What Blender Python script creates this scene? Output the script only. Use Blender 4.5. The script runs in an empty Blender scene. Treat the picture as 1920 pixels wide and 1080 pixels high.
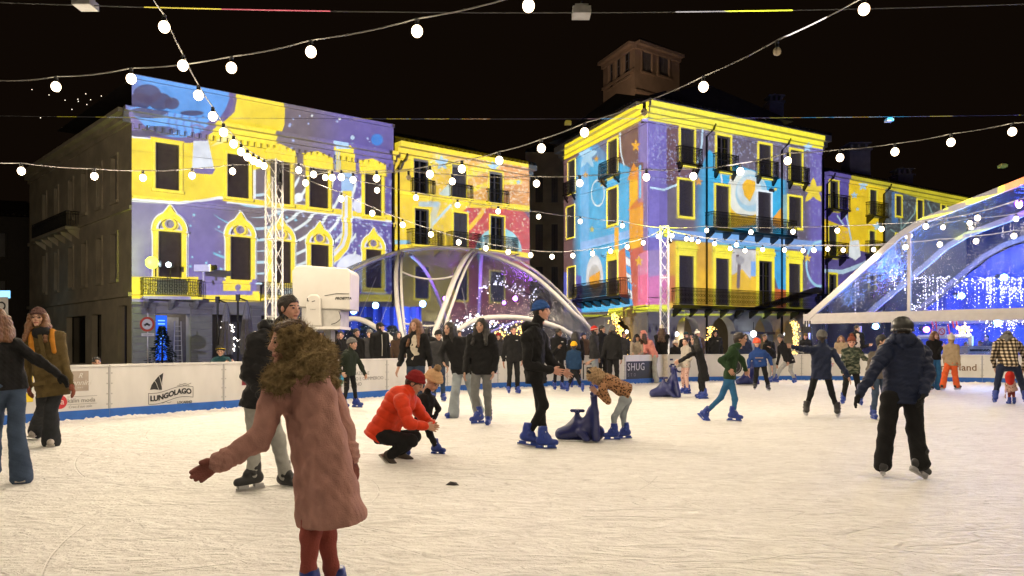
import bpy, bmesh, math, random
import numpy as np
from mathutils import Vector, Matrix, Euler
SC = bpy.context.scene
COL = SC.collection
R = math.radians
# ------------------------------------------------------------------ camera
FP, CX, HY, CZ = 1450.0, 960.0, 645.0, 1.3      # focal length in photo pixels, centre column, horizon row, eye height
_cd = bpy.data.cameras.new('camera'); CAM = bpy.data.objects.new('camera', _cd); COL.objects.link(CAM)
CAM.location = (0, 0, CZ); CAM.rotation_euler = (R(90), 0, 0)
_cd.sensor_width = 36; _cd.lens = FP / 1920 * 36; _cd.shift_y = (HY - 540) / 1920
_cd.clip_start = .05; _cd.clip_end = 2000
SC.camera = CAM
# ------------------------------------------------------------------ night sky (town glow), exposure
WD = bpy.data.worlds.new('World'); SC.world = WD; WD.use_nodes = True
_n = WD.node_tree.nodes; _bg = _n['Background']
_sky = _n.new('ShaderNodeTexSky'); _sky.sky_type = 'NISHITA'; _sky.sun_disc = False
_sky.sun_elevation = R(-6); _sky.sun_rotation = R(200)
_mx = _n.new('ShaderNodeMixRGB'); _mx.blend_type = 'ADD'; _mx.inputs[0].default_value = 1
_mx.inputs[2].default_value = (.062, .035, .019, 1)
WD.node_tree.links.new(_sky.outputs[0], _mx.inputs[1]); WD.node_tree.links.new(_mx.outputs[0], _bg.inputs[0])
_bg.inputs[1].default_value = .07
SC.view_settings.view_transform = 'Standard'; SC.view_settings.look = 'None'
SC.view_settings.exposure = 0; SC.view_settings.gamma = 1
SC.cycles.use_denoising = True
try: SC.cycles.denoiser = 'OPENIMAGEDENOISE'
except Exception: pass
SC.cycles.max_bounces = 6; SC.cycles.diffuse_bounces = 2; SC.cycles.glossy_bounces = 2
SC.cycles.transmission_bounces = 2; SC.cycles.transparent_max_bounces = 12
SC.cycles.sample_clamp_indirect = 3; SC.cycles.sample_clamp_direct = 30
SC.cycles.caustics_reflective = False; SC.cycles.caustics_refractive = False
BULB_W = 90.0          # watts of each festoon lamp's light
PROJ = 1.0             # brightness of the light show
# ------------------------------------------------------------------ pixel <-> world helpers
def W(px, py, Y): return Vector(((px - CX) / FP * Y, Y, CZ + (HY - py) / FP * Y))
def GY(py): return CZ * FP / (py - HY)
def G(px, py):
    Y = GY(py); return Vector(((px - CX) / FP * Y, Y, 0))
# ------------------------------------------------------------------ object helpers
ORG = {}
def tag(o, label=None, cat=None, group=None, kind=None):
    if label: o['label'] = label
    if cat: o['category'] = cat
    if group: o['group'] = group
    if kind: o['kind'] = kind
    return o
def thing(name, label, cat, loc=(0, 0, 0), group=None):
    o = bpy.data.objects.new(name, None); COL.objects.link(o); o.location = loc
    o.empty_display_size = .2
    ORG[o] = Vector(loc); return tag(o, label, cat, group)
def link(name, me, parent=None, loc=None):
    o = bpy.data.objects.new(name, me); COL.objects.link(o)
    if parent is not None: o.parent = parent; ORG[o] = ORG[parent]
    else:
        o.location = loc or (0, 0, 0); ORG[o] = Vector(loc or (0, 0, 0))
    return o
class MB:
    def __init__(s): s.v = []; s.f = []; s.m = []
    def add(s, vs, fs, m=0):
        b = len(s.v); s.v += [tuple(p) for p in vs]
        for f in fs: s.f.append(tuple(i + b for i in f)); s.m.append(m)
    def quad(s, a, b, c, d, m=0): s.add((a, b, c, d), ((0, 1, 2, 3),), m)
    def hexa(s, p, m=0): s.add(p, ((0, 3, 2, 1), (4, 5, 6, 7), (0, 1, 5, 4), (1, 2, 6, 5), (2, 3, 7, 6), (3, 0, 4, 7)), m)
    def box(s, c, d, m=0, X=None, Y=None, Z=None):
        c = Vector(c); X = X or Vector((1, 0, 0)); Y = Y or Vector((0, 1, 0)); Z = Z or Vector((0, 0, 1))
        x, y, z = X * d[0] / 2, Y * d[1] / 2, Z * d[2] / 2
        s.hexa((c - x - y - z, c + x - y - z, c + x + y - z, c - x + y - z, c - x - y + z, c + x - y + z, c + x + y + z, c - x + y + z), m)
    def bbox(s, lo, hi, m=0):
        lo = Vector(lo); hi = Vector(hi); s.box((lo + hi) / 2, hi - lo, m)
    def prism(s, pts, vec, m=0):
        n = len(pts); vec = Vector(vec); a = [Vector(p) for p in pts]; b = [p + vec for p in a]
        s.add(a + b, [tuple(range(n))[::-1], tuple(range(n, 2 * n))] + [(i, (i + 1) % n, n + (i + 1) % n, n + i) for i in range(n)], m)
    def tube(s, pts, r, n=6, m=0, caps=True, closed=False):
        pts = [Vector(p) for p in pts]; N = len(pts); ring = []
        up = Vector((0, 0, 1))
        for i, p in enumerate(pts):
            if closed: t = pts[(i + 1) % N] - pts[i - 1]
            else: t = pts[min(i + 1, N - 1)] - pts[max(i - 1, 0)]
            if t.length < 1e-9: t = Vector((0, 0, 1))
            t.normalize(); u = up if abs(t.z) < .95 else Vector((1, 0, 0))
            a = t.cross(u).normalized(); b = a.cross(t)
            rr = r[i] if isinstance(r, (list, tuple)) else r
            ring.append([p + (a * math.cos(2 * math.pi * k / n) + b * math.sin(2 * math.pi * k / n)) * rr for k in range(n)])
        vs = [q for g in ring for q in g]; fs = []
        for i in range(N if closed else N - 1):
            j = (i + 1) % N
            for k in range(n): fs.append((i * n + k, i * n + (k + 1) % n, j * n + (k + 1) % n, j * n + k))
        if caps and not closed: fs += [tuple(range(n)), tuple(range((N - 1) * n, N * n))[::-1]]
        s.add(vs, fs, m)
    def sphere(s, c, r, nu=10, nv=7, m=0, sq=(1, 1, 1)):
        c = Vector(c); vs = [c + Vector((0, 0, r * sq[2]))]; fs = []
        for j in range(1, nv):
            for i in range(nu):
                th = math.pi * j / nv; ph = 2 * math.pi * i / nu
                vs.append(c + Vector((r * sq[0] * math.sin(th) * math.cos(ph), r * sq[1] * math.sin(th) * math.sin(ph), r * sq[2] * math.cos(th))))
        vs.append(c - Vector((0, 0, r * sq[2])))
        for i in range(nu): fs.append((0, 1 + i, 1 + (i + 1) % nu))
        for j in range(nv - 2):
            for i in range(nu):
                a = 1 + j * nu + i; b = 1 + j * nu + (i + 1) % nu; fs.append((a, a + nu, b + nu, b))
        L = len(vs) - 1; o = 1 + (nv - 2) * nu
        for i in range(nu): fs.append((L, o + (i + 1) % nu, o + i))
        s.add(vs, fs, m)
    def lathe(s, c, prof, n=16, m=0):
        c = Vector(c); vs = []; fs = []
        for (r, z) in prof:
            for k in range(n): vs.append(c + Vector((r * math.cos(2 * math.pi * k / n), r * math.sin(2 * math.pi * k / n), z)))
        for i in range(len(prof) - 1):
            for k in range(n): fs.append((i * n + k, i * n + (k + 1) % n, (i + 1) * n + (k + 1) % n, (i + 1) * n + k))
        fs += [tuple(range(n))[::-1], tuple(range((len(prof) - 1) * n, len(prof) * n))]
        s.add(vs, fs, m)
    def mesh(s, name, mats, org, smooth=False):
        me = bpy.data.meshes.new(name); o = org
        me.from_pydata([(p[0] - o[0], p[1] - o[1], p[2] - o[2]) for p in s.v], [], s.f)
        for m in (mats if isinstance(mats, (list, tuple)) else [mats]): me.materials.append(m)
        if len(me.materials) > 1: me.polygons.foreach_set('material_index', s.m)
        if smooth: me.polygons.foreach_set('use_smooth', [True] * len(me.polygons))
        me.update(); return me
    def build(s, name, mats, parent=None, loc=None, smooth=False):
        org = ORG[parent] if parent is not None else Vector(loc or (0, 0, 0))
        return link(name, s.mesh(name, mats, org, smooth), parent, loc)
# ------------------------------------------------------------------ materials
MATS = {}
def mat(key, col, rough=.7, var=.12, scale=6, bump=.0, bscale=60, metal=0, stretch=(1, 1, 1), spec=.5, sheen=0):
    if key in MATS: return MATS[key]
    m = bpy.data.materials.new(key); m.use_nodes = True; nt = m.node_tree; n = nt.nodes; b = n['Principled BSDF']
    b.inputs['Roughness'].default_value = rough; b.inputs['Metallic'].default_value = metal
    b.inputs['Specular IOR Level'].default_value = spec
    if sheen: b.inputs['Sheen Weight'].default_value = sheen
    tc = n.new('ShaderNodeTexCoord'); mp = n.new('ShaderNodeMapping'); mp.inputs['Scale'].default_value = stretch
    nt.links.new(tc.outputs['Object'], mp.inputs[0])
    t = n.new('ShaderNodeTexNoise'); t.inputs['Scale'].default_value = scale; t.inputs['Detail'].default_value = 5
    nt.links.new(mp.outputs[0], t.inputs['Vector'])
    r = n.new('ShaderNodeValToRGB'); c = np.array(col)
    r.color_ramp.elements[0].position = .3; r.color_ramp.elements[1].position = .7
    r.color_ramp.elements[0].color = (*np.clip(c * (1 - var), 0, 1), 1); r.color_ramp.elements[1].color = (*np.clip(c * (1 + var), 0, 1), 1)
    nt.links.new(t.outputs['Fac'], r.inputs[0]); nt.links.new(r.outputs[0], b.inputs['Base Color'])
    if bump:
        t2 = n.new('ShaderNodeTexNoise'); t2.inputs['Scale'].default_value = bscale; t2.inputs['Detail'].default_value = 4
        nt.links.new(mp.outputs[0], t2.inputs['Vector'])
        bp = n.new('ShaderNodeBump'); bp.inputs['Strength'].default_value = bump; bp.inputs['Distance'].default_value = .02
        nt.links.new(t2.outputs['Fac'], bp.inputs['Height']); nt.links.new(bp.outputs[0], b.inputs['Normal'])
    MATS[key] = m; return m
def emit(key, col, st):
    if key in MATS: return MATS[key]
    m = bpy.data.materials.new(key); m.use_nodes = True; nt = m.node_tree; n = nt.nodes
    b = n['Principled BSDF']; b.inputs['Base Color'].default_value = (*col, 1)
    b.inputs['Emission Color'].default_value = (*col, 1); b.inputs['Emission Strength'].default_value = st
    m.cycles.emission_sampling = 'NONE'
    MATS[key] = m; return m
def lamp(name, typ, loc, col, watts, parent=None, rad=.06, aim=None, angle=60, blend=.3):
    l = bpy.data.lights.new(name, typ); l.color = col; l.energy = watts; l.shadow_soft_size = rad
    o = bpy.data.objects.new(name, l); COL.objects.link(o)
    loc = Vector(loc)
    if typ == 'SPOT':
        l.spot_size = R(angle); l.spot_blend = blend
        o.rotation_euler = (Vector(aim) - loc).to_track_quat('-Z', 'Y').to_euler()
    if parent is not None: o.parent = parent; o.location = loc - ORG[parent]
    else: o.location = loc
    return o
def text_mesh(body, size, ext=.004, align='CENTER', bold=0.0, shear=0.0, spacing=1.0):
    c = bpy.data.curves.new('lettering', 'FONT'); c.body = body; c.size = size; c.extrude = ext
    c.align_x = align; c.align_y = 'CENTER'; c.offset = bold; c.shear = shear; c.space_character = spacing; c.resolution_u = 3
    o = bpy.data.objects.new('lettering', c); COL.objects.link(o)
    dg = bpy.context.evaluated_depsgraph_get(); dg.update()
    me = bpy.data.meshes.new_from_object(o.evaluated_get(dg))
    vs = np.empty(len(me.vertices) * 3); me.vertices.foreach_get('co', vs); fs = [tuple(p.vertices) for p in me.polygons]
    bpy.data.objects.remove(o); bpy.data.curves.remove(c); bpy.data.meshes.remove(me)
    return vs.reshape(-1, 3), fs
STONE = mat('facade_plaster', (.50, .48, .44), .85, .10, 1.5, .25, 25)
STONE_D = mat('old_plaster', (.62, .54, .40), .9, .18, .8, .3, 20)
TRIM = mat('stone_trim', (.56, .54, .50), .8, .08, 4, .2, 40)
ROOF = mat('roof_tiles', (.035, .028, .024), .8, .3, 3, .5, 12)
GLASS = mat('dark_glass', (.012, .013, .016), .12, .3, 2)
SHUT = mat('shutter_wood', (.20, .185, .19), .6, .15, 8)
IRON = mat('wrought_iron', (.015, .014, .014), .5, .2, 10)
WHITE_P = mat('white_paint', (.74, .72, .69), .45, .04, 5)
ALU = mat('truss_aluminium', (.72, .71, .70), .35, .06, 20, metal=.35)
BLACK_P = mat('black_plastic', (.02, .02, .021), .4, .2, 10)
# ================================================================== the ground
def ice_material():
    m = bpy.data.materials.new('scraped_ice'); m.use_nodes = True; nt = m.node_tree; n = nt.nodes; L = nt.links.new
    b = n['Principled BSDF']; b.inputs['Roughness'].default_value = .55; b.inputs['Specular IOR Level'].default_value = .35
    tc = n.new('ShaderNodeTexCoord')
    def noise(scale, rot, st, det=4, dist=0.0):
        mp = n.new('ShaderNodeMapping'); mp.inputs['Rotation'].default_value = (0, 0, R(rot)); mp.inputs['Scale'].default_value = (st, 1, 1)
        L(tc.outputs['Object'], mp.inputs[0])
        t = n.new('ShaderNodeTexNoise'); t.inputs['Scale'].default_value = scale; t.inputs['Detail'].default_value = det; t.inputs['Distortion'].default_value = dist
        L(mp.outputs[0], t.inputs['Vector']); return t.outputs['Fac']
    def mth(op, a, c=None, d=None):
        k = n.new('ShaderNodeMath'); k.operation = op
        for i, v in enumerate((a, c, d)):
            if v is None: continue
            if isinstance(v, (int, float)): k.inputs[i].default_value = v
            else: L(v, k.inputs[i])
        return k.outputs[0]
    def line(f, w):      # thin blade grooves: where a stretched noise crosses its middle value
        a = mth('ABSOLUTE', mth('SUBTRACT', f, .5)); return mth('SUBTRACT', 1, mth('MINIMUM', mth('DIVIDE', a, w), 1))
    n1 = noise(1.7, 14, .7, 7, 1.2); n2 = noise(5.5, -24, .5, 7, 1.8); n3 = noise(17, 22, .55, 7, 1.6); n4 = noise(80, -30, .8, 4, .6)
    g1 = line(noise(.8, 30, .3, 2, .6), .010); g2 = line(noise(1.1, -35, .35, 2, .9), .009); g3 = line(noise(1.5, 80, .3, 2, .5), .010)
    gr = mth('MINIMUM', mth('ADD', mth('ADD', g1, g2), g3), 1)
    arcs = None; ra = random.Random(11)          # long curved cuts left by skate blades
    sp = n.new('ShaderNodeVectorMath'); sp.operation = 'MULTIPLY'; L(tc.outputs['Object'], sp.inputs[0]); sp.inputs[1].default_value = (1, 1, 0)
    for k in range(18):
        x, y, rd = ra.uniform(-7, 9), ra.uniform(3, 14), ra.uniform(1.5, 7); a = ra.uniform(0, 6.28)
        dv = n.new('ShaderNodeVectorMath'); dv.operation = 'DISTANCE'; L(sp.outputs[0], dv.inputs[0]); dv.inputs[1].default_value = (x + rd * math.cos(a), y + rd * math.sin(a), 0)
        q = mth('SUBTRACT', 1, mth('MINIMUM', mth('DIVIDE', mth('ABSOLUTE', mth('SUBTRACT', dv.outputs['Value'], rd)), .009), 1)); arcs = q if arcs is None else mth('MAXIMUM', arcs, q)
    arcs = mth('MULTIPLY', arcs, mth('GREATER_THAN', noise(.55, 20, 1, 2), .53))
    # grooves come and go
    gr = mth('MULTIPLY', gr, mth('MULTIPLY', mth('GREATER_THAN', noise(.9, 0, 1, 3), .5), .8)); gr = mth('MAXIMUM', gr, mth('MULTIPLY', arcs, .38))
    h = mth('ADD', mth('ADD', mth('MULTIPLY', n1, 1.1), mth('MULTIPLY', n2, 1.0)), mth('ADD', mth('MULTIPLY', n3, .46), mth('MULTIPLY', n4, .12)))
    h = mth('SUBTRACT', h, mth('MULTIPLY', gr, .35))
    bp = n.new('ShaderNodeBump'); bp.inputs['Strength'].default_value = .9; bp.inputs['Distance'].default_value = .075
    L(h, bp.inputs['Height']); L(bp.outputs[0], b.inputs['Normal'])
    r = n.new('ShaderNodeValToRGB'); r.color_ramp.elements[0].position = .28; r.color_ramp.elements[0].color = (.66, .635, .60, 1)
    r.color_ramp.elements[1].position = .62; r.color_ramp.elements[1].color = (.88, .865, .835, 1)
    mix = mth('ADD', mth('MULTIPLY', n2, .55), mth('MULTIPLY', n3, .45)); mix = mth('SUBTRACT', mix, mth('MULTIPLY', gr, .10))
    L(mix, r.inputs[0]); L(r.outputs[0], b.inputs['Base Color'])
    return m
MI = MB(); nx, ny = 150, 130
_rng = random.Random(3)
xs = np.linspace(-14, 22, nx); ys = np.linspace(-8, 29, ny)
for y in ys:
    for x in xs: MI.v.append((x, y, .012 * math.sin(x * 1.1 + math.sin(y * .9)) * math.sin(y * .8 + .5 * x) * .5 + _rng.uniform(-.003, .003)))
for j in range(ny - 1):
    for i in range(nx - 1): a = j * nx + i; MI.f.append((a, a + 1, a + nx + 1, a + nx)); MI.m.append(0)
tag(MI.build('ice', ice_material(), smooth=True), kind='structure')
g = MB(); g.quad((-300, -100, -.06), (300, -100, -.06), (300, 500, -.06), (-300, 500, -.06))
tag(g.build('square_paving', mat('paving_stone', (.10, .095, .09), .7, .25, 3, .3, 20)), kind='structure')
# ================================================================== facades
class Fac:
    def __init__(s, px0, Y0, px1, Y1):
        s.P = Vector(((px0 - CX) / FP * Y0, Y0, 0)); q = Vector(((px1 - CX) / FP * Y1, Y1, 0))
        s.U = q - s.P; s.w = s.U.length; s.U.normalize(); s.N = s.U.cross(Vector((0, 0, 1)))
    def u(s, px):
        t = (px - CX) / FP; return (t * s.P.y - s.P.x) / (s.U.x - t * s.U.y)
    def z(s, py, u): return CZ + (HY - py) / FP * (s.P.y + s.U.y * u)
    def pt(s, u, z, o=0.0): return s.P + s.U * u + s.N * o + Vector((0, 0, z))
    def rect(s, x0, x1, y0, y1):
        a, b = s.u(x0), s.u(x1); m = (a + b) / 2; return (a, b, s.z(y1, m), s.z(y0, m))
    def box(s, mb, u0, u1, z0, z1, o0, o1, m=0):
        p = s.pt; mb.hexa((p(u0, z0, o0), p(u1, z0, o0), p(u1, z0, o1), p(u0, z0, o1), p(u0, z1, o0), p(u1, z1, o0), p(u1, z1, o1), p(u0, z1, o1)), m)
    def wall(s, mb, z0, z1, holes, depth=.3, u0=0, u1=None, m=0, o=0):
        u1 = s.w if u1 is None else u1
        us = sorted({u0, u1, *[h[0] for h in holes], *[h[1] for h in holes]}); zs = sorted({z0, z1, *[h[2] for h in holes], *[h[3] for h in holes]})
        us = [u for u in us if u0 <= u <= u1]; zs = [z for z in zs if z0 <= z <= z1]
        for a, b in zip(us, us[1:]):
            for c, d in zip(zs, zs[1:]):
                mu, mz = (a + b) / 2, (c + d) / 2
                if any(h[0] < mu < h[1] and h[2] < mz < h[3] for h in holes): continue
                mb.quad(s.pt(a, c, o), s.pt(b, c, o), s.pt(b, d, o), s.pt(a, d, o), m)
        for h in holes:
            a, b, c, d = h[:4]; p = s.pt; i = o - depth
            mb.quad(p(a, c, o), p(a, c, i), p(b, c, i), p(b, c, o), m); mb.quad(p(a, d, i), p(a, d, o), p(b, d, o), p(b, d, i), m)
            mb.quad(p(a, c, i), p(a, c, o), p(a, d, o), p(a, d, i), m); mb.quad(p(b, c, o), p(b, c, i), p(b, d, i), p(b, d, o), m)
BLIND = mat('blind_brown', (.17, .14, .12), .7, .12, 3)
def window(f, par, r, style='plain', shut=False, tw=.2, mt=TRIM):
    a, b, c, d = r; mb = MB(); w = b - a
    f.box(mb, a - tw, a - .005, c, d, .01, .09); f.box(mb, b + .005, b + tw, c, d, .01, .09)
    f.box(mb, a - tw - .06, b + tw + .06, c - .18, c - .003, .01, .16)
    if style == 'plain': f.box(mb, a - tw, b + tw, d + .003, d + tw, .01, .10)
    elif style == 'hood':
        f.box(mb, a - tw, b + tw, d + .003, d + .5, .01, .10); f.box(mb, a - tw - .2, b + tw + .2, d + .503, d + .72, .01, .32)
        f.box(mb, a - tw - .1, b + tw + .1, d + .38, d + .497, .103, .2)
    elif style == 'crown':
        f.box(mb, a - tw - .1, b + tw + .1, d + .003, d + .45, .01, .12)
        m_ = (a + b) / 2; p = [(a - tw - .25, d + .453), (b + tw + .25, d + .453), (b + tw + .1, d + .75), (m_ + .35, d + .8), (m_, d + 1.05), (m_ - .35, d + .8), (a - tw - .1, d + .75)]
        mb.prism([f.pt(x, y, .01) for x, y in p], f.N * .17)
    elif style == 'ogee':
        m_ = (a + b) / 2; ro = w / 2 + tw + .05
        out = [(m_ + ro * math.cos(t), d + .12 + ro * 1.05 * math.sin(t)) for t in np.linspace(0, R(60), 6)]
        out += [(m_ + .2, d + ro * 1.22), (m_, d + ro * 1.55), (m_ - .2, d + ro * 1.22)]
        out += [(m_ + ro * math.cos(t), d + .12 + ro * 1.05 * math.sin(t)) for t in np.linspace(R(120), R(180), 6)]
        inn = [(m_ + (ro - tw) * math.cos(t), d + .12 + (ro - tw) * 1.0 * math.sin(t)) for t in np.linspace(0, math.pi, 15)]
        k = len(out)
        for i in range(k - 1):
            q = [out[i], out[i + 1], inn[min(i + 1, 14)], inn[i]]; mb.prism([f.pt(x, y, .01) for x, y in q], f.N * .14)
        ri = (ro - tw) * .5; zc = d + .14 + ri
        ring = [(m_ + ri * math.cos(t), zc + ri * math.sin(t)) for t in np.linspace(0, 2 * math.pi, 17)]
        for i in range(16):
            q0, q1 = ring[i], ring[i + 1]; s_ = lambda q: (m_ + (q[0] - m_) * .62, zc + (q[1] - zc) * .62)
            mb.prism([f.pt(*q0, .01), f.pt(*q1, .01), f.pt(*s_(q1), .01), f.pt(*s_(q0), .01)], f.N * .10)
        f.box(mb, a - tw - .12, b + tw + .12, d + .003, d + .13, .01, .2)
    o = mb.build('window', mt, par)
    pn = MB(); f.box(pn, a, b, c, d, -.30, -.27); pn.build('pane', GLASS, o)
    fr = MB()
    if shut is None:
        f.box(fr, a + .01, b - .01, c + .01, d - .01, -.2, -.17)
        for q in range(int((d - c) / .1)): f.box(fr, a + .02, b - .02, c + .03 + q * .1, c + .11 + q * .1, -.168, -.155)
        fr.build('roller_blind', BLIND, o)
    elif shut:
        for k in range(2):
            u0 = a + w / 2 * k; st = max(4, int((d - c) / .11))
            f.box(fr, u0 + .01, u0 + w / 2 - .01, c + .01, d - .01, -.14, -.12)
            for q in range(st):
                z0 = c + .06 + (d - c - .12) * q / st
                f.box(fr, u0 + .08, u0 + w / 2 - .08, z0, z0 + (d - c) / st * .5, -.118, -.095)
        fr.build('shutter', SHUT, o)
    else:
        f.box(fr, a, a + .07, c, d, -.26, -.20); f.box(fr, b - .07, b, c, d, -.26, -.20); f.box(fr, a + .07, b - .07, d - .07, d, -.26, -.20); f.box(fr, a + .07, b - .07, c, c + .09, -.26, -.20)
        f.box(fr, a + w / 2 - .05, a + w / 2 + .05, c + .09, d - .07, -.26, -.19)
        for q in (.35, .68): f.box(fr, a + .07, b - .07, c + (d - c) * q, c + (d - c) * q + .04, -.255, -.21)
        fr.build('window_frame', SHUT, o)
    return o
def railing(f, par, u0, u1, z0, h=1.0, out=.9, slab=.16, smat=TRIM, deco=True):
    sb = MB(); f.box(sb, u0, u1, z0 - slab, z0, .012, out); nb = max(2, int((u1 - u0) / 1.6) + 1)
    for i in range(nb):
        u = u0 + .15 + (u1 - u0 - .5) * i / (nb - 1)
        sb.prism([f.pt(u, z0 - slab - .003, .012), f.pt(u, z0 - slab - .003, out * .8), f.pt(u, z0 - slab - .18, out * .7), f.pt(u, z0 - slab - .6, .012)], f.U * .2)
    o = sb.build('balcony', smat, par)
    rb = MB(); o_ = out - .06
    for zz, t in ((z0 + .06, .03), (z0 + h, .05), (z0 + h * .82, .025)):
        f.box(rb, u0, u1, zz, zz + t, o_ - .02, o_ + .02); f.box(rb, u0, u0 + .04, zz, zz + t, .02, o_ - .023); f.box(rb, u1 - .04, u1, zz, zz + t, .02, o_ - .023)
    n = int((u1 - u0) / .13)
    for i in range(n + 1):
        u = u0 + (u1 - u0 - .025) * i / n; f.box(rb, u, u + .022, z0 + .09, z0 + h - .003, o_ - .012, o_ + .012)
    for k in range(int(out / .15)):
        for u in (u0 + .01, u1 - .03): f.box(rb, u, u + .02, z0 + .09, z0 + h - .003, .1 + k * .15, .12 + k * .15)
    if deco:
        m = int((u1 - u0) / .26)
        for i in range(m):
            uc = u0 + .13 + (u1 - u0 - .26) * i / max(1, m - 1)
            for zc, rr in ((z0 + h * .3, .1), (z0 + h * .6, .1)):
                rb.tube([f.pt(uc + rr * math.cos(t), zc + rr * math.sin(t), o_ + .02) for t in np.linspace(0, 2 * math.pi, 9)[:-1]], .014, 4, closed=True)
    rb.build('railing', IRON, o); return o
def pipe(f, par, u, z0, z1):
    mb = MB(); mb.tube([f.pt(u + .5, z1 + .5, .55), f.pt(u + .35, z1 + .1, .5), f.pt(u, z1 - .4, .13), f.pt(u, z0, .13)], .075, 8); mb.build('downpipe', IRON, par, smooth=True)
def cornice(f, mb, z, bands, u0=0, u1=None, e=0):
    u1 = f.w if u1 is None else u1
    for z0, z1, o in bands: f.box(mb, u0 - e, u1 + e * 0, z + z0, z + z1, .006, o)
def side_wall(f, par, name, u, z1, back=12, flip=False, z0=0, m=STONE_D):
    mb = MB(); a = f.pt(u, z0); d = -f.N * back
    mb.quad(a, a + d, a + d + Vector((0, 0, z1 - z0)), a + Vector((0, 0, z1 - z0))); return mb.build(name, m, par)
# ---- the light show: every facade has its own projector whose picture is drawn here in that facade's metres
def L_(c): # sRGB 0-255 -> linear
    c = np.array(c, float) / 255; return np.where(c <= .04045, c / 12.92, ((c + .055) / 1.055) ** 2.4)
class Pic:
    def __init__(s, f, z0, z1, res=40):
        s.f = f; s.z0, s.z1 = z0, z1; s.nx, s.ny = int(f.w * res), int((z1 - z0) * res)
        u = (np.arange(s.nx) + .5) / s.nx * f.w; z = z0 + (np.arange(s.ny) + .5) / s.ny * (z1 - z0)
        s.u, s.z = np.meshgrid(u, z); Y = f.P.y + f.U.y * s.u
        s.X = CX + FP * (f.P.x + f.U.x * s.u) / Y; s.Y = HY - (s.z - CZ) * FP / Y
        s.im = np.zeros((s.ny, s.nx, 3)); s.rng = np.random.RandomState(5)
    def fill(s, m, c, a=1.0):
        m = np.clip(m, 0, 1)[..., None] * a; s.im[:] = s.im * (1 - m) + L_(c) * m
    def hard(s, d, soft=.8): return np.clip(.5 - d / soft, 0, 1)
    def circ(s, cx, cy, r, asp=1.0): return s.hard(np.hypot((s.X - cx), (s.Y - cy) / asp) - r)
    def ring(s, cx, cy, r, w): return s.hard(abs(np.hypot(s.X - cx, s.Y - cy) - r) - w / 2)
    def box(s, x0, x1, y0, y1): return s.hard(np.maximum(np.maximum(x0 - s.X, s.X - x1), np.maximum(y0 - s.Y, s.Y - y1)))
    def line(s, pts, w):
        m = np.zeros_like(s.X)
        for (a, b), (c, d) in zip(pts, pts[1:]):
            dx, dy = c - a, d - b; t = np.clip(((s.X - a) * dx + (s.Y - b) * dy) / (dx * dx + dy * dy + 1e-9), 0, 1)
            m = np.maximum(m, s.hard(np.hypot(s.X - a - t * dx, s.Y - b - t * dy) - w / 2))
        return m
    def star(s, cx, cy, r, rot=0, asp=1.0):
        x, y = (s.X - cx), (s.Y - cy) / asp; th = np.arctan2(x, -y) + R(rot); q = np.abs(((th / (2 * math.pi) * 5) % 1) - .5) * 2
        return s.hard(np.hypot(x, y) - r * (.42 + .58 * q ** 1.4))
    def poly(s, pts):
        ins = np.zeros(s.X.shape, bool); n = len(pts)
        for i in range(n):
            (x0, y0), (x1, y1) = pts[i], pts[(i + 1) % n]
            c = ((y0 > s.Y) != (y1 > s.Y)) & (s.X < (x1 - x0) * (s.Y - y0) / (y1 - y0 + 1e-9) + x0); ins ^= c
        return ins.astype(float)
    def below(s, pts): # 1 where below (greater py than) the polyline
        xs, ys = zip(*pts); return s.hard(np.interp(s.X, xs, ys) - s.Y)
    def speck(s, m, c, dens, r0=.03, r1=.07, a=1.0):
        n = int(dens * s.f.w * (s.z1 - s.z0)); out = np.zeros_like(s.X)
        for _ in range(n):
            i = s.rng.randint(s.ny); j = s.rng.randint(s.nx)
            if s.rng.rand() > m[i, j]: continue
            r = s.rng.uniform(r0, r1) ; k = int(r * 40 + 1); sl = np.s_[max(0, i - k):i + k + 1, max(0, j - k):j + k + 1]
            d = np.hypot(s.u[sl] - s.u[i, j], s.z[sl] - s.z[i, j]); out[sl] = np.maximum(out[sl], np.clip(1.4 - d / r, 0, 1))
        s.fill(out, c, a)
    def frame(s, r, w, c, a=1.0, top=None, inner=(0, 0, 0)):
        t = w if top is None else top; k = 25
        m = s.hard(np.maximum(np.maximum(r[0] - w - s.u, s.u - r[1] - w), np.maximum(r[2] - w - s.z, s.z - r[3] - t)) * k)
        s.fill(m, c, a)
        s.fill(s.hard(np.maximum(np.maximum(r[0] - s.u, s.u - r[1]), np.maximum(r[2] - s.z, s.z - r[3])) * k), inner)
    def mottle(s, amt=.1):
        for k, a in ((1.3, 1), (4.1, .6), (11, .4)):
            p = s.rng.rand(4) * 6
            s.im *= (1 + amt * a * np.sin(s.u * k + p[0] + 1.3 * np.sin(s.z * k * .8 + p[1])) * np.sin(s.z * k * 1.1 + p[2]))[..., None]
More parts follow.
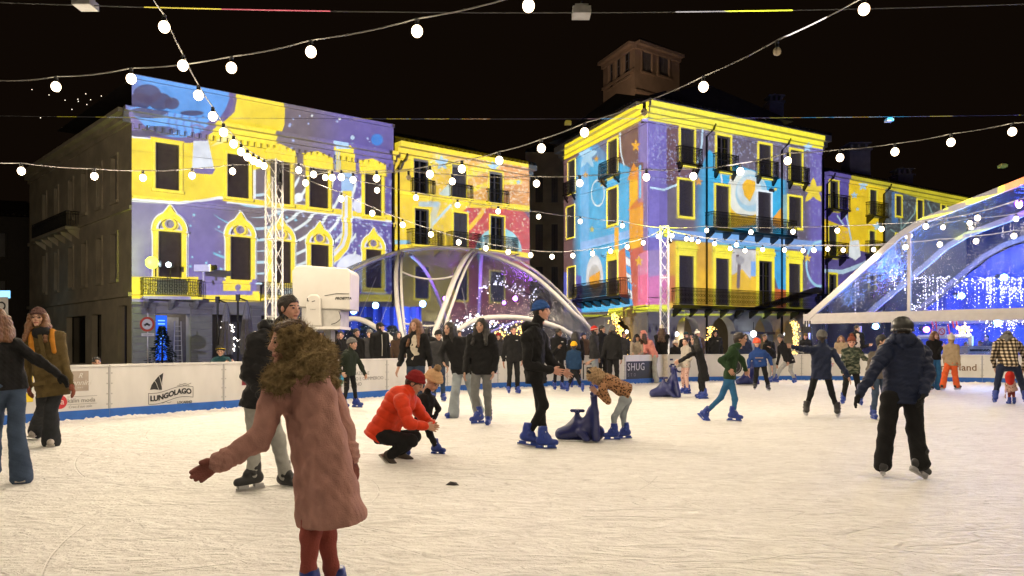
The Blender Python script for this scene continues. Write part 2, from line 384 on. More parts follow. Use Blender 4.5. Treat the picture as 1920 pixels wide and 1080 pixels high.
def projector(pic, loc, name, label, gain=1.0, spill=.012):
    f = pic.f; Lc = Vector(loc); D = Lc - f.P; R0 = 50.0
    pic.im = pic.im + spill
    pts = np.stack([f.P.x + f.U.x * pic.u, f.P.y + f.U.y * pic.u, pic.z], -1); dv = np.array(Lc) - pts; r = np.linalg.norm(dv, axis=-1)
    cos = (dv @ np.array(f.N)) / r; im = pic.im * (r ** 2 / cos / R0 ** 2)[..., None]
    img = bpy.data.images.new(name + '_slide', pic.nx, pic.ny, float_buffer=True); img.colorspace_settings.name = 'Non-Color'
    a = np.ones((pic.ny, pic.nx, 4), np.float32); a[..., :3] = im; img.pixels.foreach_set(a.ravel()); img.update(); img.pack()
    th = thing('projector', label, 'projector', loc)
    tgt = f.pt(f.w / 2, (pic.z0 + pic.z1) / 2); aim = (tgt - Lc).normalized(); sd = aim.cross(Vector((0, 0, 1))).normalized(); up = sd.cross(aim)
    b = MB(); b.box(Lc - aim * .55, (.6, .9, .4), 0, sd, aim, up); b.build('housing', BLACK_P, th)
    b = MB(); b.tube([Lc - aim * .1, Lc - aim * .02], .12, 14); b.build('lens_barrel', IRON, th, smooth=True)
    b = MB(); b.tube([Lc - aim * .55 - Vector((0, 0, .2)), Vector((Lc.x - aim.x * .55, Lc.y - aim.y * .55, -.05))], .06, 8); b.build('mast', IRON, th)
    fov = max((Vector(p) - Lc).angle(tgt - Lc) for p in (f.pt(0, pic.z0), f.pt(0, pic.z1), f.pt(f.w, pic.z0), f.pt(f.w, pic.z1)))
    lo = lamp('projector_light', 'SPOT', Lc, (1, 1, 1), 4 * math.pi * math.pi * R0 ** 2 / .5 * gain * PROJ, th, .006, tgt, math.degrees(fov * 2) + 3, 0)
    ld = lo.data; ld.use_nodes = True; nt = ld.node_tree; n = nt.nodes; em = n['Emission']; geo = n.new('ShaderNodeNewGeometry')
    def dot(v):
        k = n.new('ShaderNodeVectorMath'); k.operation = 'DOT_PRODUCT'; nt.links.new(geo.outputs['Incoming'], k.inputs[0]); k.inputs[1].default_value = v; return k.outputs['Value']
    def mth(op, p, q):
        k = n.new('ShaderNodeMath'); k.operation = op
        for i, v in enumerate((p, q)):
            if isinstance(v, (int, float)): k.inputs[i].default_value = v
            else: nt.links.new(v, k.inputs[i])
        return k.outputs[0]
    s = mth('DIVIDE', -D.dot(f.N), dot(f.N))
    u = mth('ADD', mth('MULTIPLY', mth('MULTIPLY', s, dot(f.U)), 1 / f.w), D.dot(f.U) / f.w)
    h = pic.z1 - pic.z0
    v = mth('ADD', mth('MULTIPLY', mth('MULTIPLY', s, dot(Vector((0, 0, 1)))), 1 / h), (Lc.z - pic.z0) / h)
    c = n.new('ShaderNodeCombineXYZ'); nt.links.new(u, c.inputs[0]); nt.links.new(v, c.inputs[1])
    t = n.new('ShaderNodeTexImage'); t.image = img; t.extension = 'CLIP'; nt.links.new(c.outputs[0], t.inputs[0]); nt.links.new(t.outputs[0], em.inputs[0])
YEL, PUR, GRY, BLU, CYA, WHT, ORG_, BRN, PNK = (252, 226, 10), (108, 97, 172), (106, 95, 108), (70, 150, 245), (60, 185, 240), (235, 245, 255), (222, 140, 50), (112, 76, 84), (226, 110, 150)
# ================================================================== left corner palace
fL = Fac(247, 45, 738, 55.4)
bL = thing('corner_palace', 'three storey palace with ogee windows and parapet at the left, lit yellow and purple', 'building', fL.P)
up = [fL.rect(*r) for r in ((292.5, 335.5, 270, 356), (427, 466, 291, 371), (508, 544, 303, 382), (581, 615, 316, 390), (685, 715, 328, 404))]
lo_ = [fL.rect(*r) for r in ((298, 340, 435.5, 520), (433, 470, 445.5, 525), (511, 545, 453, 530), (584, 616, 460, 533), (687, 715, 469, 540))]
zb = 4.15                                   # top of the ground floor
arc = [fL.rect(292, 356, 588, 700), fL.rect(398, 470, 590, 700), fL.rect(490, 556, 592, 700), fL.rect(584, 640, 594, 700), fL.rect(664, 712, 596, 700)]
arc = [(a, b, -.05, d) for a, b, c, d in arc]
w = MB(); fL.wall(w, zb, 14.4, up + lo_, .32); fL.wall(w, -.06, zb, arc, .9)
fL.wall(w, 14.4, 16.9, [], 0)
w.build('wall', STONE, bL)
t = MB()
cornice(fL, t, 14.4, ((-.25, .0, .12), (.003, .3, .35), (.303, .55, .75)), e=.5)
n = int(fL.w / .42)
for i in range(n): fL.box(t, i * .42 + .1, i * .42 + .32, 13.85, 14.14, .006, .22)
cornice(fL, t, 9.85, ((-.2, -.02, .14), (-.017, .1, .22)))
cornice(fL, t, 16.9, ((-.15, .1, .18),)); cornice(fL, t, zb, ((.05, .3, .12),))
t.build('cornice', TRIM, bL)
for r in up[:2]: window(fL, bL, r, 'plain', None)
for r in up[2:]: window(fL, bL, r, 'crown', None)
for r in lo_: window(fL, bL, r, 'ogee', None, tw=.3)
railing(fL, bL, fL.u(262), fL.u(372), 4.12, 1.0, .9, .2, TRIM)
railing(fL, bL, fL.u(487), fL.u(640), 4.2, 1.0, .9, .2, TRIM)
b = MB(); a0, a1 = fL.u(374), fL.u(484); fL.box(b, a0, a1, 4.05, 5.05, .012, .35); fL.box(b, a0 - .1, a1 + .1, 5.053, 5.2, .012, .45)
um = fL.u(451); ring = [fL.pt(um + .33 * math.cos(q), 4.6 + .33 * math.sin(q), .353) for q in np.linspace(0, 2 * math.pi, 17)[:-1]]
b.prism(ring, fL.N * .06); b.build('balustrade', TRIM, bL)
# rusticated piers with capitals
RUST = mat('rusticated_stone', (.36, .345, .33), .85, .12, 2, .35, 22)
ed = [0] + [x for q in arc for x in q[:2]] + [fL.w]
for a, b_ in zip(ed[::2], ed[1::2]):
    pr = MB()
    for k in range(8): fL.box(pr, a + .04, b_ - .04, k * .44, k * .44 + .40, .006, .10)
    fL.box(pr, a, b_, 3.53, 3.6, .006, .16); fL.box(pr, a - .05, b_ + .05, 3.603, 3.75, .006, .22)
    pr.build('pier', RUST, bL)
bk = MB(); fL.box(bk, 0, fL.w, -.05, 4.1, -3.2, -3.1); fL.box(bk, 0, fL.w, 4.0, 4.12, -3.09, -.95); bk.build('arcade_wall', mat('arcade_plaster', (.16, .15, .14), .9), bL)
for px in (335, 520, 610): dr = MB(); u0 = fL.u(px); fL.box(dr, u0 - .75, u0 + .75, 0, 3.0, -3.09, -3.0); dr.build('shop_door', mat('grey_door', (.30, .31, .34), .5), bL)
# its side street front (plain, dark windows)
q0 = fL.pt(0, 0); dS = Vector((-.696, .718, 0)).normalized()
class Fac2(Fac):
    def __init__(s, P, U, w): s.P = Vector(P); s.U = Vector(U).normalized(); s.w = w; s.N = s.U.cross(Vector((0, 0, 1)))
fS = Fac2(q0 + dS * 24, -dS, 24)
SD = STONE_D
sw = []
for k, (x0, x1) in enumerate(((210, 221), (183, 192), (155, 163), (130, 138), (104, 110), (82, 88))):
    u0, u1 = sorted((fS.u(x0), fS.u(x1))); sw += [(u0, u1, 10.0, 12.7), (u0, u1, 5.2, 8.0)]
gr_ = [(fS.u(125), fS.u(160), -.02, 3.2), (fS.u(172), fS.u(190), -.02, 3.2), (fS.u(222), fS.u(238), -.02, 3.6)]
w = MB(); fS.wall(w, -.06, 14.4, sw + gr_, .35); fS.wall(w, 14.4, 15.6, [], 0, o=-.4); w.build('side_wall', SD, bL)
t = MB(); cornice(fS, t, 14.4, ((-.25, 0, .12), (.003, .3, .35), (.303, .55, .75))); cornice(fS, t, 9.3, ((-.15, .08, .14),)); cornice(fS, t, 4.2, ((-.12, .1, .2),))
t.build('side_cornice', SD, bL)
for r in sw: window(fS, bL, r, 'plain', tw=.16, mt=SD)
for r in gr_: p = MB(); fS.box(p, r[0], r[1], r[2], r[3], -.5, -.4); p.build('shop_front', GLASS, bL)
railing(fS, bL, fS.u(84), fS.u(150), 9.2, 1.0, .9, .2, SD, deco=False)
m = MB(); a, b_, c = fL.pt(0, 16.85, -.3), fL.pt(fL.w, 16.85, -.3), fL.pt(fL.w, 16.85, -16); d = q0 + dS * 16 + Vector((0, 0, 16.85)); m.quad(a, b_, c, d)
a2 = fL.pt(fL.w, -.06, -.01); m.quad(a2, a2 - fL.N * 16, a2 - fL.N * 16 + Vector((0, 0, 16.9)), a2 + Vector((0, 0, 16.9)))
m.build('roof', ROOF, bL)
pipe(fL, bL, fL.w - .15, .2, 13.9)
# -------- its slide
P = Pic(fL, 0, 17.0)
P.fill(np.ones_like(P.X), PUR); P.fill(np.clip((P.X - 400) / 60, 0, 1) * np.clip((640 - P.X) / 60, 0, 1), GRY)
P.fill(np.clip((P.X - 620) / 60, 0, 1), (92, 82, 165))
P.speck(np.clip((P.X - 560) / 90, 0, 1) * (P.Y > 330), (190, 205, 255), 12, .03, .09, .9)
P.speck((P.X > 355) * (P.Y > 400) * 1., (150, 220, 255), 1.0, .04, .09)
P.speck(((P.X > 530) * (P.Y < 300)) * 1., (170, 190, 250), .7, .04, .1)
for k, r in enumerate(range(66, 300, 21)):
    ang = np.degrees(np.arctan2(P.Y - 300, P.X - 480)); a0 = 5 + 14 * math.sin(k * 1.7); a1 = 118 + 22 * math.sin(k * 2.3)
    tap = np.clip((ang - a0) / 10, 0, 1) * np.clip((a1 - ang) / 45, 0, 1)
    mk = P.hard(abs(np.hypot(P.X - 480, P.Y - 300) - r) - 2.6 * np.clip(tap * 1.3, 0, 1)) * (tap > .02) * (P.X < 668) * (P.Y > 296) * (P.X > 400) * (P.Y > 365 - (P.X > 470) * 90)
    P.fill(mk, (235, 248, 255)); P.fill(mk * np.clip((ang - 60) / 60, 0, 1), (80, 190, 240))
yel1 = np.maximum(P.poly([(240, 258), (300, 262), (345, 262), (400, 246), (440, 210), (450, 150), (536, 170), (533, 235), (516, 282), (516, 310), (470, 320), (470, 376), (410, 368), (390, 372), (340, 379), (240, 372)]), 0)
P.fill(P.below([(240, 252), (300, 262), (345, 262), (395, 250)]) * (P.X < 480) * P.hard(P.Y - np.interp(P.X, [240, 340, 410, 480], [378, 384, 374, 372])), (240, 245, 255))
P.fill(yel1, YEL)
P.fill(P.below([(240, 371), (740, 371)]) * 0, YEL)
P.fill(P.hard(abs(P.Y - np.interp(P.X, [430, 738], [374, 411])) - 7) * (P.X > 425), WHT)
P.fill(P.hard(abs(P.Y - np.interp(P.X, [430, 738], [373, 409])) - 5) * (P.X > 425), YEL)
bl = P.circ(335, 160, 98, 1.0) * P.hard(P.Y - 262); P.fill(P.circ(337, 166, 104) * (P.Y < 268) * (P.X < 445), (96, 84, 150)); P.fill(bl, (84, 160, 250))
P.fill((P.X < 330) * P.hard(P.Y - 250) * np.clip((270 - P.X) / 30, 0, 1), (110, 100, 170))
for (x, y, rx, ry) in ((276, 176, 26, 18), (300, 190, 22, 16), (322, 194, 14, 11), (262, 190, 22, 16), (290, 215, 36, 9), (360, 212, 22, 5), (300, 246, 34, 9), (265, 250, 24, 7)):
    P.fill(P.hard((np.hypot((P.X - x) / rx, (P.Y - y) / ry) - 1) * 8), (52, 44, 92), .9)
for k in range(5): P.fill(P.line([(325 + k * 14, 218), (318 + k * 15, 240), (326 + k * 13, 255)], 3), (60, 80, 170), .8)
P.fill(P.line([(364, 268), (362, 240), (372, 236), (385, 240), (388, 268)], 3), (110, 100, 160))
P.fill(P.poly([(363, 262), (390, 262), (402, 318), (360, 318)]), (225, 235, 255)); P.fill(P.poly([(362, 256), (391, 256), (389, 264), (362, 264)]), (96, 84, 150)); P.fill(P.poly([(360, 315), (404, 317), (398, 327), (366, 325)]), (105, 92, 165))
P.fill(P.poly([(394, 275), (430, 250), (438, 262)]), (255, 245, 170), .8)
P.fill(P.circ(560, 370, 8.5), WHT); P.fill(P.circ(675, 385, 14), (225, 232, 255)); P.fill(P.circ(707, 262, 11), (40, 130, 230)); P.fill(P.circ(661, 258, 4), (190, 220, 255)); P.fill(P.circ(585, 217, 2.2), WHT); P.fill(P.circ(637, 223, 2.2), WHT)
P.fill(P.circ(662, 508, 32), (225, 232, 255))
cv = P.line([(651, 320), (651, 440), (645, 462), (630, 480), (600, 500), (590, 504)], 17); P.fill(P.line([(651, 320), (651, 440), (645, 462), (630, 480), (600, 500), (590, 504)], 20), WHT); P.fill(cv, YEL); P.fill(P.line([(649, 370), (649, 440), (643, 460), (628, 476), (606, 490)], 6), (235, 240, 255))
P.fill(P.box(630, 667, 277, 323), YEL); P.fill(P.box(634, 662, 268, 281), (170, 210, 255)); P.fill(P.box(640, 662, 323, 358), (160, 200, 250))
for k in range(3): P.fill(P.box(629 + k * 4, 630.6 + k * 4, 284, 318), (140, 190, 250))
for r in up[2:]:
    m_ = (r[0] + r[1]) / 2; cr = P.hard(np.maximum(np.abs(P.u - m_) - (r[1] - r[0]) / 2 - .45, np.maximum(r[3] - P.z, P.z - r[3] - .85 - .3 * np.clip(1 - np.abs(P.u - m_), 0, 1))) * 25)
    P.fill(cr, YEL)
for r in up: P.frame(r, .3, YEL, inner=(66, 58, 52))
for r in lo_:
    m_ = (r[0] + r[1]) / 2; ro = (r[1] - r[0]) / 2 + .38; zz = r[3] + .12
    dome = np.maximum(np.hypot(P.u - m_, (P.z - zz) / 1.05) - ro, zz - .3 - P.z); peak = np.maximum(np.abs(P.u - m_) - .55 * np.clip((zz + ro * 1.55 - P.z) / .8, 0, 1), np.maximum(zz + ro * .7 - P.z, P.z - zz - ro * 1.5))
    P.fill(P.hard((np.minimum(dome, peak) - .07) * 25), WHT); P.frame(r, .40, WHT); P.fill(P.hard(np.minimum(dome, peak) * 25), YEL)
    inn = np.maximum(np.hypot(P.u - m_, P.z - zz) - ro * .70, r[3] + .12 - P.z); P.fill(P.hard(inn * 25), (215, 222, 245)); P.fill(P.hard((inn + .1) * 25), (120, 110, 150))
    rc = np.hypot(P.u - m_, P.z - zz - ro * .36) ; P.fill(P.hard((abs(rc - ro * .36) - .1) * 25), YEL); P.fill(P.hard((rc - ro * .24) * 25), (130, 120, 150))
    P.frame(r, .33, YEL, top=.1, inner=(60, 52, 48))
P.fill(P.box(240, 372, 519, 560), YEL); P.fill(P.box(294, 352, 524, 553), (60, 70, 40)); P.fill(P.box(374, 485, 524, 556), (112, 100, 170)); P.fill(P.box(423, 474, 524, 548), YEL); P.fill(P.circ(451, 541, 6), (110, 100, 150)); P.fill(P.box(370, 490, 548, 566), YEL); P.fill(P.box(376, 478, 547, 555), (120, 110, 190)); P.fill(P.box(486, 740, 552, 566), YEL)
P.fill(P.below([(200, 566), (800, 566)]), (66, 66, 82)); P.mottle(.07)
projector(P, (-16.5, -9, 8.5), 'palace', 'black show projector on a tall mast, aimed at the left palace', .95)
fl = thing('floodlight', 'glaring yellow green floodlight on the first balcony of the left palace', 'floodlight', W(292, 494, 44.2))
b = MB(); c = W(292, 494, 44.2); b.box(c, (.5, .3, .4)); b.tube([c - Vector((0, 0, .2)), c - Vector((0, 0, .75))], .04); b.build('lamp_head', BLACK_P, fl)
b = MB(); b.sphere(c - Vector((0, .46, 0)), .36); b.build('lens', emit('flood_yellow', (.80, 1, .10), 2.6), fl, smooth=True)
lamp('flood_light', 'POINT', c - Vector((0, 1.0, 0)), (.80, 1, .08), 240, fl, .2)
fl = thing('floodlight', 'small cold white floodlight right of the yellow one on the palace balcony', 'floodlight', W(319, 497, 44.9))
b = MB(); c = W(319, 497, 44.9); b.box(c, (.3, .25, .3)); b.tube([c - Vector((0, 0, .15)), c - Vector((0, 0, .75))], .03); b.build('lamp_head', BLACK_P, fl)
b = MB(); b.sphere(c - Vector((0, .22, 0)), .16); b.build('lens', emit('flood_white', (.7, .9, 1), 5), fl, smooth=True)
lamp('flood_light', 'POINT', c - Vector((0, .4, 0)), (.7, .9, 1), 12, fl, .1)
cm = thing('camera', 'white weatherproof camera pod on the palace balustrade', 'camera', W(382, 520, 45.8))
b = MB(); c = W(382, 503, 45.8); b.box(c, (1.0, .4, .4)); b.tube([c, c - Vector((0, 0, .75))], .06); b.build('housing', WHITE_P, cm)
b = MB(); b.tube([c + Vector((.5, 0, .02)), c + Vector((.75, -.05, .05))], .16, 10); b.build('lens_hood', BLACK_P, cm)
# ================================================================== middle yellow house
fM = Fac(740, 56, 993, 63.9)
bM = thing('terrace_house', 'yellow and orange lit house with balconies beyond the clear dome', 'building', fM.P)
mw = [fM.rect(*r) for r in ((776, 803, 299, 364), (848, 874, 310, 372), (918, 942, 323, 382), (778, 804, 392, 462), (851, 876, 400, 466), (920, 945, 406, 472), (779, 804, 500, 560), (852, 876, 505, 563), (920, 945, 510, 566))]
w = MB(); fM.wall(w, -.06, 15.1, mw, .3); w.build('wall', STONE, bM)
t = MB(); cornice(fM, t, 15.1, ((-.3, 0, .15), (.003, .35, .5), (.353, .75, .95))); cornice(fM, t, fM.z(375, 5), ((-.12, .12, .12),)); cornice(fM, t, fM.z(478, 9), ((-.12, .12, .14),)); t.build('cornice', TRIM, bM)
for i, r in enumerate(mw):
    window(fM, bM, r, 'plain', shut=(i % 3 == 1 or i > 5), tw=.14)
for r in mw[:3]: railing(fM, bM, r[0] - .35, r[1] + .35, r[2], 1.0, .45, .1, TRIM, False)
for r in mw[3:6]: railing(fM, bM, r[0] - .75, r[1] + .75, r[2], 1.1, .9, .15, TRIM)
def gable_roof(f, par, z0, rise, back, over=.95, end=True, u0=0, u1=None):
    u1 = f.w if u1 is None else u1; m = MB(); p = f.pt; nn = 14
    e0, e1 = p(u0, z0, over), p(u1, z0, over); r0, r1 = p(u0 + rise * .8, z0 + rise, -back / 2), p(u1 - rise * .8, z0 + rise, -back / 2); b0, b1 = p(u0, z0, -back), p(u1, z0, -back)
    m.quad(e0, e1, r1, r0); m.quad(b1, b0, r0, r1); m.add((e0, r0, b0), ((0, 1, 2),)); m.add((e1, b1, r1), ((0, 1, 2),))
    k = int((u1 - u0) / .42)
    for i in range(k):
        u = u0 + (u1 - u0) * (i + .5) / k; m.tube([p(u, z0 + .03, over + .05), p(u, z0 + rise * .35, over - (over + back / 2) * .35)], .1, 5)
    return m.build('roof', ROOF, par)
gable_roof(fM, bM, 15.9, 2.6, 12)
def flank(f, par, u, z, back, m=STONE_D):
    a = f.pt(u, -.06); b_ = a - f.N * back; q = MB(); q.quad(a, b_, b_ + Vector((0, 0, z)), a + Vector((0, 0, z))); q.build('side_wall', m, par)
flank(fM, bM, fM.w, 15.2, 12); flank(fM, bM, 0, 15.2, 12)
pipe(fM, bM, .25, .2, 14.6)
P = Pic(fM, 3.0, 16.4); sun = L_
P.fill(np.ones_like(P.X), (248, 214, 22)); P.fill(np.clip((P.X - 800) / 130, 0, 1) * (P.Y < 372 + (P.X - 740) * .09), (222, 150, 62)); P.fill(np.clip((P.X - 885) / 20, 0, 1) * P.below([(740, 386), (1000, 394)]), (98, 62, 110))
P.fill(P.circ(925, 450, 78) * P.below([(740, 384), (1000, 394)]) * (P.X > 868), (200, 62, 66)); P.fill(P.circ(935, 470, 43), (150, 215, 235)); P.fill(P.circ(935, 476, 36), (205, 235, 245)); P.fill(P.box(905, 1000, 473, 700), (120, 70, 130))
P.fill(P.box(740, 890, 478, 700), (190, 165, 40)); P.fill(P.box(846, 1000, 490, 700), (160, 62, 70))
P.fill(P.poly([(800, 305), (826, 290), (850, 312), (806, 330)]), YEL); P.fill(P.line([(930, 312), (900, 318), (872, 330)], 16), YEL); P.fill(P.line([(975, 341), (920, 343), (880, 358)], 9), YEL); P.fill(P.line([(910, 385), (900, 405), (880, 428)], 8), (248, 200, 30))
P.speck(((P.X > 800) * (P.Y < 384)) * 1., (255, 235, 205), 26, .03, .08, .85); P.speck(((P.X > 740) * (P.Y > 384) * (P.Y < 445)) * 1., (255, 240, 200), 8, .03, .08, .8)
P.fill(P.poly([(822, 364), (846, 340), (848, 372)]), (190, 225, 235), .8); P.fill(P.line([(812, 420), (845, 385)], 5), (200, 228, 240)); P.fill(P.line([(806, 425), (820, 383)], 12), (190, 220, 235), .6); P.fill(P.box(785, 822, 378, 388), (170, 210, 240), .8); P.fill(P.box(740, 770, 450, 458), (150, 210, 245))
for (x, y, r) in ((829, 306, 14), (926, 315, 12), (972, 341, 5), (877, 399, 5)): P.fill(P.star(x, y, r), (165, 212, 250))
P.fill(P.hard(P.Y - np.interp(P.X, [740, 993], [276, 318])), YEL); P.fill(P.hard(abs(P.Y - np.interp(P.X, [740, 993], [362, 392])) - 6), YEL); P.fill(P.hard(abs(P.Y - np.interp(P.X, [940, 993], [470, 480])) - 5) * (P.X > 900), YEL)
for r in mw: P.frame(r, .16, YEL, inner=(70, 74, 84))
P.mottle(.10)
projector(P, (-5, -9, 8.5), 'terrace', 'black show projector on a tall mast, aimed at the yellow terrace house', .95)
# ================================================================== right corner house
fA = Fac(1057, 68.1, 1215, 55); fB = Fac(1215, 55, 1541, 64.5)
bR = thing('corner_house', 'four storey corner house with long iron balconies, lit blue, purple and orange', 'building', fB.P)
zg = fB.z(578, .2)
aw = [fA.rect(*r) for r in ((1140, 1157, 264, 330), (1139, 1157, 355, 421), (1139, 1157, 489, 556), (1065, 1078, 302, 363), (1062, 1077, 388, 446), (1064, 1078, 502, 559))]
bw = [fB.rect(*r) for r in ((1276, 1301, 241, 310), (1344, 1369, 256, 322), (1423, 1445, 272, 333), (1482, 1503, 283, 343), (1273, 1299, 339, 406), (1342, 1366, 349, 432), (1421, 1445, 361, 437), (1479, 1502, 370, 427), (1273, 1300, 480, 573), (1342, 1366, 485, 574), (1423, 1447, 490, 575), (1479, 1500, 495, 576))]
w = MB(); fA.wall(w, zg, 17.6, aw, .3); fB.wall(w, zg, 17.6, bw, .3); w.build('wall', STONE, bR)
t = MB(); BND = ((-.55, -.28, .12), (-.277, 0, .3), (.003, .35, .55), (.353, .85, .95))
cornice(fA, t, 17.6, BND); cornice(fB, t, 17.6, BND, e=.6)
for f in (fA, fB): cornice(f, t, zg, ((-.05, .12, .12), (.123, .4, .2))); cornice(f, t, fB.z(446, 5), ((-.1, .1, .1),)); cornice(f, t, fB.z(330, 5), ((-.06, .06, .06),))
fB.box(t, 0, 1.0, zg + .45, 17.0, .006, .06); fA.box(t, fA.w - 1.0, fA.w, zg + .45, 17.0, .006, .06)
t.build('cornice', TRIM, bR)
for i, r in enumerate(aw): window(fA, bR, r, 'hood' if i == 2 else 'plain', True, .16)
for i, r in enumerate(bw): window(fB, bR, r, 'hood' if i > 7 else 'plain', i not in (1, 10), .16)
for r in bw[:4]: railing(fB, bR, r[0] - .45, r[1] + .45, r[2] + .05, 1.15, .5, .12, IRON)
railing(fB, bR, fB.u(1321), fB.u(1477), bw[5][2], 1.15, .95, .22, IRON)
railing(fB, bR, fB.u(1258), fB.u(1535), bw[8][2], 1.2, 1.0, .25, IRON)
railing(fA, bR, aw[0][0] - .5, aw[0][1] + .6, aw[0][2], 1.1, .6, .12, IRON); railing(fA, bR, fA.u(1092), fA.u(1183), aw[2][2], 1.2, .95, .22, IRON); railing(fA, bR, aw[3][0] - .3, aw[3][1] + .3, aw[3][2], 1.0, .4, .1, IRON)
pipe(fB, bR, fB.u(1323), .2, 17.2); pipe(fB, bR, fB.u(1464), .2, 17.2); pipe(fB, bR, fB.w - .05, .2, 17.0)
def arcade(f, par, z1, arches, depth=.8, m=None):
    """ground floor wall with round arches: (u0, u1, spring, rise)"""
    mb = MB(); u = 0.0; k = 12
    for (a, b, sp, ri) in arches + [(f.w, f.w, 0, 0)]:
        mb.quad(f.pt(u, -.06), f.pt(a, -.06), f.pt(a, z1), f.pt(u, z1))
        if a == b: break
        pts = [((a + b) / 2 - (b - a) / 2 * math.cos(math.pi * i / k), sp + ri * math.sin(math.pi * i / k)) for i in range(k + 1)]
        for (x0, y0), (x1, y1) in zip(pts, pts[1:]):
            mb.quad(f.pt(x0, y0), f.pt(x1, y1), f.pt(x1, z1), f.pt(x0, z1)); mb.quad(f.pt(x0, y0), f.pt(x0, y0, -depth), f.pt(x1, y1, -depth), f.pt(x1, y1))
        mb.quad(f.pt(a, -.06), f.pt(a, -.06, -depth), f.pt(a, sp, -depth), f.pt(a, sp)); mb.quad(f.pt(b, -.06, -depth), f.pt(b, -.06), f.pt(b, sp), f.pt(b, sp, -depth))
        u = b
    mb.build('arcade_front', m or mat('ashlar_stone', (.36, .35, .335), .85, .12, 1.2, .3, 18), par)
    for (a, b, sp, ri) in arches: kb = MB(); q = (a + b) / 2; kb.prism([f.pt(q - .2, sp + ri + .05, .006), f.pt(q + .2, sp + ri + .05, .006), f.pt(q + .28, z1 - .1, .006), f.pt(q - .28, z1 - .1, .006)], f.N * .12); kb.build('keystone', TRIM, par)
    kb = MB()
    for z in np.arange(.5, z1 - .3, .55):
        spans = []; u = 0
        for (a, b, sp, ri) in arches:
            hw = (b - a) / 2 + .25; c = (a + b) / 2
            if z > sp: q = 1 - ((z - sp) / (ri + .3)) ** 2; hw = hw * math.sqrt(q) if q > 0 else 0
            spans.append((u, c - hw)); u = c + hw
        spans.append((u, f.w))
        for a, b in spans:
            if b - a > .3: f.box(kb, a + .02, b - .02, z - .5, z, .004, .035)
    kb.build('stone_courses', MATS['ashlar_stone'], par)
arA = [(fA.u(1122), fA.u(1184), 1.7, 1.55)]
arB = [(fB.u(x0), fB.u(x1), 1.9, 1.5) for x0, x1 in ((1266, 1312), (1332, 1380), (1414, 1450), (1470, 1503))]
arcade(fA, bR, zg, arA); arcade(fB, bR, zg, arB)
bk = MB(); fA.box(bk, 0, fA.w - 1.5, -.05, zg, -4.1, -4.0); fB.box(bk, 1.5, fB.w, -.05, zg, -4.1, -4.0); fB.box(bk, .8, fB.w, zg - .05, zg - .02, -3.99, -.85)
bk.build('arcade_wall', mat('arcade_ochre', (.36, .29, .19), .9, .1, 2), bR)
sg = MB(); fB.box(sg, fB.u(1366), fB.u(1447), 2.05, 2.25, .2, .35); sg.build('awning_bar', mat('slate_blue', (.05, .055, .11), .6), bR)
sf = MB(); fB.box(sf, fB.u(1392), fB.u(1446), 0, 2.0, -1.2, -1.1); sf.build('shop_front', mat('pale_blue_panel', (.22, .24, .42), .5), bR)
gable_roof(fB, bR, 18.5, 2.8, 13, 1.0); gable_roof(fA, bR, 18.5, 2.8, 13, 1.0)
flank(fB, bR, fB.w, 18, 13)
for k, (px, Y) in enumerate(((1408, 59.5), (1348, 58), (1290, 57), (1490, 63))):
    o = thing('globe_lamp', ('round white globe lamp hanging by the shop front under the arches', 'globe lamp inside the second arch from the truss', 'globe lamp inside the arch beside the truss', 'globe lamp inside the arch nearest the clear tent')[k], 'lamp', W(px, 626, Y), 'globe lamps of the arcade')
    c = W(px, 626, Y) - fB.N * (1.2 if k else -.25); b = MB(); b.sphere(c, .24 if k == 0 else .16); b.build('globe', emit('globe_glow', (.85, .93, 1), 9), o, smooth=True)
    b = MB(); b.tube([c + Vector((0, 0, .15)), c + Vector((0, 0, .9))], .025); b.build('stem', IRON, o)
    lamp('globe_light', 'POINT', c - Vector((0, 0, .4)), (1, .86, .62) if k else (.85, .93, 1), 45 if k else 30, o, .15)
c = W(1150, 622, 60) - fA.N * 1.2; o = thing('globe_lamp', 'globe lamp inside the garlanded side arch of the corner house', 'lamp', c, 'globe lamps of the arcade'); b = MB(); b.sphere(c, .14); b.build('globe', MATS['globe_glow'], o, smooth=True); lamp('globe_light', 'POINT', c - Vector((0, 0, .4)), (1, .84, .6), 45, o, .15)
# slide, side face
P = Pic(fA, 0, 18.5)
P.fill(np.ones_like(P.X), (108, 74, 76)); P.fill(np.clip((P.X - 1072) / 16, 0, 1) * np.clip((1184 - P.X) / 6, 0, 1) * P.below([(1060, 320), (1110, 262), (1150, 300), (1190, 318)]), (62, 178, 236))
P.fill(P.box(1088, 1104, 285, 560), (120, 190, 250), .75); P.fill(P.below([(1057, 510), (1100, 520)]) * (P.X < 1090), (88, 92, 190)); P.fill(P.hard(abs(P.Y - np.interp(P.X, [1090, 1215], [462, 430])) - 8) * (P.X > 1088), (150, 190, 250), .8)
P.fill(P.box(1110, 1150, 262, 300), (90, 110, 160), .7)
P.fill(P.poly([(1180, 330), (1196, 312), (1202, 480), (1180, 490)]), (248, 190, 30)); P.fill(P.poly([(1176, 338), (1188, 305), (1204, 335)]), (235, 150, 40)); P.fill(P.poly([(1180, 392), (1211, 382), (1207, 445), (1180, 450)]), (240, 165, 40)); P.fill(P.poly([(1176, 395), (1196, 372), (1212, 384)]), (225, 130, 50))
P.fill(P.box(1196, 1207, 318, 380), (190, 130, 150)); P.fill(P.box(1198, 1202, 310, 372), (120, 200, 250)); P.fill(P.box(1152, 1160, 426, 470), (245, 180, 40)); P.fill(P.poly([(1160, 500), (1160, 470), (1182, 460), (1184, 560), (1160, 562)]), (215, 110, 64))
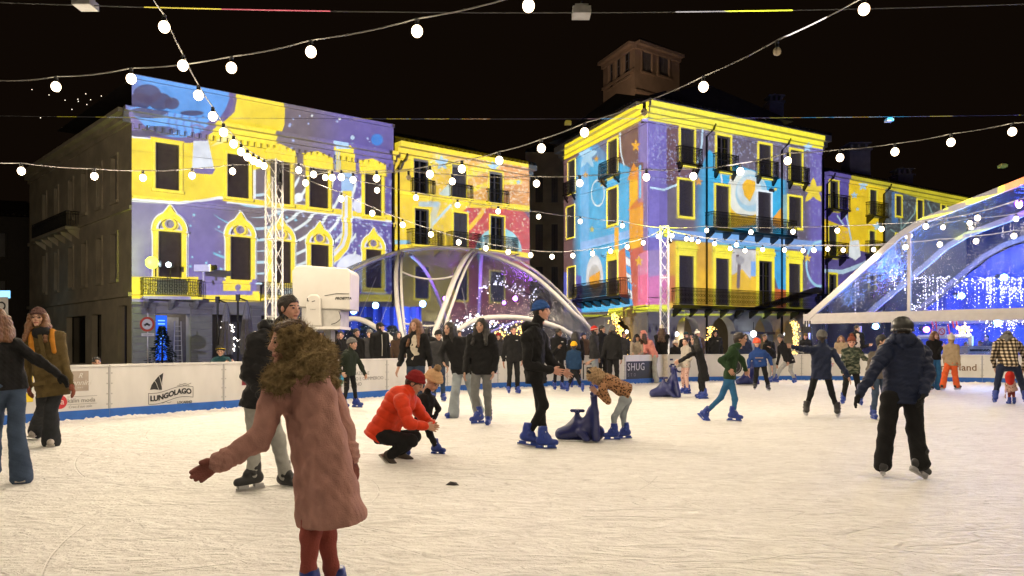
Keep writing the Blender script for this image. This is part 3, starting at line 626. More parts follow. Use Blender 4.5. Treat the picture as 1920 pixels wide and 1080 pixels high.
P.fill(P.poly([(1176, 470), (1216, 458), (1216, 580), (1186, 585)]), (200, 92, 80)); P.fill(P.poly([(1196, 478), (1218, 468), (1218, 520), (1196, 520)]), (214, 128, 168)); P.fill(P.poly([(1196, 518), (1218, 512), (1218, 580), (1196, 582)]), (226, 104, 150))
P.fill(P.box(1197, 1217, 200, 305), (120, 108, 182)); P.fill(P.box(1206, 1217, 305, 470), (118, 100, 160))
P.fill(P.hard((np.hypot((P.X - 1115) / 16, (P.Y - 520) / 42) - 1) * 12), (222, 226, 235)); P.fill(P.hard((np.hypot((P.X - 1115) / 12, (P.Y - 526) / 30) - 1) * 12), (190, 190, 190)); P.fill(P.poly([(1105, 520), (1125, 508), (1124, 540), (1112, 548), (1105, 540)]), (240, 170, 40))
P.fill(P.hard(abs(np.hypot((P.X - 1121) / 12, (P.Y - 362) / 24) - 1) * 12 - .8), (230, 245, 255)); P.fill(P.line([(1162, 250), (1164, 285), (1170, 310)], 2.5), (220, 240, 255))
for k in range(7):
    y = 466 + k * 15; P.fill(P.poly([(1172 + k * .8, y), (1181 + k * .8, y + 6), (1182 + k * .8, y + 20), (1173 + k * .8, y + 14)]), (235, 245, 255) if k % 2 else (70, 170, 240))
for (x, y, r, c) in ((1101, 292, 20, (170, 218, 255)), (1192, 273, 9, (235, 170, 40)), (1118, 298, 5, (235, 170, 40)), (1098, 328, 5, (235, 170, 40)), (1130, 343, 7, (250, 200, 40)), (1198, 490, 8, (245, 190, 60)), (1110, 430, 5, (200, 190, 90))): P.fill(P.star(x, y, r, asp=1.35), c)
P.speck((P.X > 1085) * 1., (200, 225, 250), 2, .03, .07, .7)
P.fill(P.hard(P.Y - np.interp(P.X, [1057, 1215], [302, 222])), YEL)
P.fill(P.below([(1057, 588), (1150, 584), (1216, 578)]), (94, 90, 90)); P.fill(P.hard(abs(P.Y - np.interp(P.X, [1090, 1216], [592, 578])) - 6) * (P.X > 1140), (228, 232, 40)); P.fill(P.hard(abs(P.Y - 592) - 2) * (P.X < 1183) * (P.X > 1090), (200, 205, 40)); P.fill(P.box(1147, 1155, 586, 600), (225, 230, 40))
for i, r in enumerate(aw): P.frame(r, .22 if i < 3 else .12, (248, 226, 40), top=.8 if i == 2 else None, inner=(62, 58, 60))
P.mottle(.08); projector(P, (2, -10, 8.5), 'corner_side', 'black show projector on a tall mast, aimed at the side face of the corner house', .95)
# slide, main face
P = Pic(fB, 0, 18.5)
P.fill(np.ones_like(P.X), (100, 92, 112)); P.fill(np.clip((1252 - P.X) / 2, 0, 1), (112, 102, 190)); P.fill(P.box(1250, 1306, 225, 345), (104, 72, 78)); P.fill(np.clip((P.X - 1510) / 14, 0, 1), (110, 100, 186))
P.speck((P.Y < 345) * 1., (175, 185, 240), 16, .03, .08, .7); P.speck(((P.Y > 345) * (P.X > 1450)) * 1., (175, 185, 240), 6, .03, .07, .7)
cy = P.below([(1215, 420), (1300, 345), (1330, 280), (1350, 300), (1480, 340), (1520, 372)]) * P.hard(P.Y - np.interp(P.X, [1215, 1300, 1470, 1540], [450, 460, 470, 480])) * np.clip((P.X - 1300) / 24, 0, 1) * np.clip((1480 - P.X) / 14, 0, 1)
P.fill(cy, (52, 176, 236)); P.fill(P.hard(abs(P.Y - np.interp(P.X, [1215, 1540], [436, 462])) - 9), (130, 176, 250), .8)
P.fill(P.poly([(1368, 330), (1410, 332), (1432, 420), (1366, 428)]), (246, 200, 40)); P.fill(P.circ(1400, 362, 38, 1.15), (226, 240, 246), .85); P.fill(P.circ(1408, 362, 29, 1.2), (150, 205, 240), .8); P.fill(P.circ(1405, 358, 23, 1.2), (225, 235, 240), .7); P.fill(P.poly([(1393, 345), (1400, 336), (1416, 340), (1416, 356), (1406, 378), (1395, 366)]), (250, 196, 10)); P.fill(P.circ(1404, 350, 12, 1.1), (250, 196, 10))
P.fill(P.poly([(1440, 420), (1468, 385), (1470, 430)]), (240, 170, 50)); P.fill(P.box(1465, 1478, 365, 430), (150, 190, 190), .7)
P.fill(P.below([(1215, 470), (1330, 462), (1540, 486)]) * (P.X < 1256), (150, 130, 190)); P.fill(P.poly([(1215, 520), (1258, 512), (1258, 590), (1215, 590)]), (206, 116, 176))
P.fill(P.poly([(1250, 452), (1335, 455), (1335, 580), (1250, 580)]), (220, 170, 40)); P.fill(P.poly([(1250, 520), (1275, 512), (1275, 560), (1250, 568)]), (206, 120, 66)); P.fill(P.poly([(1308, 512), (1340, 500), (1340, 580), (1308, 580)]), (236, 186, 30))
P.fill(P.poly([(1366, 465), (1424, 470), (1424, 560), (1366, 560)]), (206, 206, 212)); P.fill(P.poly([(1366, 520), (1392, 505), (1424, 545), (1424, 580), (1366, 580)]), (232, 190, 50)); P.fill(P.line([(1383, 480), (1386, 496), (1384, 538)], 6), (120, 108, 120)); P.fill(P.circ(1388, 488, 8), (170, 170, 180))
P.fill(P.poly([(1447, 470), (1482, 474), (1482, 560), (1460, 545), (1447, 500)]), (60, 168, 236)); P.fill(P.poly([(1447, 540), (1482, 545), (1482, 580), (1447, 580)]), (215, 110, 50)); P.fill(P.box(1408, 1423, 490, 518), (130, 180, 250)); P.fill(P.box(1408, 1423, 518, 575), (236, 190, 40))
P.fill(P.line([(1220, 352), (1245, 356), (1270, 346)], 4), (190, 225, 255)); P.fill(P.line([(1317, 240), (1316, 270), (1308, 305)], 3.5), (190, 225, 255)); P.fill(P.hard(abs(np.hypot((P.X - 1538) / 26, (P.Y - 495) / 42) - 1) * 16 - 1), (160, 215, 250)); P.fill(P.line([(1352, 328), (1354, 345)], 3), WHT)
P.fill(P.star(1525, 358, 25), (236, 214, 62)); P.fill(P.star(1514, 484, 8), (236, 200, 62)); P.fill(P.star(1310, 341, 8), (240, 170, 40)); P.fill(P.star(1513, 277, 9), (170, 215, 255)); P.fill(P.star(1454, 355, 4), (236, 214, 62))
P.fill(P.hard(P.Y - np.interp(P.X, [1215, 1541], [226, 281])), (240, 232, 40)); P.fill(P.star(1513, 277, 9), (170, 215, 255))
P.fill(P.below([(1215, 578), (1541, 578)]), (92, 88, 92)); P.fill(P.hard(abs(P.Y - 590) - 1.6) * (P.X > 1258), (222, 230, 40)); P.fill(P.box(1215, 1256, 572, 584), (226, 232, 40))
for x in (1286, 1356, 1432, 1487): P.fill(P.box(x - 4, x + 4, 588, 599), (222, 230, 40))
for x in (1281, 1332, 1349, 1398, 1430, 1473, 1490): P.fill(P.box(x - 2.5, x + 2.5, 577, 584), (190, 200, 40))
for i, r in enumerate(bw):
    if i > 7: P.frame((r[0], r[1], r[2], r[3] + .72), .34, (240, 230, 50), inner=(240, 230, 50))
    P.frame(r, .2, (246, 232, 50) if i != 6 else (225, 240, 255), inner=(66, 62, 68))
P.mottle(.08); projector(P, (12, -10, 8.5), 'corner_main', 'black show projector on a tall mast, aimed at the main face of the corner house', .95)
# ================================================================== far right terrace
fF = Fac(1546, 66.5, 1812, 79)
bF = thing('row_house', 'lower terrace house behind the clear tent, lit purple and yellow', 'building', fF.P)
fw = [fF.rect(*r) for r in ((1556, 1571, 340, 394), (1631, 1643, 357, 406), (1554, 1568, 424, 482), (1630, 1640, 434, 478), (1554, 1568, 515, 565), (1630, 1640, 515, 560), (1680, 1690, 368, 405), (1720, 1730, 376, 412), (1680, 1690, 440, 480), (1765, 1773, 385, 418))]
zt = fF.z(332, 1); w = MB(); fF.wall(w, -.06, zt, fw, .3); w.build('wall', STONE, bF)
t = MB(); cornice(fF, t, zt, ((-.3, 0, .15), (.003, .3, .5))); t.build('cornice', TRIM, bF)
for i, r in enumerate(fw): window(fF, bF, r, 'plain', i not in (0, 4), .13)
for i in (0, 1, 2, 3): r = fw[i]; railing(fF, bF, r[0] - .7, r[1] + .7, r[2], 1.15, .8, .14, IRON)
gable_roof(fF, bF, zt + .3, 2.2, 11, .8); pipe(fF, bF, .2, .2, zt - .3); pipe(fF, bF, fF.u(1655), .2, zt - .3)
P = Pic(fF, 2, zt + .4)
P.fill(np.ones_like(P.X), (70, 74, 80)); P.fill(np.clip((1592 - P.X) / 2, 0, 1), (92, 80, 176)); P.fill(P.poly([(1592, 335), (1660, 350), (1656, 500), (1620, 490), (1600, 470), (1590, 430)]), (250, 214, 16)); P.fill(P.poly([(1545, 410), (1596, 430), (1602, 480), (1545, 490)]), (246, 205, 24)); P.fill(P.poly([(1545, 486), (1610, 470), (1650, 478), (1600, 520), (1545, 530)]), (90, 80, 150))
P.fill(P.line([(1545, 508), (1580, 510), (1620, 495), (1640, 480)], 8), (190, 220, 250)); P.fill(P.poly([(1590, 480), (1594, 452), (1610, 450), (1614, 480), (1604, 488)]), (235, 245, 255)); P.fill(P.line([(1586, 400), (1596, 450)], 3), (190, 220, 250)); P.fill(P.line([(1570, 405), (1582, 422)], 3), (190, 220, 250))
P.speck((P.X > 1660) * 1., (150, 180, 190), 22, .03, .08, .6); P.speck((P.X < 1592) * 1., (150, 160, 230), 5, .03, .07, .7); P.fill(P.box(1672, 1684, 360, 420), (70, 130, 210), .6)
for q in ([(1687, 375), (1690, 430), (1715, 400), (1720, 372)], [(1740, 380), (1752, 410), (1775, 430)], [(1670, 430), (1690, 445)]): P.fill(P.line(q, 2.2), (150, 190, 190), .8)
for (x, y, r) in ((1618, 348, 10), (1602, 366, 7), (1645, 425, 10), (1608, 392, 4)): P.fill(P.star(x, y, r), (180, 220, 250))
for r in fw: P.frame(r, .2, (235, 220, 40), inner=(60, 60, 62))
P.fill(P.hard(P.Y - np.interp(P.X, [1592, 1660, 1812], [338, 354, 395])) * (P.X > 1592), (200, 190, 36))
P.fill(P.hard(P.Y - np.interp(P.X, [1546, 1592], [334, 342])) * (P.X < 1592), (92, 80, 160)); P.mottle(.1); projector(P, (18, -10, 8.5), 'row', 'black show projector on a tall mast, aimed at the terrace behind the tent', .75)
flank(fF, bF, fF.w, zt, 11)
# ================================================================== chimneys, tower, dark houses, hill
def chimney(px, y0, y1, Y, w, label):
    z0, z1 = W(px, y1, Y).z, W(px, y0, Y).z; x = W(px, y1, Y).x; b = MB(); c = thing('chimney', label, 'chimney', (x, Y, z0 - 3), 'tall roof chimneys')
    b.bbox((x - w / 2, Y - w / 2, z0 - 3), (x + w / 2, Y + w / 2, z1 - .9)); b.build('shaft', mat('chimney_render', (.40, .37, .34), .9, .15, 2), c)
    b = MB(); b.bbox((x - w / 2 - .15, Y - w / 2 - .15, z1 - .897), (x + w / 2 + .15, Y + w / 2 + .15, z1 - .75))
    for dx in (-1, 0, 1):
        for dy in (-1, 1): b.bbox((x + dx * w * .36 - .1, Y + dy * w * .36 - .1, z1 - .747), (x + dx * w * .36 + .1, Y + dy * w * .36 + .1, z1 - .3))
    b.bbox((x - w / 2 - .12, Y - w / 2 - .12, z1 - .297), (x + w / 2 + .12, Y + w / 2 + .12, z1 - .2)); b.sphere((x, Y, z1 - .1), .25, 8, 6); b.build('chimney_cap', MATS['chimney_render'], c)
chimney(1452, 178, 240, 72, 1.3, 'pale chimney with an open cap on the corner house roof'); chimney(1604, 268, 330, 72, 1.9, 'wide pale chimney between the corner house and the terrace'); chimney(1691, 315, 360, 78, 1.5, 'small dim chimney on the far terrace roof')
fT1 = Fac(1131, 83, 1190, 77); fT2 = Fac(1190, 77, 1274, 81)
bT = thing('stone_tower', 'dim square tower with louvred belfry windows above the corner house', 'tower', fT1.P)
zt0, zt1 = 12, fT2.z(84, 0)
h1 = [fT1.rect(1141, 1150, 118, 165), fT1.rect(1154, 1164, 108, 155), fT1.rect(1169, 1182, 97, 145)]; h2 = [fT2.rect(1204, 1222, 98, 136), fT2.rect(1235, 1254, 106, 143)]
w = MB(); fT1.wall(w, zt0, zt1, h1, .35); fT2.wall(w, zt0, zt1, h2, .35); TW = mat('tower_plaster', (.42, .30, .21), .9, .15, .8, .3, 12); w.build('wall', TW, bT)
t = MB()
for f in (fT1, fT2): cornice(f, t, zt1, ((-.35, 0, .25), (.003, .3, .7))); cornice(f, t, f.z(150, 0) - 1.0, ((-.15, .1, .2),))
t.build('cornice', TW, bT)
for f, hs in ((fT1, h1), (fT2, h2)):
    for r in hs: window(f, bT, r, 'plain', f is fT2, .2, TW)
m = MB(); a, b_, c = fT1.pt(0, zt1 + .3, .8), fT2.pt(0, zt1 + .3, .8), fT2.pt(fT2.w, zt1 + .3, .8); d = a + (c - b_); ap = (a + c) / 2 + Vector((0, 0, 2.2))
m.add((a, b_, c, d, ap), ((0, 1, 4), (1, 2, 4), (2, 3, 4), (3, 0, 4), (0, 3, 2, 1))); m.build('roof', ROOF, bT)
lamp('tower_fill', 'SPOT', (9, 68, 20.5), (1, .70, .48), 2600, bT, .5, (12.5, 79, 28), 60, .8)  # added fill light, stands in for the general light on the tower
fD = Fac(985, 76, 1062, 76)
bD = thing('dark_house', 'unlit brown house in the gap beside the corner house', 'building', fD.P)
dw = [fD.rect(x0, x1, y0, y1) for x0, x1 in ((1004, 1018), (1034, 1046)) for y0, y1 in ((330, 380), (420, 470), (500, 550))]
w = MB(); fD.wall(w, -.06, fD.z(285, 0), dw, .3); w.build('wall', STONE_D, bD)
for r in dw: window(fD, bD, r, 'plain', True, .14, STONE_D)
gable_roof(fD, bD, fD.z(285, 0), 1.8, 8, .6)
fE = Fac2((-62, 60, 0), (1, .25, 0), 22)
bE = thing('dark_house', 'black unlit house closing the side street at far left', 'building', fE.P)
ew = [(u, u + 1.1, z, z + 2) for u in (3, 7, 11, 15, 19) for z in (4.6, 8.6)]
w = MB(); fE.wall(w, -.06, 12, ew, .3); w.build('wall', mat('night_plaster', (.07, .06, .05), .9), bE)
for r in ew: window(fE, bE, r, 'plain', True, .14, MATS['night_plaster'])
gable_roof(fE, bE, 12, 2, 8, .6)
hl = MB(); pts = [(-260, 0), (-200, 52), (-150, 90), (-110, 96), (-60, 80), (0, 40), (60, 20), (140, 0)]
for (x0, z0), (x1, z1) in zip(pts, pts[1:]): hl.quad((x0, 330, -.06), (x1, 330, -.06), (x1, 330 + z1 * .8, z1), (x0, 330 + z0 * .8, z0))
tag(hl.build('hills', mat('night_hill', (.02, .022, .015), .95)), kind='structure')
hb = MB()
for (px, py) in ((76, 221), (92, 178), (122, 188), (135, 205), (147, 190), (163, 196), (161, 176), (170, 187), (186, 205), (183, 202), (190, 180), (60, 168), (110, 172), (146, 186)):
    c = W(px, py, 300); hb.sphere(c, .15, 5, 4)
tag(hb.build('hillside_lights', emit('window_glow', (1, .9, .75), 3)), kind='stuff', label='scatter of tiny house lights on the dark hillside at left', cat='house lights')
# ================================================================== rink boards
def on_left(Y): return (-7.8 + .735 * (Y - 12.57), Y, 0)
BV = [on_left(Y) for Y in (8.14, 9.95, 11.76, 13.57, 15.38, 17.19, 19.0, 20.81, 22.62)] + [(1.55, 23.75, 0), (3.60, 24.65, 0), (5.26, 26.3, 0), (7.85, 27.15, 0), (10.3, 27.5, 0), (13.1, 27.1, 0), (15.75, 25.9, 0), (18.0, 24.4, 0), (20.2, 22.8, 0)]
BRD = mat('board_white', (.72, .70, .67), .38, .10, 2.2, .08, 14, stretch=(1, 1, .4)); KICK = mat('kick_blue', (.012, .10, .42), .4, .12, 6); SEAM = mat('seam_grey', (.42, .41, .40), .5)
INK = mat('ink_black', (.015, .015, .016), .5); INKG = mat('ink_grey', (.22, .21, .20), .5); RED = mat('ink_red', (.55, .03, .04), .5); TAUPE = mat('ink_taupe', (.36, .30, .25), .5)
NAVY = mat('ink_navy', (.015, .02, .09), .5); BROWN = mat('ink_brown', (.16, .08, .03), .5); YELI = mat('ink_yellow', (.8, .6, .03), .5); TEAL = mat('ink_teal', (.03, .25, .42), .5); GREENI = mat('ink_green', (.05, .30, .18), .5); MAROON = mat('ink_maroon', (.16, .015, .02), .5); SILV = mat('ink_pale', (.62, .60, .57), .5)
bl_ = ['white board with green and yellow advert at the left frame edge', 'plain white board left of the hotel advert', 'white board with taupe square and kälin moda lettering', 'white board with black sail logo reading LUNGOLAGO LOCARNO', 'plain white board with maroon corner right of the sail logo', 'white board behind the girl in the pink coat',
       'white board with blue green disc and ASSOCIAZIONE lettering', 'plain white board behind the long haired women', 'white board with red and grey V logo reading EFI SA', 'white board with black square bracket logo', 'white board with SHUG STORE', 'white board with navy FC lettering', 'white board with red lettering and black round badge', 'white board behind the couple in grey jeans', 'plain white board behind the camouflage jacket boy', 'white board with brown winterland lettering', 'plain white board beside the plaid jacket', 'last white board at the right frame edge']
bl_[10] = 'white board with black panel reading SHUG'
BF = []
for i, (a, b) in enumerate(zip(BV, BV[1:])):
    f = Fac2(a, Vector(b) - Vector(a), 1); f.w = (Vector(b) - Vector(a)).length; BF.append(f)
    t = thing('rink_board', bl_[i], 'rink board', (Vector(a) + Vector(b)) / 2, 'boards round the ice'); f.t = t
    m = MB(); f.box(m, .02, f.w - .02, .02, .90, -.05, 0); m.build('board', BRD, t)
    m = MB(); f.box(m, .004, f.w - .004, .0, .17, .003, .016); m.build('kick_strip', KICK, t)
    m = MB(); f.box(m, .004, f.w - .004, .903, .945, -.06, .012); m.build('cap_rail', BRD, t)
    m = MB(); f.box(m, -.015, .015, 0, .9, -.07, .004)
    for z in (.24, .42, .6, .78): f.box(m, .03, .05, z, z + .02, .002, .008); f.box(m, f.w - .05, f.w - .03, z, z + .02, .002, .008)
    m.build('seam_post', SEAM, t)
def lay(f, name, mt, polys, o=.004, th=.002):
    m = MB()
    for p in polys: m.prism([f.pt(x, y, o) for x, y in p], f.N * th)
    return m.build(name, mt, f.t)
def words(f, body, size, u, z, mt, align='CENTER', bold=0.0, bend=None, o=.005, shear=0, spacing=1.0, par=None):
    vs, fs = text_mesh(body, size, .0012, align, bold, shear, spacing); m = MB()
    if bend: vs = np.array([(x, y + bend(x), zz) for x, y, zz in vs])
    m.add([f.pt(u + x, z + y, o + zz) for x, y, zz in vs], fs); return m.build('lettering', mt, par or f.t)
def disc(u, z, r, n=28, a0=0, a1=360): return [(u + r * math.cos(R(a0 + (a1 - a0) * i / n)), z + r * math.sin(R(a0 + (a1 - a0) * i / n))) for i in range(n if a1 - a0 >= 360 else n + 1)]
f = BF[2]; u = f.u(150); lay(f, 'advert', TAUPE, [[(u - .13, .50), (f.u(166), .50), (f.u(166), .84), (u - .13, .84)]])
words(f, 'Vannini', .13, f.u(148), .64, SILV, shear=.35, o=.008); words(f, '* * *', .05, f.u(150), .55, SILV, o=.008)
words(f, 'R', .12, f.u(150), .76, SILV, shear=.4, o=.008)
u = f.u(112); lay(f, 'round_badge', RED, [disc(u, .33, .115)]); words(f, 'ha', .15, u, .335, BRD, o=.008)
words(f, 'kälin moda', .105, f.u(126), .34, INKG, 'LEFT'); words(f, 'Creo il tuo stile', .06, f.u(128), .235, INKG, 'LEFT', shear=.2)
lay(f, 'rule_line', INKG, [[(f.u(126), z), (f.u(182), z), (f.u(182), z + .006), (f.u(126), z + .006)] for z in (.405, .275)])
u = f.u(54); lay(f, 'yellow_advert', YELI, [[(u - .4, .36), (u + .06, .36), (u + .06, .82), (u - .4, .82)]]); lay(f, 'white_band', BRD, [[(u - .4, .52), (u + .06, .50), (u + .06, .68), (u - .4, .70)]], .007); words(f, 'CON', .14, u - .12, .60, GREENI, bold=.008, o=.011)
f = BF[3]; q = lambda x, y: (f.u(x), f.z(y, f.u(x)))
sail = [(281, 731), (284, 722), (290, 713), (297, 705), (306, 699), (305, 707), (303.5, 716), (304, 724), (305.5, 732), (293, 730)]
cuts = [([0, 1, 2, 9], 0)]
def strip(a, b): return [a, b]
S1 = [[(281, 731), (284, 722), (289, 714.5), (292.5, 719), (297, 731), (289, 730)], [(290, 713.5), (297, 705), (299, 709), (303, 725), (303.6, 731), (298, 731), (293.5, 718.5)], [(298, 704.4), (306, 699), (305, 707), (303.6, 716), (304, 722), (300, 708.5)]]
lay(f, 'sail_logo', INK, [[q(*p) for p in g] for g in S1])
bend = lambda x: .075 * math.sin((x + .05) * 6.0) * .55 + .05 * x
words(f, 'LUNGOLAGO', .135, f.u(321), f.z(740, f.u(321)), INK, bold=.006, bend=bend, spacing=.95)
uu = np.linspace(-.44, .44, 25); uc, zc = f.u(321), f.z(740, f.u(321))
edge = lambda dz: [[(uc + a, zc + bend(a) + dz), (uc + b, zc + bend(b) + dz), (uc + b, zc + bend(b) + dz + .008), (uc + a, zc + bend(a) + dz + .008)] for a, b in zip(uu, uu[1:])]
lay(f, 'banner_outline', INK, edge(.095) + edge(-.105) + [[(uc + s - .004, zc + bend(s) - .105), (uc + s + .004, zc + bend(s) - .105), (uc + s + .004, zc + bend(s) + .10), (uc + s - .004, zc + bend(s) + .10)] for s in (-.44, .44)])
wv = lambda x0, x1, z0: [[(a, z0 + .012 * math.sin(a * 50)), (b, z0 + .012 * math.sin(b * 50)), (b, z0 + .007 + .012 * math.sin(b * 50)), (a, z0 + .007 + .012 * math.sin(a * 50))] for a, b in zip(np.linspace(x0, x1, 12), np.linspace(x0, x1, 12)[1:])]
lay(f, 'wave_marks', INK, wv(uc + .12, uc + .36, zc + .155) + wv(uc + .16, uc + .40, zc + .185) + wv(uc - .2, uc, zc - .14))
words(f, 'LOCARNO', .062, f.u(346), f.z(754, f.u(346)), INK, bold=.002)
f = BF[4]; u = f.u(458); lay(f, 'maroon_advert', MAROON, [[(u - .06, .46), (u + .5, .46), (u + .5, .80), (u - .06, .80)]])
f = BF[6]; u = f.u(634); lay(f, 'disc_logo', TEAL, [disc(u, .50, .17)]); lay(f, 'green_segment', GREENI, [disc(u, .50, .17, 10, -85, -5)], .008)
for tx, z in (('ASSOCIAZIONE', .60), ('CENTRO E COMMERCIO', .475), ('LOCARNO', .35)): words(f, tx, .115, f.u(645) - .02, z, INKG, 'LEFT')
f = BF[8]; u = f.u(938) if f.u(938) < f.w else .3
f8 = BF[7]; u = f8.u(925); words(f8, 'EFI SA', .17, f8.w - .52, .34, INKG, bold=.006)
lay(f8, 'red_stroke', RED, [[(f8.w - .62, .68), (f8.w - .52, .68), (f8.w - .32, .45), (f8.w - .42, .45)], [(f8.w - .62, .44), (f8.w + -.05, .44), (f8.w - .05, .455), (f8.w - .62, .455)]]); lay(f8, 'grey_stroke', INKG, [[(f8.w - .3, .45), (f8.w - .27, .45), (f8.w - .12, .68), (f8.w - .16, .68)]])
f = BF[9]; u = f.u(1098); lay(f, 'bracket_logo', INK, [[(u - .1, .2), (u - .06, .2), (u - .06, .7), (u - .1, .7)], [(u - .06, .66), (u + .75, .66), (u + .75, .7), (u - .06, .7)], [(u + .03, .2), (u + .07, .2), (u + .07, .58), (u + .03, .58)], [(u + .07, .54), (u + .66, .54), (u + .66, .58), (u + .07, .58)]])
f = BF[10]; u = f.u(1171); lay(f, 'black_panel', INK, [[(.06, .16), (1.5, .16), (1.5, .74), (.06, .74)]]); words(f, 'SHUG', .34, .12, .55, SILV, 'LEFT', spacing=1.1, o=.008); words(f, 'STO', .14, .14, .30, INKG, 'LEFT', spacing=2.2, o=.008)
f = BF[11]; words(f, 'FC', .42, .12, .46, NAVY, 'LEFT', bold=.012); lay(f, 'bar_mark', NAVY, [[(.12, .74), (.24, .74), (.24, .80), (.12, .80)]])
f = BF[11]; words(f, 'RIV', .2, f.w - .42, .64, RED, 'LEFT', bold=.01); words(f, 'ST', .24, f.w - .40, .43, RED, 'LEFT', bold=.01); 
f = BF[12]; u = f.u(1378); lay(f, 'round_badge', INK, [disc(u, .50, .27)]); lay(f, 'badge_ring', INKG, [[(u + .22 * math.cos(t), .5 + .22 * math.sin(t)), (u + .22 * math.cos(t + .14), .5 + .22 * math.sin(t + .14)), (u + .2 * math.cos(t + .14), .5 + .2 * math.sin(t + .14)), (u + .2 * math.cos(t), .5 + .2 * math.sin(t))] for t in np.arange(0, 6.28, .14)], .008)
f = BF[13]; words(f, 'FS', .2, f.u(1468), .5, INKG); words(f, 'ISST', .17, f.u(1556), .55, RED)
f = BF[14]; words(f, 'winterland', .32, f.u(1832), .50, BROWN, 'RIGHT', bold=.003) if f.u(1832) < f.w else words(BF[14], 'winterland', .32, f.w - .1, .50, BROWN, 'RIGHT')
words(f, 'festa d\'inverno', .07, f.w - 1.1, .30, INKG)
# ridge of scraped snow along the boards
sn = MB(); rg = random.Random(8)
for f in BF:
    n = int(f.w / .04); pr = [(rg.uniform(.01, .05) + .05 * rg.random() ** 4, rg.uniform(.02, .07)) for _ in range(n + 1)]
    for i in range(n):
        u0, u1 = f.w * i / n, f.w * (i + 1) / n; (h0, d0), (h1, d1) = pr[i], pr[i + 1]
        sn.quad(f.pt(u0, -.02, .06 + d0 * 2), f.pt(u1, -.02, .06 + d1 * 2), f.pt(u1, h1 * .6, .017), f.pt(u0, h0 * .6, .017))
tag(sn.build('snow_ridge', mat('loose_snow', (.78, .76, .73), .8, .06, 8, .4, 60), smooth=True), kind='stuff', label='ragged ridge of scraped snow along the foot of the boards', cat='snow')
# ================================================================== trusses
def truss(px, Y, h, w, label):
    x = (px - CX) / FP * Y; t = thing('truss_tower', label, 'truss tower', (x, Y, 0), 'lattice masts'); c0 = Vector((x, Y, 0)); a = R(28)
    cs = [c0 + Vector((w / 1.414 * math.cos(a + k * math.pi / 2), w / 1.414 * math.sin(a + k * math.pi / 2), 0)) for k in range(4)]
    m = MB(); Z = Vector((0, 0, 1))
    for c in cs: m.tube([c, c + Z * h], .025, 8)
    m.build('chord', ALU, t, smooth=True); n = int(h / .42); m = MB()
    for i in range(n):
        for k in range(4):
            p, q = cs[k], cs[(k + 1) % 4]; z0, z1 = h * i / n, h * (i + 1) / n; 
            if i % 2: p, q = q, p
            m.tube([p + Z * z0, q + Z * z1], .010, 5)
    for z in (0.05, h * .33, h * .66, h - .03):
        for k in range(4): m.tube([cs[k] + Z * z, cs[(k + 1) % 4] + Z * z], .016, 5)
    m.build('lattice', ALU, t)
    m = MB(); m.box(c0 + Vector((0, 0, -.03)), (.9, .9, .05)); m.build('base_plate', IRON, t)
    m = MB(); m.box(c0 + Vector((.05, -.05, h - .28)), (.2, .2, .3)); m.tube([c0 + Vector((.12, .1, h - .3)), c0 + Vector((.2, -.15, h - .65))], .06, 8); m.build('junction_box', BLACK_P, t)
    return t
tr1 = truss(514, 20, CZ + (HY - 300) / FP * 20, .30, 'near lattice mast carrying the fairy lights before the left palace')
tr2 = truss(1246, 30, CZ + (HY - 424) / FP * 30, .30, 'far lattice mast before the corner house')
# ================================================================== festoon strings
bm_ = MB(); bm_.sphere((0, 0, -.04), .078, 14, 10, 0, (1, 1, 1.08)); bm_.tube([(0, 0, .03), (0, 0, .12)], .032, 8, 1)
GLOW = emit('bulb_glow', (1, .83, .55), 22); _nt = GLOW.node_tree; _lw = _nt.nodes.new('ShaderNodeLayerWeight'); _lw.inputs[0].default_value = .35; _rp = _nt.nodes.new('ShaderNodeValToRGB')      # hot middle, amber rim standing in for the glow round the lamp
_rp.color_ramp.elements[0].color = (1, .86, .60, 1); _rp.color_ramp.elements[0].position = .12; _rp.color_ramp.elements[1].color = (.075, .030, .008, 1); _rp.color_ramp.elements[1].position = .72
_nt.links.new(_lw.outputs['Facing'], _rp.inputs[0]); _nt.links.new(_rp.outputs[0], _nt.nodes['Principled BSDF'].inputs['Emission Color'])
BULB = bm_.mesh('bulb', [GLOW, BLACK_P], Vector((0, 0, 0)), True)
bo_ = MB(); bo_.sphere((0, 0, -.035), .06, 12, 9, 0, (1, 1, 1.1)); bo_.tube([(0, 0, .03), (0, 0, .12)], .03, 8, 1)
CLEAR = mat('clear_bulb_glass', (.5, .42, .3), .08, .05); BULB_OFF = bo_.mesh('bulb', [CLEAR, BLACK_P], Vector((0, 0, 0)), True)
CABLE = mat('white_cable', (.45, .43, .40), .5)
WARM = (1, .82, .59)
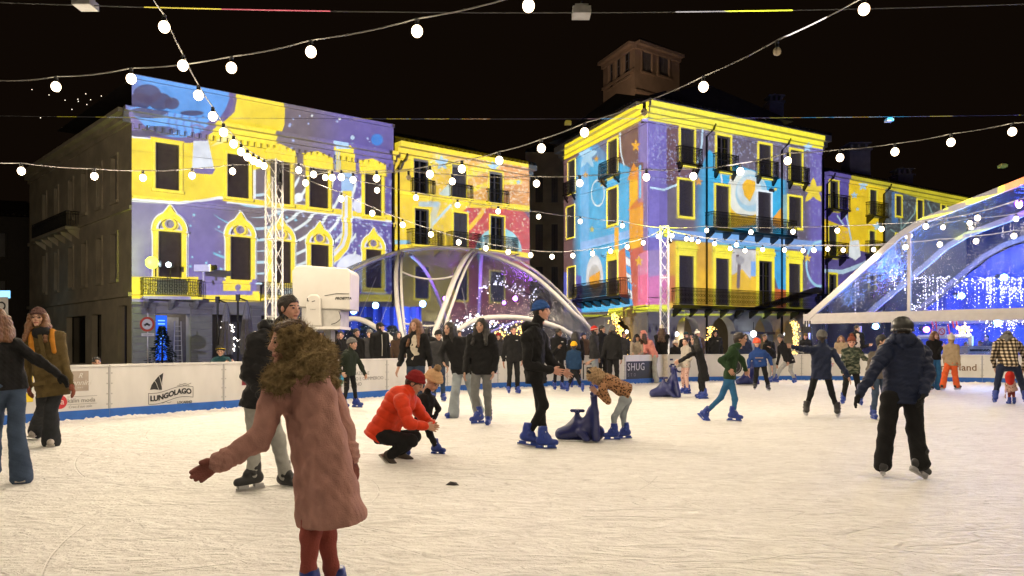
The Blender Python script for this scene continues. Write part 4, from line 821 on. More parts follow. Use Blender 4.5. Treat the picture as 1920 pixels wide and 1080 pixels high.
def festoon(label, A, B, bulbs, ext=(), dead=(), power=1.0, bare=False):
    """bulb pixels are placed on the vertical plane through the two plan points A and B (pixel column, distance)"""
    ax, ay = (A[0] - CX) / FP * A[1], A[1]; bx, by = (B[0] - CX) / FP * B[1], B[1]; dx, dy = bx - ax, by - ay
    def at(px, py):
        t = (px - CX) / FP; s = (t * ay - ax) / (dx - t * dy); return W(px, py, ay + dy * s), s
    P = [(at(*b), True) for b in bulbs] + [(at(*b), False) for b in dead]; E = [at(*b) for b in ext]
    t = thing('string_light', label, 'string light', P[0][0][0], 'festoon strings of warm bulbs')
    node = sorted([(s, p + Vector((0, 0, .13))) for (p, s), _ in P] + [(s, p) for p, s in E], key=lambda k: k[0]); pts = []
    for (s0, p0), (s1, p1) in zip(node, node[1:]):
        sg = min(.07, .02 * (p1 - p0).length)
        for k in range(6): q = k / 6; pts.append(p0.lerp(p1, q) - Vector((0, 0, sg * 4 * q * (1 - q))))
    pts.append(node[-1][1]); m = MB(); m.tube(pts, .011, 5); m.build('cable', CABLE, t)
    for (p, s), on in P: bulb(t, p, on, power, bare)
    return t
def bulb(t, p, on=True, power=1.0, bare=False):
    b = link('bulb', BULB if on else BULB_OFF, t); b.location = p - ORG[t]
    if on and bare: lamp('bulb_light', 'POINT', p - Vector((0, 0, .2)), WARM, BULB_W * power, t, .07)      # same globe on every string; here its light is let out all round
    elif on: lamp('bulb_light', 'SPOT', p - Vector((0, 0, .2)), WARM, BULB_W * power, t, .07, p - Vector((0, 0, 3)), 172, .25)  # downward cone keeps bulb light off the facades; no shade hangs there
festoon('festoon string sweeping across the top left sky', (0, 13.5), (990, 9.8), ((105, 158), (246, 143), (434, 122), (583, 92), (782, 53), (991, 5)), ((-160, 160), (0, 151), (1200, -60)))
festoon('festoon string diving from the top edge to the near mast', (508, 20), (285, 10.2), ((308, 45), (343, 118), (372, 174), (399, 214), (419, 244), (438, 266), (452, 281), (464, 291), (475, 298), (485, 303), (495, 308)), ((285, -5), (510, 306)))
festoon('festoon string leaving the near mast to the left edge', (510, 20), (-80, 15.5), ((40, 317), (177, 327), (268, 330), (360, 326), (436, 318)), ((-90, 300), (506, 306)), (), 2.6, True)
festoon('long festoon string rising from the near mast to the top right', (518, 20), (1640, 10.6), ((560, 316), (588, 324), (640, 329), (706, 331), (806, 323), (866, 313), (936, 297), (1015, 274), (1096, 244), (1319, 158), (1620, 12)), ((516, 306), (1660, -8)), ((1208, 206), (1457, 92)))
festoon('long festoon string rising from the near mast to the right edge', (519, 20.1), (1910, 15), ((573, 340), (623, 330), (662, 334), (848, 337), (1006, 341), (1087, 340), (1212, 329), (1300, 327), (1388, 318), (1477, 298), (1575, 292), (1678, 281), (1783, 263), (1898, 243)), ((519, 312), (1990, 222)), ((766, 330),))
festoon('festoon string stretched straight between the two masts', (522, 20.2), (1244, 30), ((610, 330), (707, 354), (780, 368), (858, 382), (934, 394), (1010, 404), (1088, 413), (1167, 421)), ((520, 312), (1244, 427)))
festoon('slack festoon string hanging between the two masts over the dome', (523, 20.2), (1241, 29.9), ((640, 370), (698, 397), (755, 419), (808, 437), (860, 452), (911, 463), (953, 470), (995, 476), (1035, 479), (1074, 477), (1111, 473), (1145, 469), (1176, 461), (1206, 453), (1234, 441)), ((522, 312), (1242, 430)), (), .55, True)
festoon('festoon string from the far mast along the corner house', (1248, 30), (1760, 28.5), ((1260, 440), (1287, 446), (1309, 451), (1340, 455), (1369, 464), (1397, 468), (1430, 466), (1471, 467), (1506, 468), (1552, 465), (1581, 467), (1638, 466)), ((1250, 430), (1700, 460)))
festoon('festoon string from the far mast climbing to the right edge', (1249, 30.1), (1930, 22), ((1325, 430), (1408, 433), (1487, 432), (1570, 430), (1653, 427), (1736, 422), (1833, 406), (1911, 382)), ((1250, 427), (1990, 352)), (), .5, True)
festoon('lower festoon string in front of the clear tent', (1254, 30.2), (1935, 23.5), ((1297, 447), (1381, 457), (1526, 467), (1698, 461), (1762, 456), (1830, 450), (1901, 440)), ((1252, 432), (1985, 428)))
festoon('short festoon string over the clear tent', (1700, 29.5), (1960, 24), ((1707, 440), (1768, 424), (1818, 416), (1905, 408)), ((1700, 446), (1990, 398)), (), .5, True)
for k, (a, b, n, lab) in enumerate((((-13, 7.0, 5.6), (14, 6.2, 5.6), 11, 'unseen festoon string added overhead just above the picture'), ((-12, 2.5, 5.4), (15, 2.0, 5.4), 11, 'unseen festoon string added overhead above the photographer'), ((7.2, 9.0, 6.0), (15.5, 14.0, 5.9), 5, 'unseen festoon string added overhead at the right above the picture'), ((-17, 17, 6.0), (-33, 33, 6.2), 9, 'unseen festoon string added beyond the left frame edge to light the side street'))):  # unseen strings, added to light the near ice and the side street
    a, b = Vector(a), Vector(b); t = thing('string_light', lab, 'string light', a, 'festoon strings of warm bulbs'); P_ = [a.lerp(b, i / (n - 1)) - Vector((0, 0, .35 * math.sin(math.pi * i / (n - 1)))) for i in range(n)]
    m = MB(); m.tube([p + Vector((0, 0, .13)) for p in P_], .011, 5); m.build('cable', CABLE, t)
    for p in P_: bulb(t, p, True, 2.0 if k == 3 else 1.25, k == 3)
# suspended street lamps on span wires
def span(label, y0, y1, Y, boxes):
    for i, (px, py, lab, mt) in enumerate(boxes):
        c = W(px, py, Y); t = thing('hanging_lamp', lab, 'street lamp', c); m = MB(); m.box(c, (.30, .30, .12)); m.box(c + Vector((0, 0, .085)), (.22, .22, .05)); m.build('lamp_housing', mt, t)
        m = MB(); m.tube([c + Vector((0, 0, .11)), c + Vector((0, 0, .2))], .012, 5); m.build('hanger', IRON, t)
    t = thing('span_wire', label, 'wire', W(960, y0, Y)); m = MB(); m.tube([W(x, y0 + (y1 - y0) * (x + 300) / 2500 , Y) + Vector((0, 0, -.25 * (1 - ((x - 960) / 1200) ** 2))) for x in range(-300, 2300, 80)], .010, 5); m.build('steel_wire', mat('dark_steel_wire', (.10, .10, .10), .6), t)
LAMPG = mat('grey_lamp_housing', (.55, .54, .52), .5); LAMPY = mat('lamp_housing_yellow', (.6, .55, .05), .5)
span('steel span wire across the top edge of the sky', -6, -2, 13, ((1090, 24, 'grey box lamp hanging from the top span wire', LAMPG), (160, 8, 'grey box lamp at the top left corner', LAMPG)))
span('steel span wire across the sky behind the corner house roof', 214, 212, 36, ((1065, 231, 'yellow box lamp hanging left of the corner house', LAMPY), (1667, 226, 'white box lamp hanging in the sky above the far terrace', LAMPG), (1880, 312, 'small box lamp hanging above the clear tent', LAMPY)))
# ================================================================== clear PVC tents
def pvc(key, tint=(.90, .93, .97), gl=.35, st=(1, 1, .35), bs=.5, amt=.38):
    m = bpy.data.materials.new(key); m.use_nodes = True; nt = m.node_tree; n = nt.nodes; L = nt.links.new; n.remove(n['Principled BSDF'])
    tr = n.new('ShaderNodeBsdfTransparent'); tr.inputs[0].default_value = (*tint, 1); g = n.new('ShaderNodeBsdfGlossy'); g.inputs['Roughness'].default_value = .06
    df = n.new('ShaderNodeBsdfTranslucent'); df.inputs[0].default_value = (.8, .85, .95, 1)
    tc = n.new('ShaderNodeTexCoord'); mp = n.new('ShaderNodeMapping'); mp.inputs['Scale'].default_value = st; L(tc.outputs['Object'], mp.inputs[0])
    t = n.new('ShaderNodeTexNoise'); t.inputs['Scale'].default_value = 3.5; t.inputs['Detail'].default_value = 6; t.inputs['Distortion'].default_value = 1.2; L(mp.outputs[0], t.inputs['Vector'])
    bp = n.new('ShaderNodeBump'); bp.inputs['Strength'].default_value = bs; bp.inputs['Distance'].default_value = .12; L(t.outputs['Fac'], bp.inputs['Height']); L(bp.outputs[0], g.inputs['Normal'])
    lw = n.new('ShaderNodeLayerWeight'); lw.inputs[0].default_value = gl; mu = n.new('ShaderNodeMath'); mu.operation = 'MULTIPLY_ADD'; mu.inputs[1].default_value = amt; mu.inputs[2].default_value = .075; L(lw.outputs['Facing'], mu.inputs[0])
    m1 = n.new('ShaderNodeMixShader'); L(mu.outputs[0], m1.inputs[0]); L(tr.outputs[0], m1.inputs[1]); L(g.outputs[0], m1.inputs[2])
    m2 = n.new('ShaderNodeMixShader'); m2.inputs[0].default_value = .012; L(m1.outputs[0], m2.inputs[1]); L(df.outputs[0], m2.inputs[2]); L(m2.outputs[0], n['Material Output'].inputs[0]); return m
PVC = pvc('clear_pvc', (.80, .84, .94), .35, (1, 1, .22), .8, .42); PVCD = pvc('dome_pvc', (.70, .74, .86), .4, (1, 1, .4), .8, .6); PVCW = pvc('wall_pvc')
DC, DR = Vector((-2.99, 31, 0)), Vector((6.6, 5.3, 5.12))
dome = thing('dome_tent', 'clear plastic dome tent on white arches behind the boards', 'tent', DC)
m = MB(); nu, nv = 48, 14
for j in range(nv + 1):
    for i in range(nu):
        th = math.pi / 2 * j / nv; ph = 2 * math.pi * i / nu; m.v.append(tuple(DC + Vector((DR.x * math.cos(th) * math.cos(ph), DR.y * math.cos(th) * math.sin(ph), DR.z * math.sin(th)))))
for j in range(nv):
    for i in range(nu): m.f.append((j * nu + i, j * nu + (i + 1) % nu, (j + 1) * nu + (i + 1) % nu, (j + 1) * nu + i)); m.m.append(0)
m.build('canopy', PVCD, dome, smooth=True)
def hit(px, py, far=False, s=1.0):
    d = W(px, py, 1) - Vector((0, 0, CZ)); o = Vector((0, 0, CZ)) - DC; q = lambda v: Vector((v.x / DR.x / s, v.y / DR.y / s, v.z / DR.z / s)); D, O = q(d), q(o)
    a, b, c = D.dot(D), 2 * O.dot(D), O.dot(O) - 1; di = b * b - 4 * a * c
    k = (-b + (math.sqrt(di) if far else -math.sqrt(di))) / 2 / a if di > 0 else -b / 2 / a
    return Vector((0, 0, CZ)) + d * k
def smooth_path(pts, n=6):
    P = [Vector(p) for p in pts]; out = []
    for i in range(len(P) - 1):
        p0, p1, p2, p3 = P[max(i - 1, 0)], P[i], P[i + 1], P[min(i + 2, len(P) - 1)]
        for k in range(n):
            t = k / n; out.append(.5 * (2 * p1 + (p2 - p0) * t + (2 * p0 - 5 * p1 + 4 * p2 - p3) * t * t + (3 * p1 - p0 - 3 * p2 + p3) * t ** 3))
    return out + [P[-1]]
ARCHW = mat('white_tent_frame', (.62, .60, .57), .45, .05, 6)
for pts, r, far in ((((889, 469), (937, 485), (994, 513), (1039, 550), (1078, 589), (1103, 613), (1124, 645), (1132, 690)), .085, 0), (((887, 470), (870, 488), (853, 522), (839, 558), (825, 598), (815, 625), (803, 690)), .095, 0), (((897, 470), (880, 490), (864, 525), (850, 565), (838, 600), (826, 650)), .05, 0), (((750, 472), (743, 508), (744, 560), (750, 605), (757, 650), (762, 690)), .08, 0), (((756, 472), (752, 508), (755, 580), (768, 690)), .045, 0),
                    (((890, 470), (950, 478), (1010, 512), (1062, 560), (1092, 596), (1122, 640)), .045, 0), (((659, 508), (700, 488), (752, 471), (790, 466), (825, 464), (860, 465), (889, 469)), .07, 0), (((659, 508), (625, 530), (598, 590), (585, 690)), .07, 0),
                    (((610, 650), (630, 615), (655, 598), (684, 602), (718, 623), (736, 641), (756, 690)), .09, 0), (((845, 630), (887, 602), (932, 595), (985, 597), (1039, 611), (1064, 623), (1092, 642), (1110, 690)), .09, 0), (((753, 509), (775, 518), (802, 523), (830, 522), (853, 517)), .03, 0), (((756, 606), (790, 611), (825, 610)), .03, 0),
                    (((770, 478), (794, 502), (812, 535), (826, 570), (838, 610), (845, 690)), .08, 1), (((905, 470), (902, 488), (900, 540), (898, 595), (895, 690)), .08, 1), (((625, 632), (680, 610), (740, 604), (800, 612)), .06, 1), (((915, 625), (960, 606), (1000, 602), (1040, 612)), .06, 1)):
    m = MB(); m.tube(smooth_path([hit(x, y, far) for x, y in pts]), r, 8); m.build('arch', ARCHW, dome, smooth=True)
for pts in (((705, 520), (674, 595)), ((735, 545), (714, 605)), ((866, 540), (878, 598)), ((920, 550), (936, 592)), ((978, 550), (992, 592)), ((1030, 545), (1048, 606))):
    m = MB(); m.tube([hit(x, y, 0, .995) for x, y in pts], .012, 5); m.build('guy_cord', CABLE, dome)
def glow_lamp(px, py, Y, col, key, watts, label, r=.13, st=40):
    c = W(px, py, Y); t = thing('stage_lamp', label, 'stage lamp', c, 'coloured lamps inside the tents'); m = MB(); m.sphere(c - Vector((0, .1, 0)), r, 12, 8); m.build('lens', emit(key, col, st), t, smooth=True)
    m = MB(); m.tube([c + Vector((0, .04, 0)), c + Vector((0, .36, .06))], r * .9, 10); m.build('lamp_can', BLACK_P, t); lamp('stage_light', 'POINT', c - Vector((0, .28, 0)), col, watts * 2.2, t, .1)
B1, B2, V1 = (.12, .30, 1), (.25, .55, 1), (.45, .10, 1)
glow_lamp(705, 573, 32, B2, 'glow_blue', 130, 'bright blue lamp in the dome, left of the near rib'); glow_lamp(793, 570, 32.5, B2, 'glow_blue', 130, 'bright blue lamp in the middle bay of the dome'); glow_lamp(664, 583, 31, B2, 'glow_blue', 110, 'blue lamp beside the white projector cabinet')
glow_lamp(835, 560, 33.5, V1, 'glow_violet', 90, 'violet lamp in the dome by the middle arch', .09); glow_lamp(966, 560, 33, V1, 'glow_violet', 110, 'violet lamp high in the right bay of the dome', .1); glow_lamp(945, 568, 33.2, V1, 'glow_violet', 60, 'smaller violet lamp beside its twin in the right bay', .07); glow_lamp(747, 577, 30, V1, 'glow_violet', 40, 'small violet lamp on the near rib of the dome', .06)
def conifer(px, Y, h, r, label, key=(.02, .04, .015), lights=0, z0=0):
    x = (px - CX) / FP * Y; t = thing('conifer', label, 'tree', (x, Y, z0)); rg = random.Random(int(px)); c = Vector((x, Y, z0))
    m = MB(); m.tube([c, c + Vector((0, 0, h))], [.07, .015], 7); m.build('trunk', mat('conifer_bark', (.06, .04, .025), .9), t); m = MB()
    for i in range(int(650 * h / 2)):
        q = rg.random() ** .8; z = .15 * h + .85 * h * q; rr = r * (1 - q) * rg.uniform(.25, 1.05) + .03; a = rg.random() * 6.283; p = c + Vector((rr * math.cos(a), rr * math.sin(a), z - .15 * rr)); d = Vector((math.cos(a), math.sin(a), rg.uniform(-.5, .2))); s = Vector((-d.y, d.x, rg.uniform(-.3, .3))); L = rg.uniform(.10, .22)
        m.quad(p - s * .03, p + s * .03, p + d * L + s * .008, p + d * L - s * .008); m.quad(p - Vector((0, 0, .03)), p + Vector((0, 0, .03)), p + d * L * .9 + s * .05, p + d * L * .8 - s * .05)
    m.build('crown', mat('conifer_needles', key, .8, .4, 9), t); return t
conifer(655, 30, 1.9, .75, 'dark potted conifer inside the dome behind the hooded woman'); conifer(735, 29.3, 2.0, .8, 'dark conifer inside the dome behind the man in the black cap'); conifer(690, 32, 2.4, .9, 'taller dark conifer deeper in the dome')
conifer(304, 43.2, 2.3, .8, 'dark fir tree by the shop door of the left palace')
cl = thing('backdrop', 'cloth backdrop lit deep blue inside the left bay of the dome', 'backdrop', (-5.8, 33.2, 0)); m = MB()
xs_ = np.linspace(-7.7, -3.9, 40)
for a, b in zip(xs_, xs_[1:]): fz = lambda x: 33.2 + .07 * math.sin(x * 14) + .03 * math.sin(x * 31); m.quad((a, fz(a), 0), (b, fz(b), 0), (b, fz(b), 2.9), (a, fz(a), 2.9))
m.build('cloth', mat('blue_drape', (.05, .09, .50), .9, .1, 4), cl, smooth=True)
bar = thing('bar_counter', 'blue topped bar counter inside the dome by the right hoop', 'counter', (1.0, 29.5, 0)); m = MB(); m.bbox((-1.2, 29.2, 0), (1.6, 29.8, 1.05)); m.build('front', mat('counter_blue', (.06, .08, .35), .5), bar); m = MB(); m.bbox((-1.3, 29.1, 1.053), (1.7, 29.9, 1.12)); m.build('counter_top', mat('counter_top_pale', (.45, .47, .7), .4), bar)
GOLD = emit('gold_led', (1, .62, .14), 6)
def garland(label, pts, n, spread, name='light_garland', mt=None, r=.022, drip=0):
    t = thing(name, label, 'fairy lights', pts[0]); rg = random.Random(len(label) * 7 + n); m = MB(); w = MB(); P_ = smooth_path(pts, 8)
    w.tube(P_, .02, 5); w.build('wire', IRON, t)
    for i in range(n):
        k = rg.random() * (len(P_) - 1); p = P_[int(k)].lerp(P_[min(int(k) + 1, len(P_) - 1)], k % 1) + Vector((rg.gauss(0, spread), rg.gauss(0, spread), rg.gauss(0, spread) - (rg.random() * drip)))
        m.sphere(p, r * rg.uniform(.6, 1.3), 5, 4)
    m.build('leds', mt or GOLD, t)['kind'] = 'stuff'; return t
garland('garland of golden lights round the side arch of the corner house', [W(1150, 592, 57.5), W(1156, 612, 57.4), W(1168, 625, 57.2), W(1178, 650, 57), W(1181, 688, 57)], 260, .16, r=.034)
garland('golden lights climbing beside the second arch of the corner house', [W(1330, 640, 56.8), W(1332, 622, 56.8), W(1335, 612, 56.9)], 60, .12, r=.034)
garland('golden and white lights round the arch next to the clear tent', [W(1488, 606, 61), W(1492, 620, 61), W(1491, 645, 61), W(1490, 665, 61)], 160, .14, r=.034)
garland('golden wire light tree inside the dome, left of the standing man', [W(932, 690, 31), W(938, 650, 31.2), W(930, 625, 31.4)], 150, .22, r=.03); garland('golden light sheaf under the right hoop of the dome', [W(975, 612, 32), W(978, 630, 32), W(972, 655, 32)], 120, .18, r=.03)
WLED = emit('white_led', (1, .93, .85), 7)
garland('white fairy lights drooping in the right bay of the dome', [W(860, 610, 33), W(890, 600, 33.2), W(920, 606, 33.4), W(960, 618, 33.4)], 130, .16, mt=WLED, r=.03)
garland('warm white fairy lights below the roof of the right bay', [W(900, 548, 34), W(930, 528, 34.3), W(975, 545, 34), W(1010, 560, 33.6)], 90, .12, mt=WLED, r=.025)  # glowing dots stand in for bulb glints on the plastic
# ---- marquee on the right
fG = Fac(1513, 31, 1920, 25.6); uT = 13.0
prof = [(0, 2.28)] + [(fG.u(x), fG.z(y, fG.u(x))) for x, y in ((1690, 441), (1733, 414))] ; a_ = (fG.u(1920), fG.z(340, fG.u(1920))); k_ = (a_[1] - prof[-1][1]) / (a_[0] - prof[-1][0]); ap = (prof[-1][0] + 4.9, prof[-1][1] + 4.9 * k_)
prof += [ap]; prof += [(2 * ap[0] - u, z) for u, z in prof[-2::-1]]; uT = prof[-1][0]
ARCHM = mat('marquee_frame', (.36, .34, .325), .5, .06, 6)
mq = thing('marquee', 'large clear plastic marquee with pale frame, glowing blue inside', 'tent', fG.pt(uT / 2, 0))
for k, dep in enumerate((0, -5, -10)):
    m = MB()
    for (u0, z0), (u1, z1) in zip(prof, prof[1:]):
        d = Vector((u1 - u0, z1 - z0)).normalized(); nx_, nz_ = -d.y * .11, d.x * .11
        m.prism([fG.pt(u0 - nx_, z0 - nz_, dep), fG.pt(u1 - nx_, z1 - nz_, dep), fG.pt(u1 + nx_, z1 + nz_, dep), fG.pt(u0 + nx_, z0 + nz_, dep)], fG.N * .14)
    m.build('roof_frame', ARCHM, mq)
    m = MB(); fG.box(m, -.1, uT + .1, 2.1, 2.5, dep - .1, dep + .12) if k == 0 else fG.box(m, -.1, uT + .1, 2.25, 2.42, dep - .05, dep + .08); m.build('eave_beam', ARCHM, mq)
    for u in (0.05, uT - .05): m = MB(); fG.box(m, u - .06, u + .06, 0, 2.1, dep - .06, dep + .06); m.build('post', ALU, mq)
for u in (fG.u(1705), ap[0], 2 * ap[0] - fG.u(1705)): m = MB(); zz = np.interp(u, [p[0] for p in prof], [p[1] for p in prof]); fG.box(m, u - .06, u + .06, 2.5, zz - .1, -.05, .05); m.build('gable_post', ARCHM, mq)
m = MB()
for (u0, z0), (u1, z1) in zip(prof, prof[1:]):
    for d0, d1 in ((.05, -5), (-5, -10)): m.quad(fG.pt(u0, z0 + .1, d0), fG.pt(u1, z1 + .1, d0), fG.pt(u1, z1 + .1, d1), fG.pt(u0, z0 + .1, d1))
m.build('roof_skin', PVC, mq)
m = MB(); m.add([fG.pt(u, z, .0) for u, z in prof], [tuple(range(len(prof)))]); m.build('gable_skin', PVC, mq)
m = MB(); us = np.linspace(.1, uT, 120); wv_ = lambda u: .07 * math.sin(u * 9) + .04 * math.sin(u * 23)
for u0, u1 in zip(us, us[1:]): m.quad(fG.pt(u0, .02, wv_(u0)), fG.pt(u1, .02, wv_(u1)), fG.pt(u1, 2.1, wv_(u1) * .3), fG.pt(u0, 2.1, wv_(u0) * .3))
m.build('wall_skin', PVCW, mq, smooth=True)
m = MB(); wz = lambda u: -10.3 + .1 * math.sin(u * 7)
for u0, u1 in zip(us, us[1:]):
    z0, z1 = (np.interp(u, [p[0] for p in prof], [p[1] for p in prof]) for u in (u0, u1)); m.quad(fG.pt(u0, 0, wz(u0)), fG.pt(u1, 0, wz(u1)), fG.pt(u1, z1 - .15, wz(u1)), fG.pt(u0, z0 - .15, wz(u0)))
m.build('back_curtain', mat('blue_cloth', (.09, .14, .52), .9, .35, 1.2), mq, smooth=True)
for (px, py, dep, col, key, w, lab) in ((1800, 555, -6, B1, 'glow_blue', 420, 'blue lamp in the middle of the marquee'), (1880, 520, -7, B2, 'glow_blue', 380, 'blue lamp high at the right of the marquee'), (1640, 612, -5, B1, 'glow_blue', 200, 'low blue lamp at the left end of the marquee'), (1735, 618, -8, V1, 'glow_violet', 200, 'blue lamp by the marquee back curtain'), (1868, 606, -4, B2, 'glow_blue', 160, 'cold blue lamp behind the plaid jacket'), (1907, 382, -5, V1, 'glow_violet', 260, 'violet lamp at the marquee ridge')):
    u = fG.u(px); Y = fG.pt(u, 0, dep).y; glow_lamp(px, py, Y, col, key, w, lab, .12)
lamp('marquee_light', 'POINT', fG.pt(8, 5.2, -5), (.10, .2, 1), 1700, mq, .4); lamp('marquee_light', 'POINT', fG.pt(3, 2.6, -5), (.10, .25, 1), 600, mq, .4)
ICE_L = emit('icicle_led', (1, .90, 1), 8)
def icicles(label, pts, n, drop, seed, r=.013):
    t = thing('icicle_lights', label, 'fairy lights', pts[0], 'icicle lights in the marquee'); rg = random.Random(seed); P_ = smooth_path(pts, 6); w = MB(); w.tube(P_, .012, 4); m = MB()
    for i in range(int(n * .75)):
        k = rg.random() * (len(P_) - 1); p = P_[int(k)].lerp(P_[min(int(k) + 1, len(P_) - 1)], k % 1) + Vector((0, rg.uniform(-.3, .3), rg.uniform(-.06, .06))); L = 1.3 * drop * rg.random() ** 1.6 * rg.choice((.4, 1, 1)); w.tube([p, p - Vector((0, 0, L))], .003, 3)
        for q in range(int(L / .15) + 1): m.sphere(p - Vector((rg.gauss(0, .01), 0, q * .15 + rg.uniform(-.05, .05))), r * rg.uniform(.6, 1.4), 5, 4)
    w.build('wire', CABLE, t); m.build('leds', ICE_L, t)['kind'] = 'stuff'
gp = lambda px, py, dep: W(px, py, fG.pt(fG.u(px), 0, dep).y)
icicles('icicle lights left of the marquee gable post', [gp(1670, 508, -2), gp(1700, 516, -2), gp(1730, 522, -2)], 26, .7, 1); icicles('icicle lights in the middle of the marquee gable', [gp(1722, 520, -3), gp(1760, 522, -3), gp(1778, 520, -3)], 40, 1.1, 2)
icicles('swag of icicle lights below the middle icicles', [gp(1726, 552, -3.2), gp(1752, 552, -3.2), gp(1778, 548, -3.2)], 26, .5, 3); icicles('icicle lights right of centre in the marquee', [gp(1788, 524, -4), gp(1830, 526, -4), gp(1850, 522, -4)], 44, .9, 4)
icicles('dense icicle lights at the right edge of the marquee', [gp(1850, 522, -4.5), gp(1890, 524, -4.5), gp(1935, 520, -4.5)], 80, .8, 5); icicles('second row of icicle lights at the right edge', [gp(1855, 545, -6), gp(1890, 540, -6), gp(1935, 548, -6)], 70, .6, 6)
icicles('icicle lights under the eave beam behind the plaid jacket', [gp(1842, 596, -1.5), gp(1875, 598, -1.5), gp(1935, 593, -1.5)], 90, .55, 7); icicles('low icicle lights near the marquee post foot', [gp(1706, 572, -2.5), gp(1718, 578, -2.5), gp(1732, 575, -2.5)], 22, .2, 8)
icicles('single strand of lights at the left of the marquee', [gp(1606, 520, -3), gp(1610, 521, -3)], 6, 1.6, 9); icicles('short icicle lights beside the counter', [gp(1770, 598, -3), gp(1785, 602, -3), gp(1800, 598, -3)], 16, .15, 10)
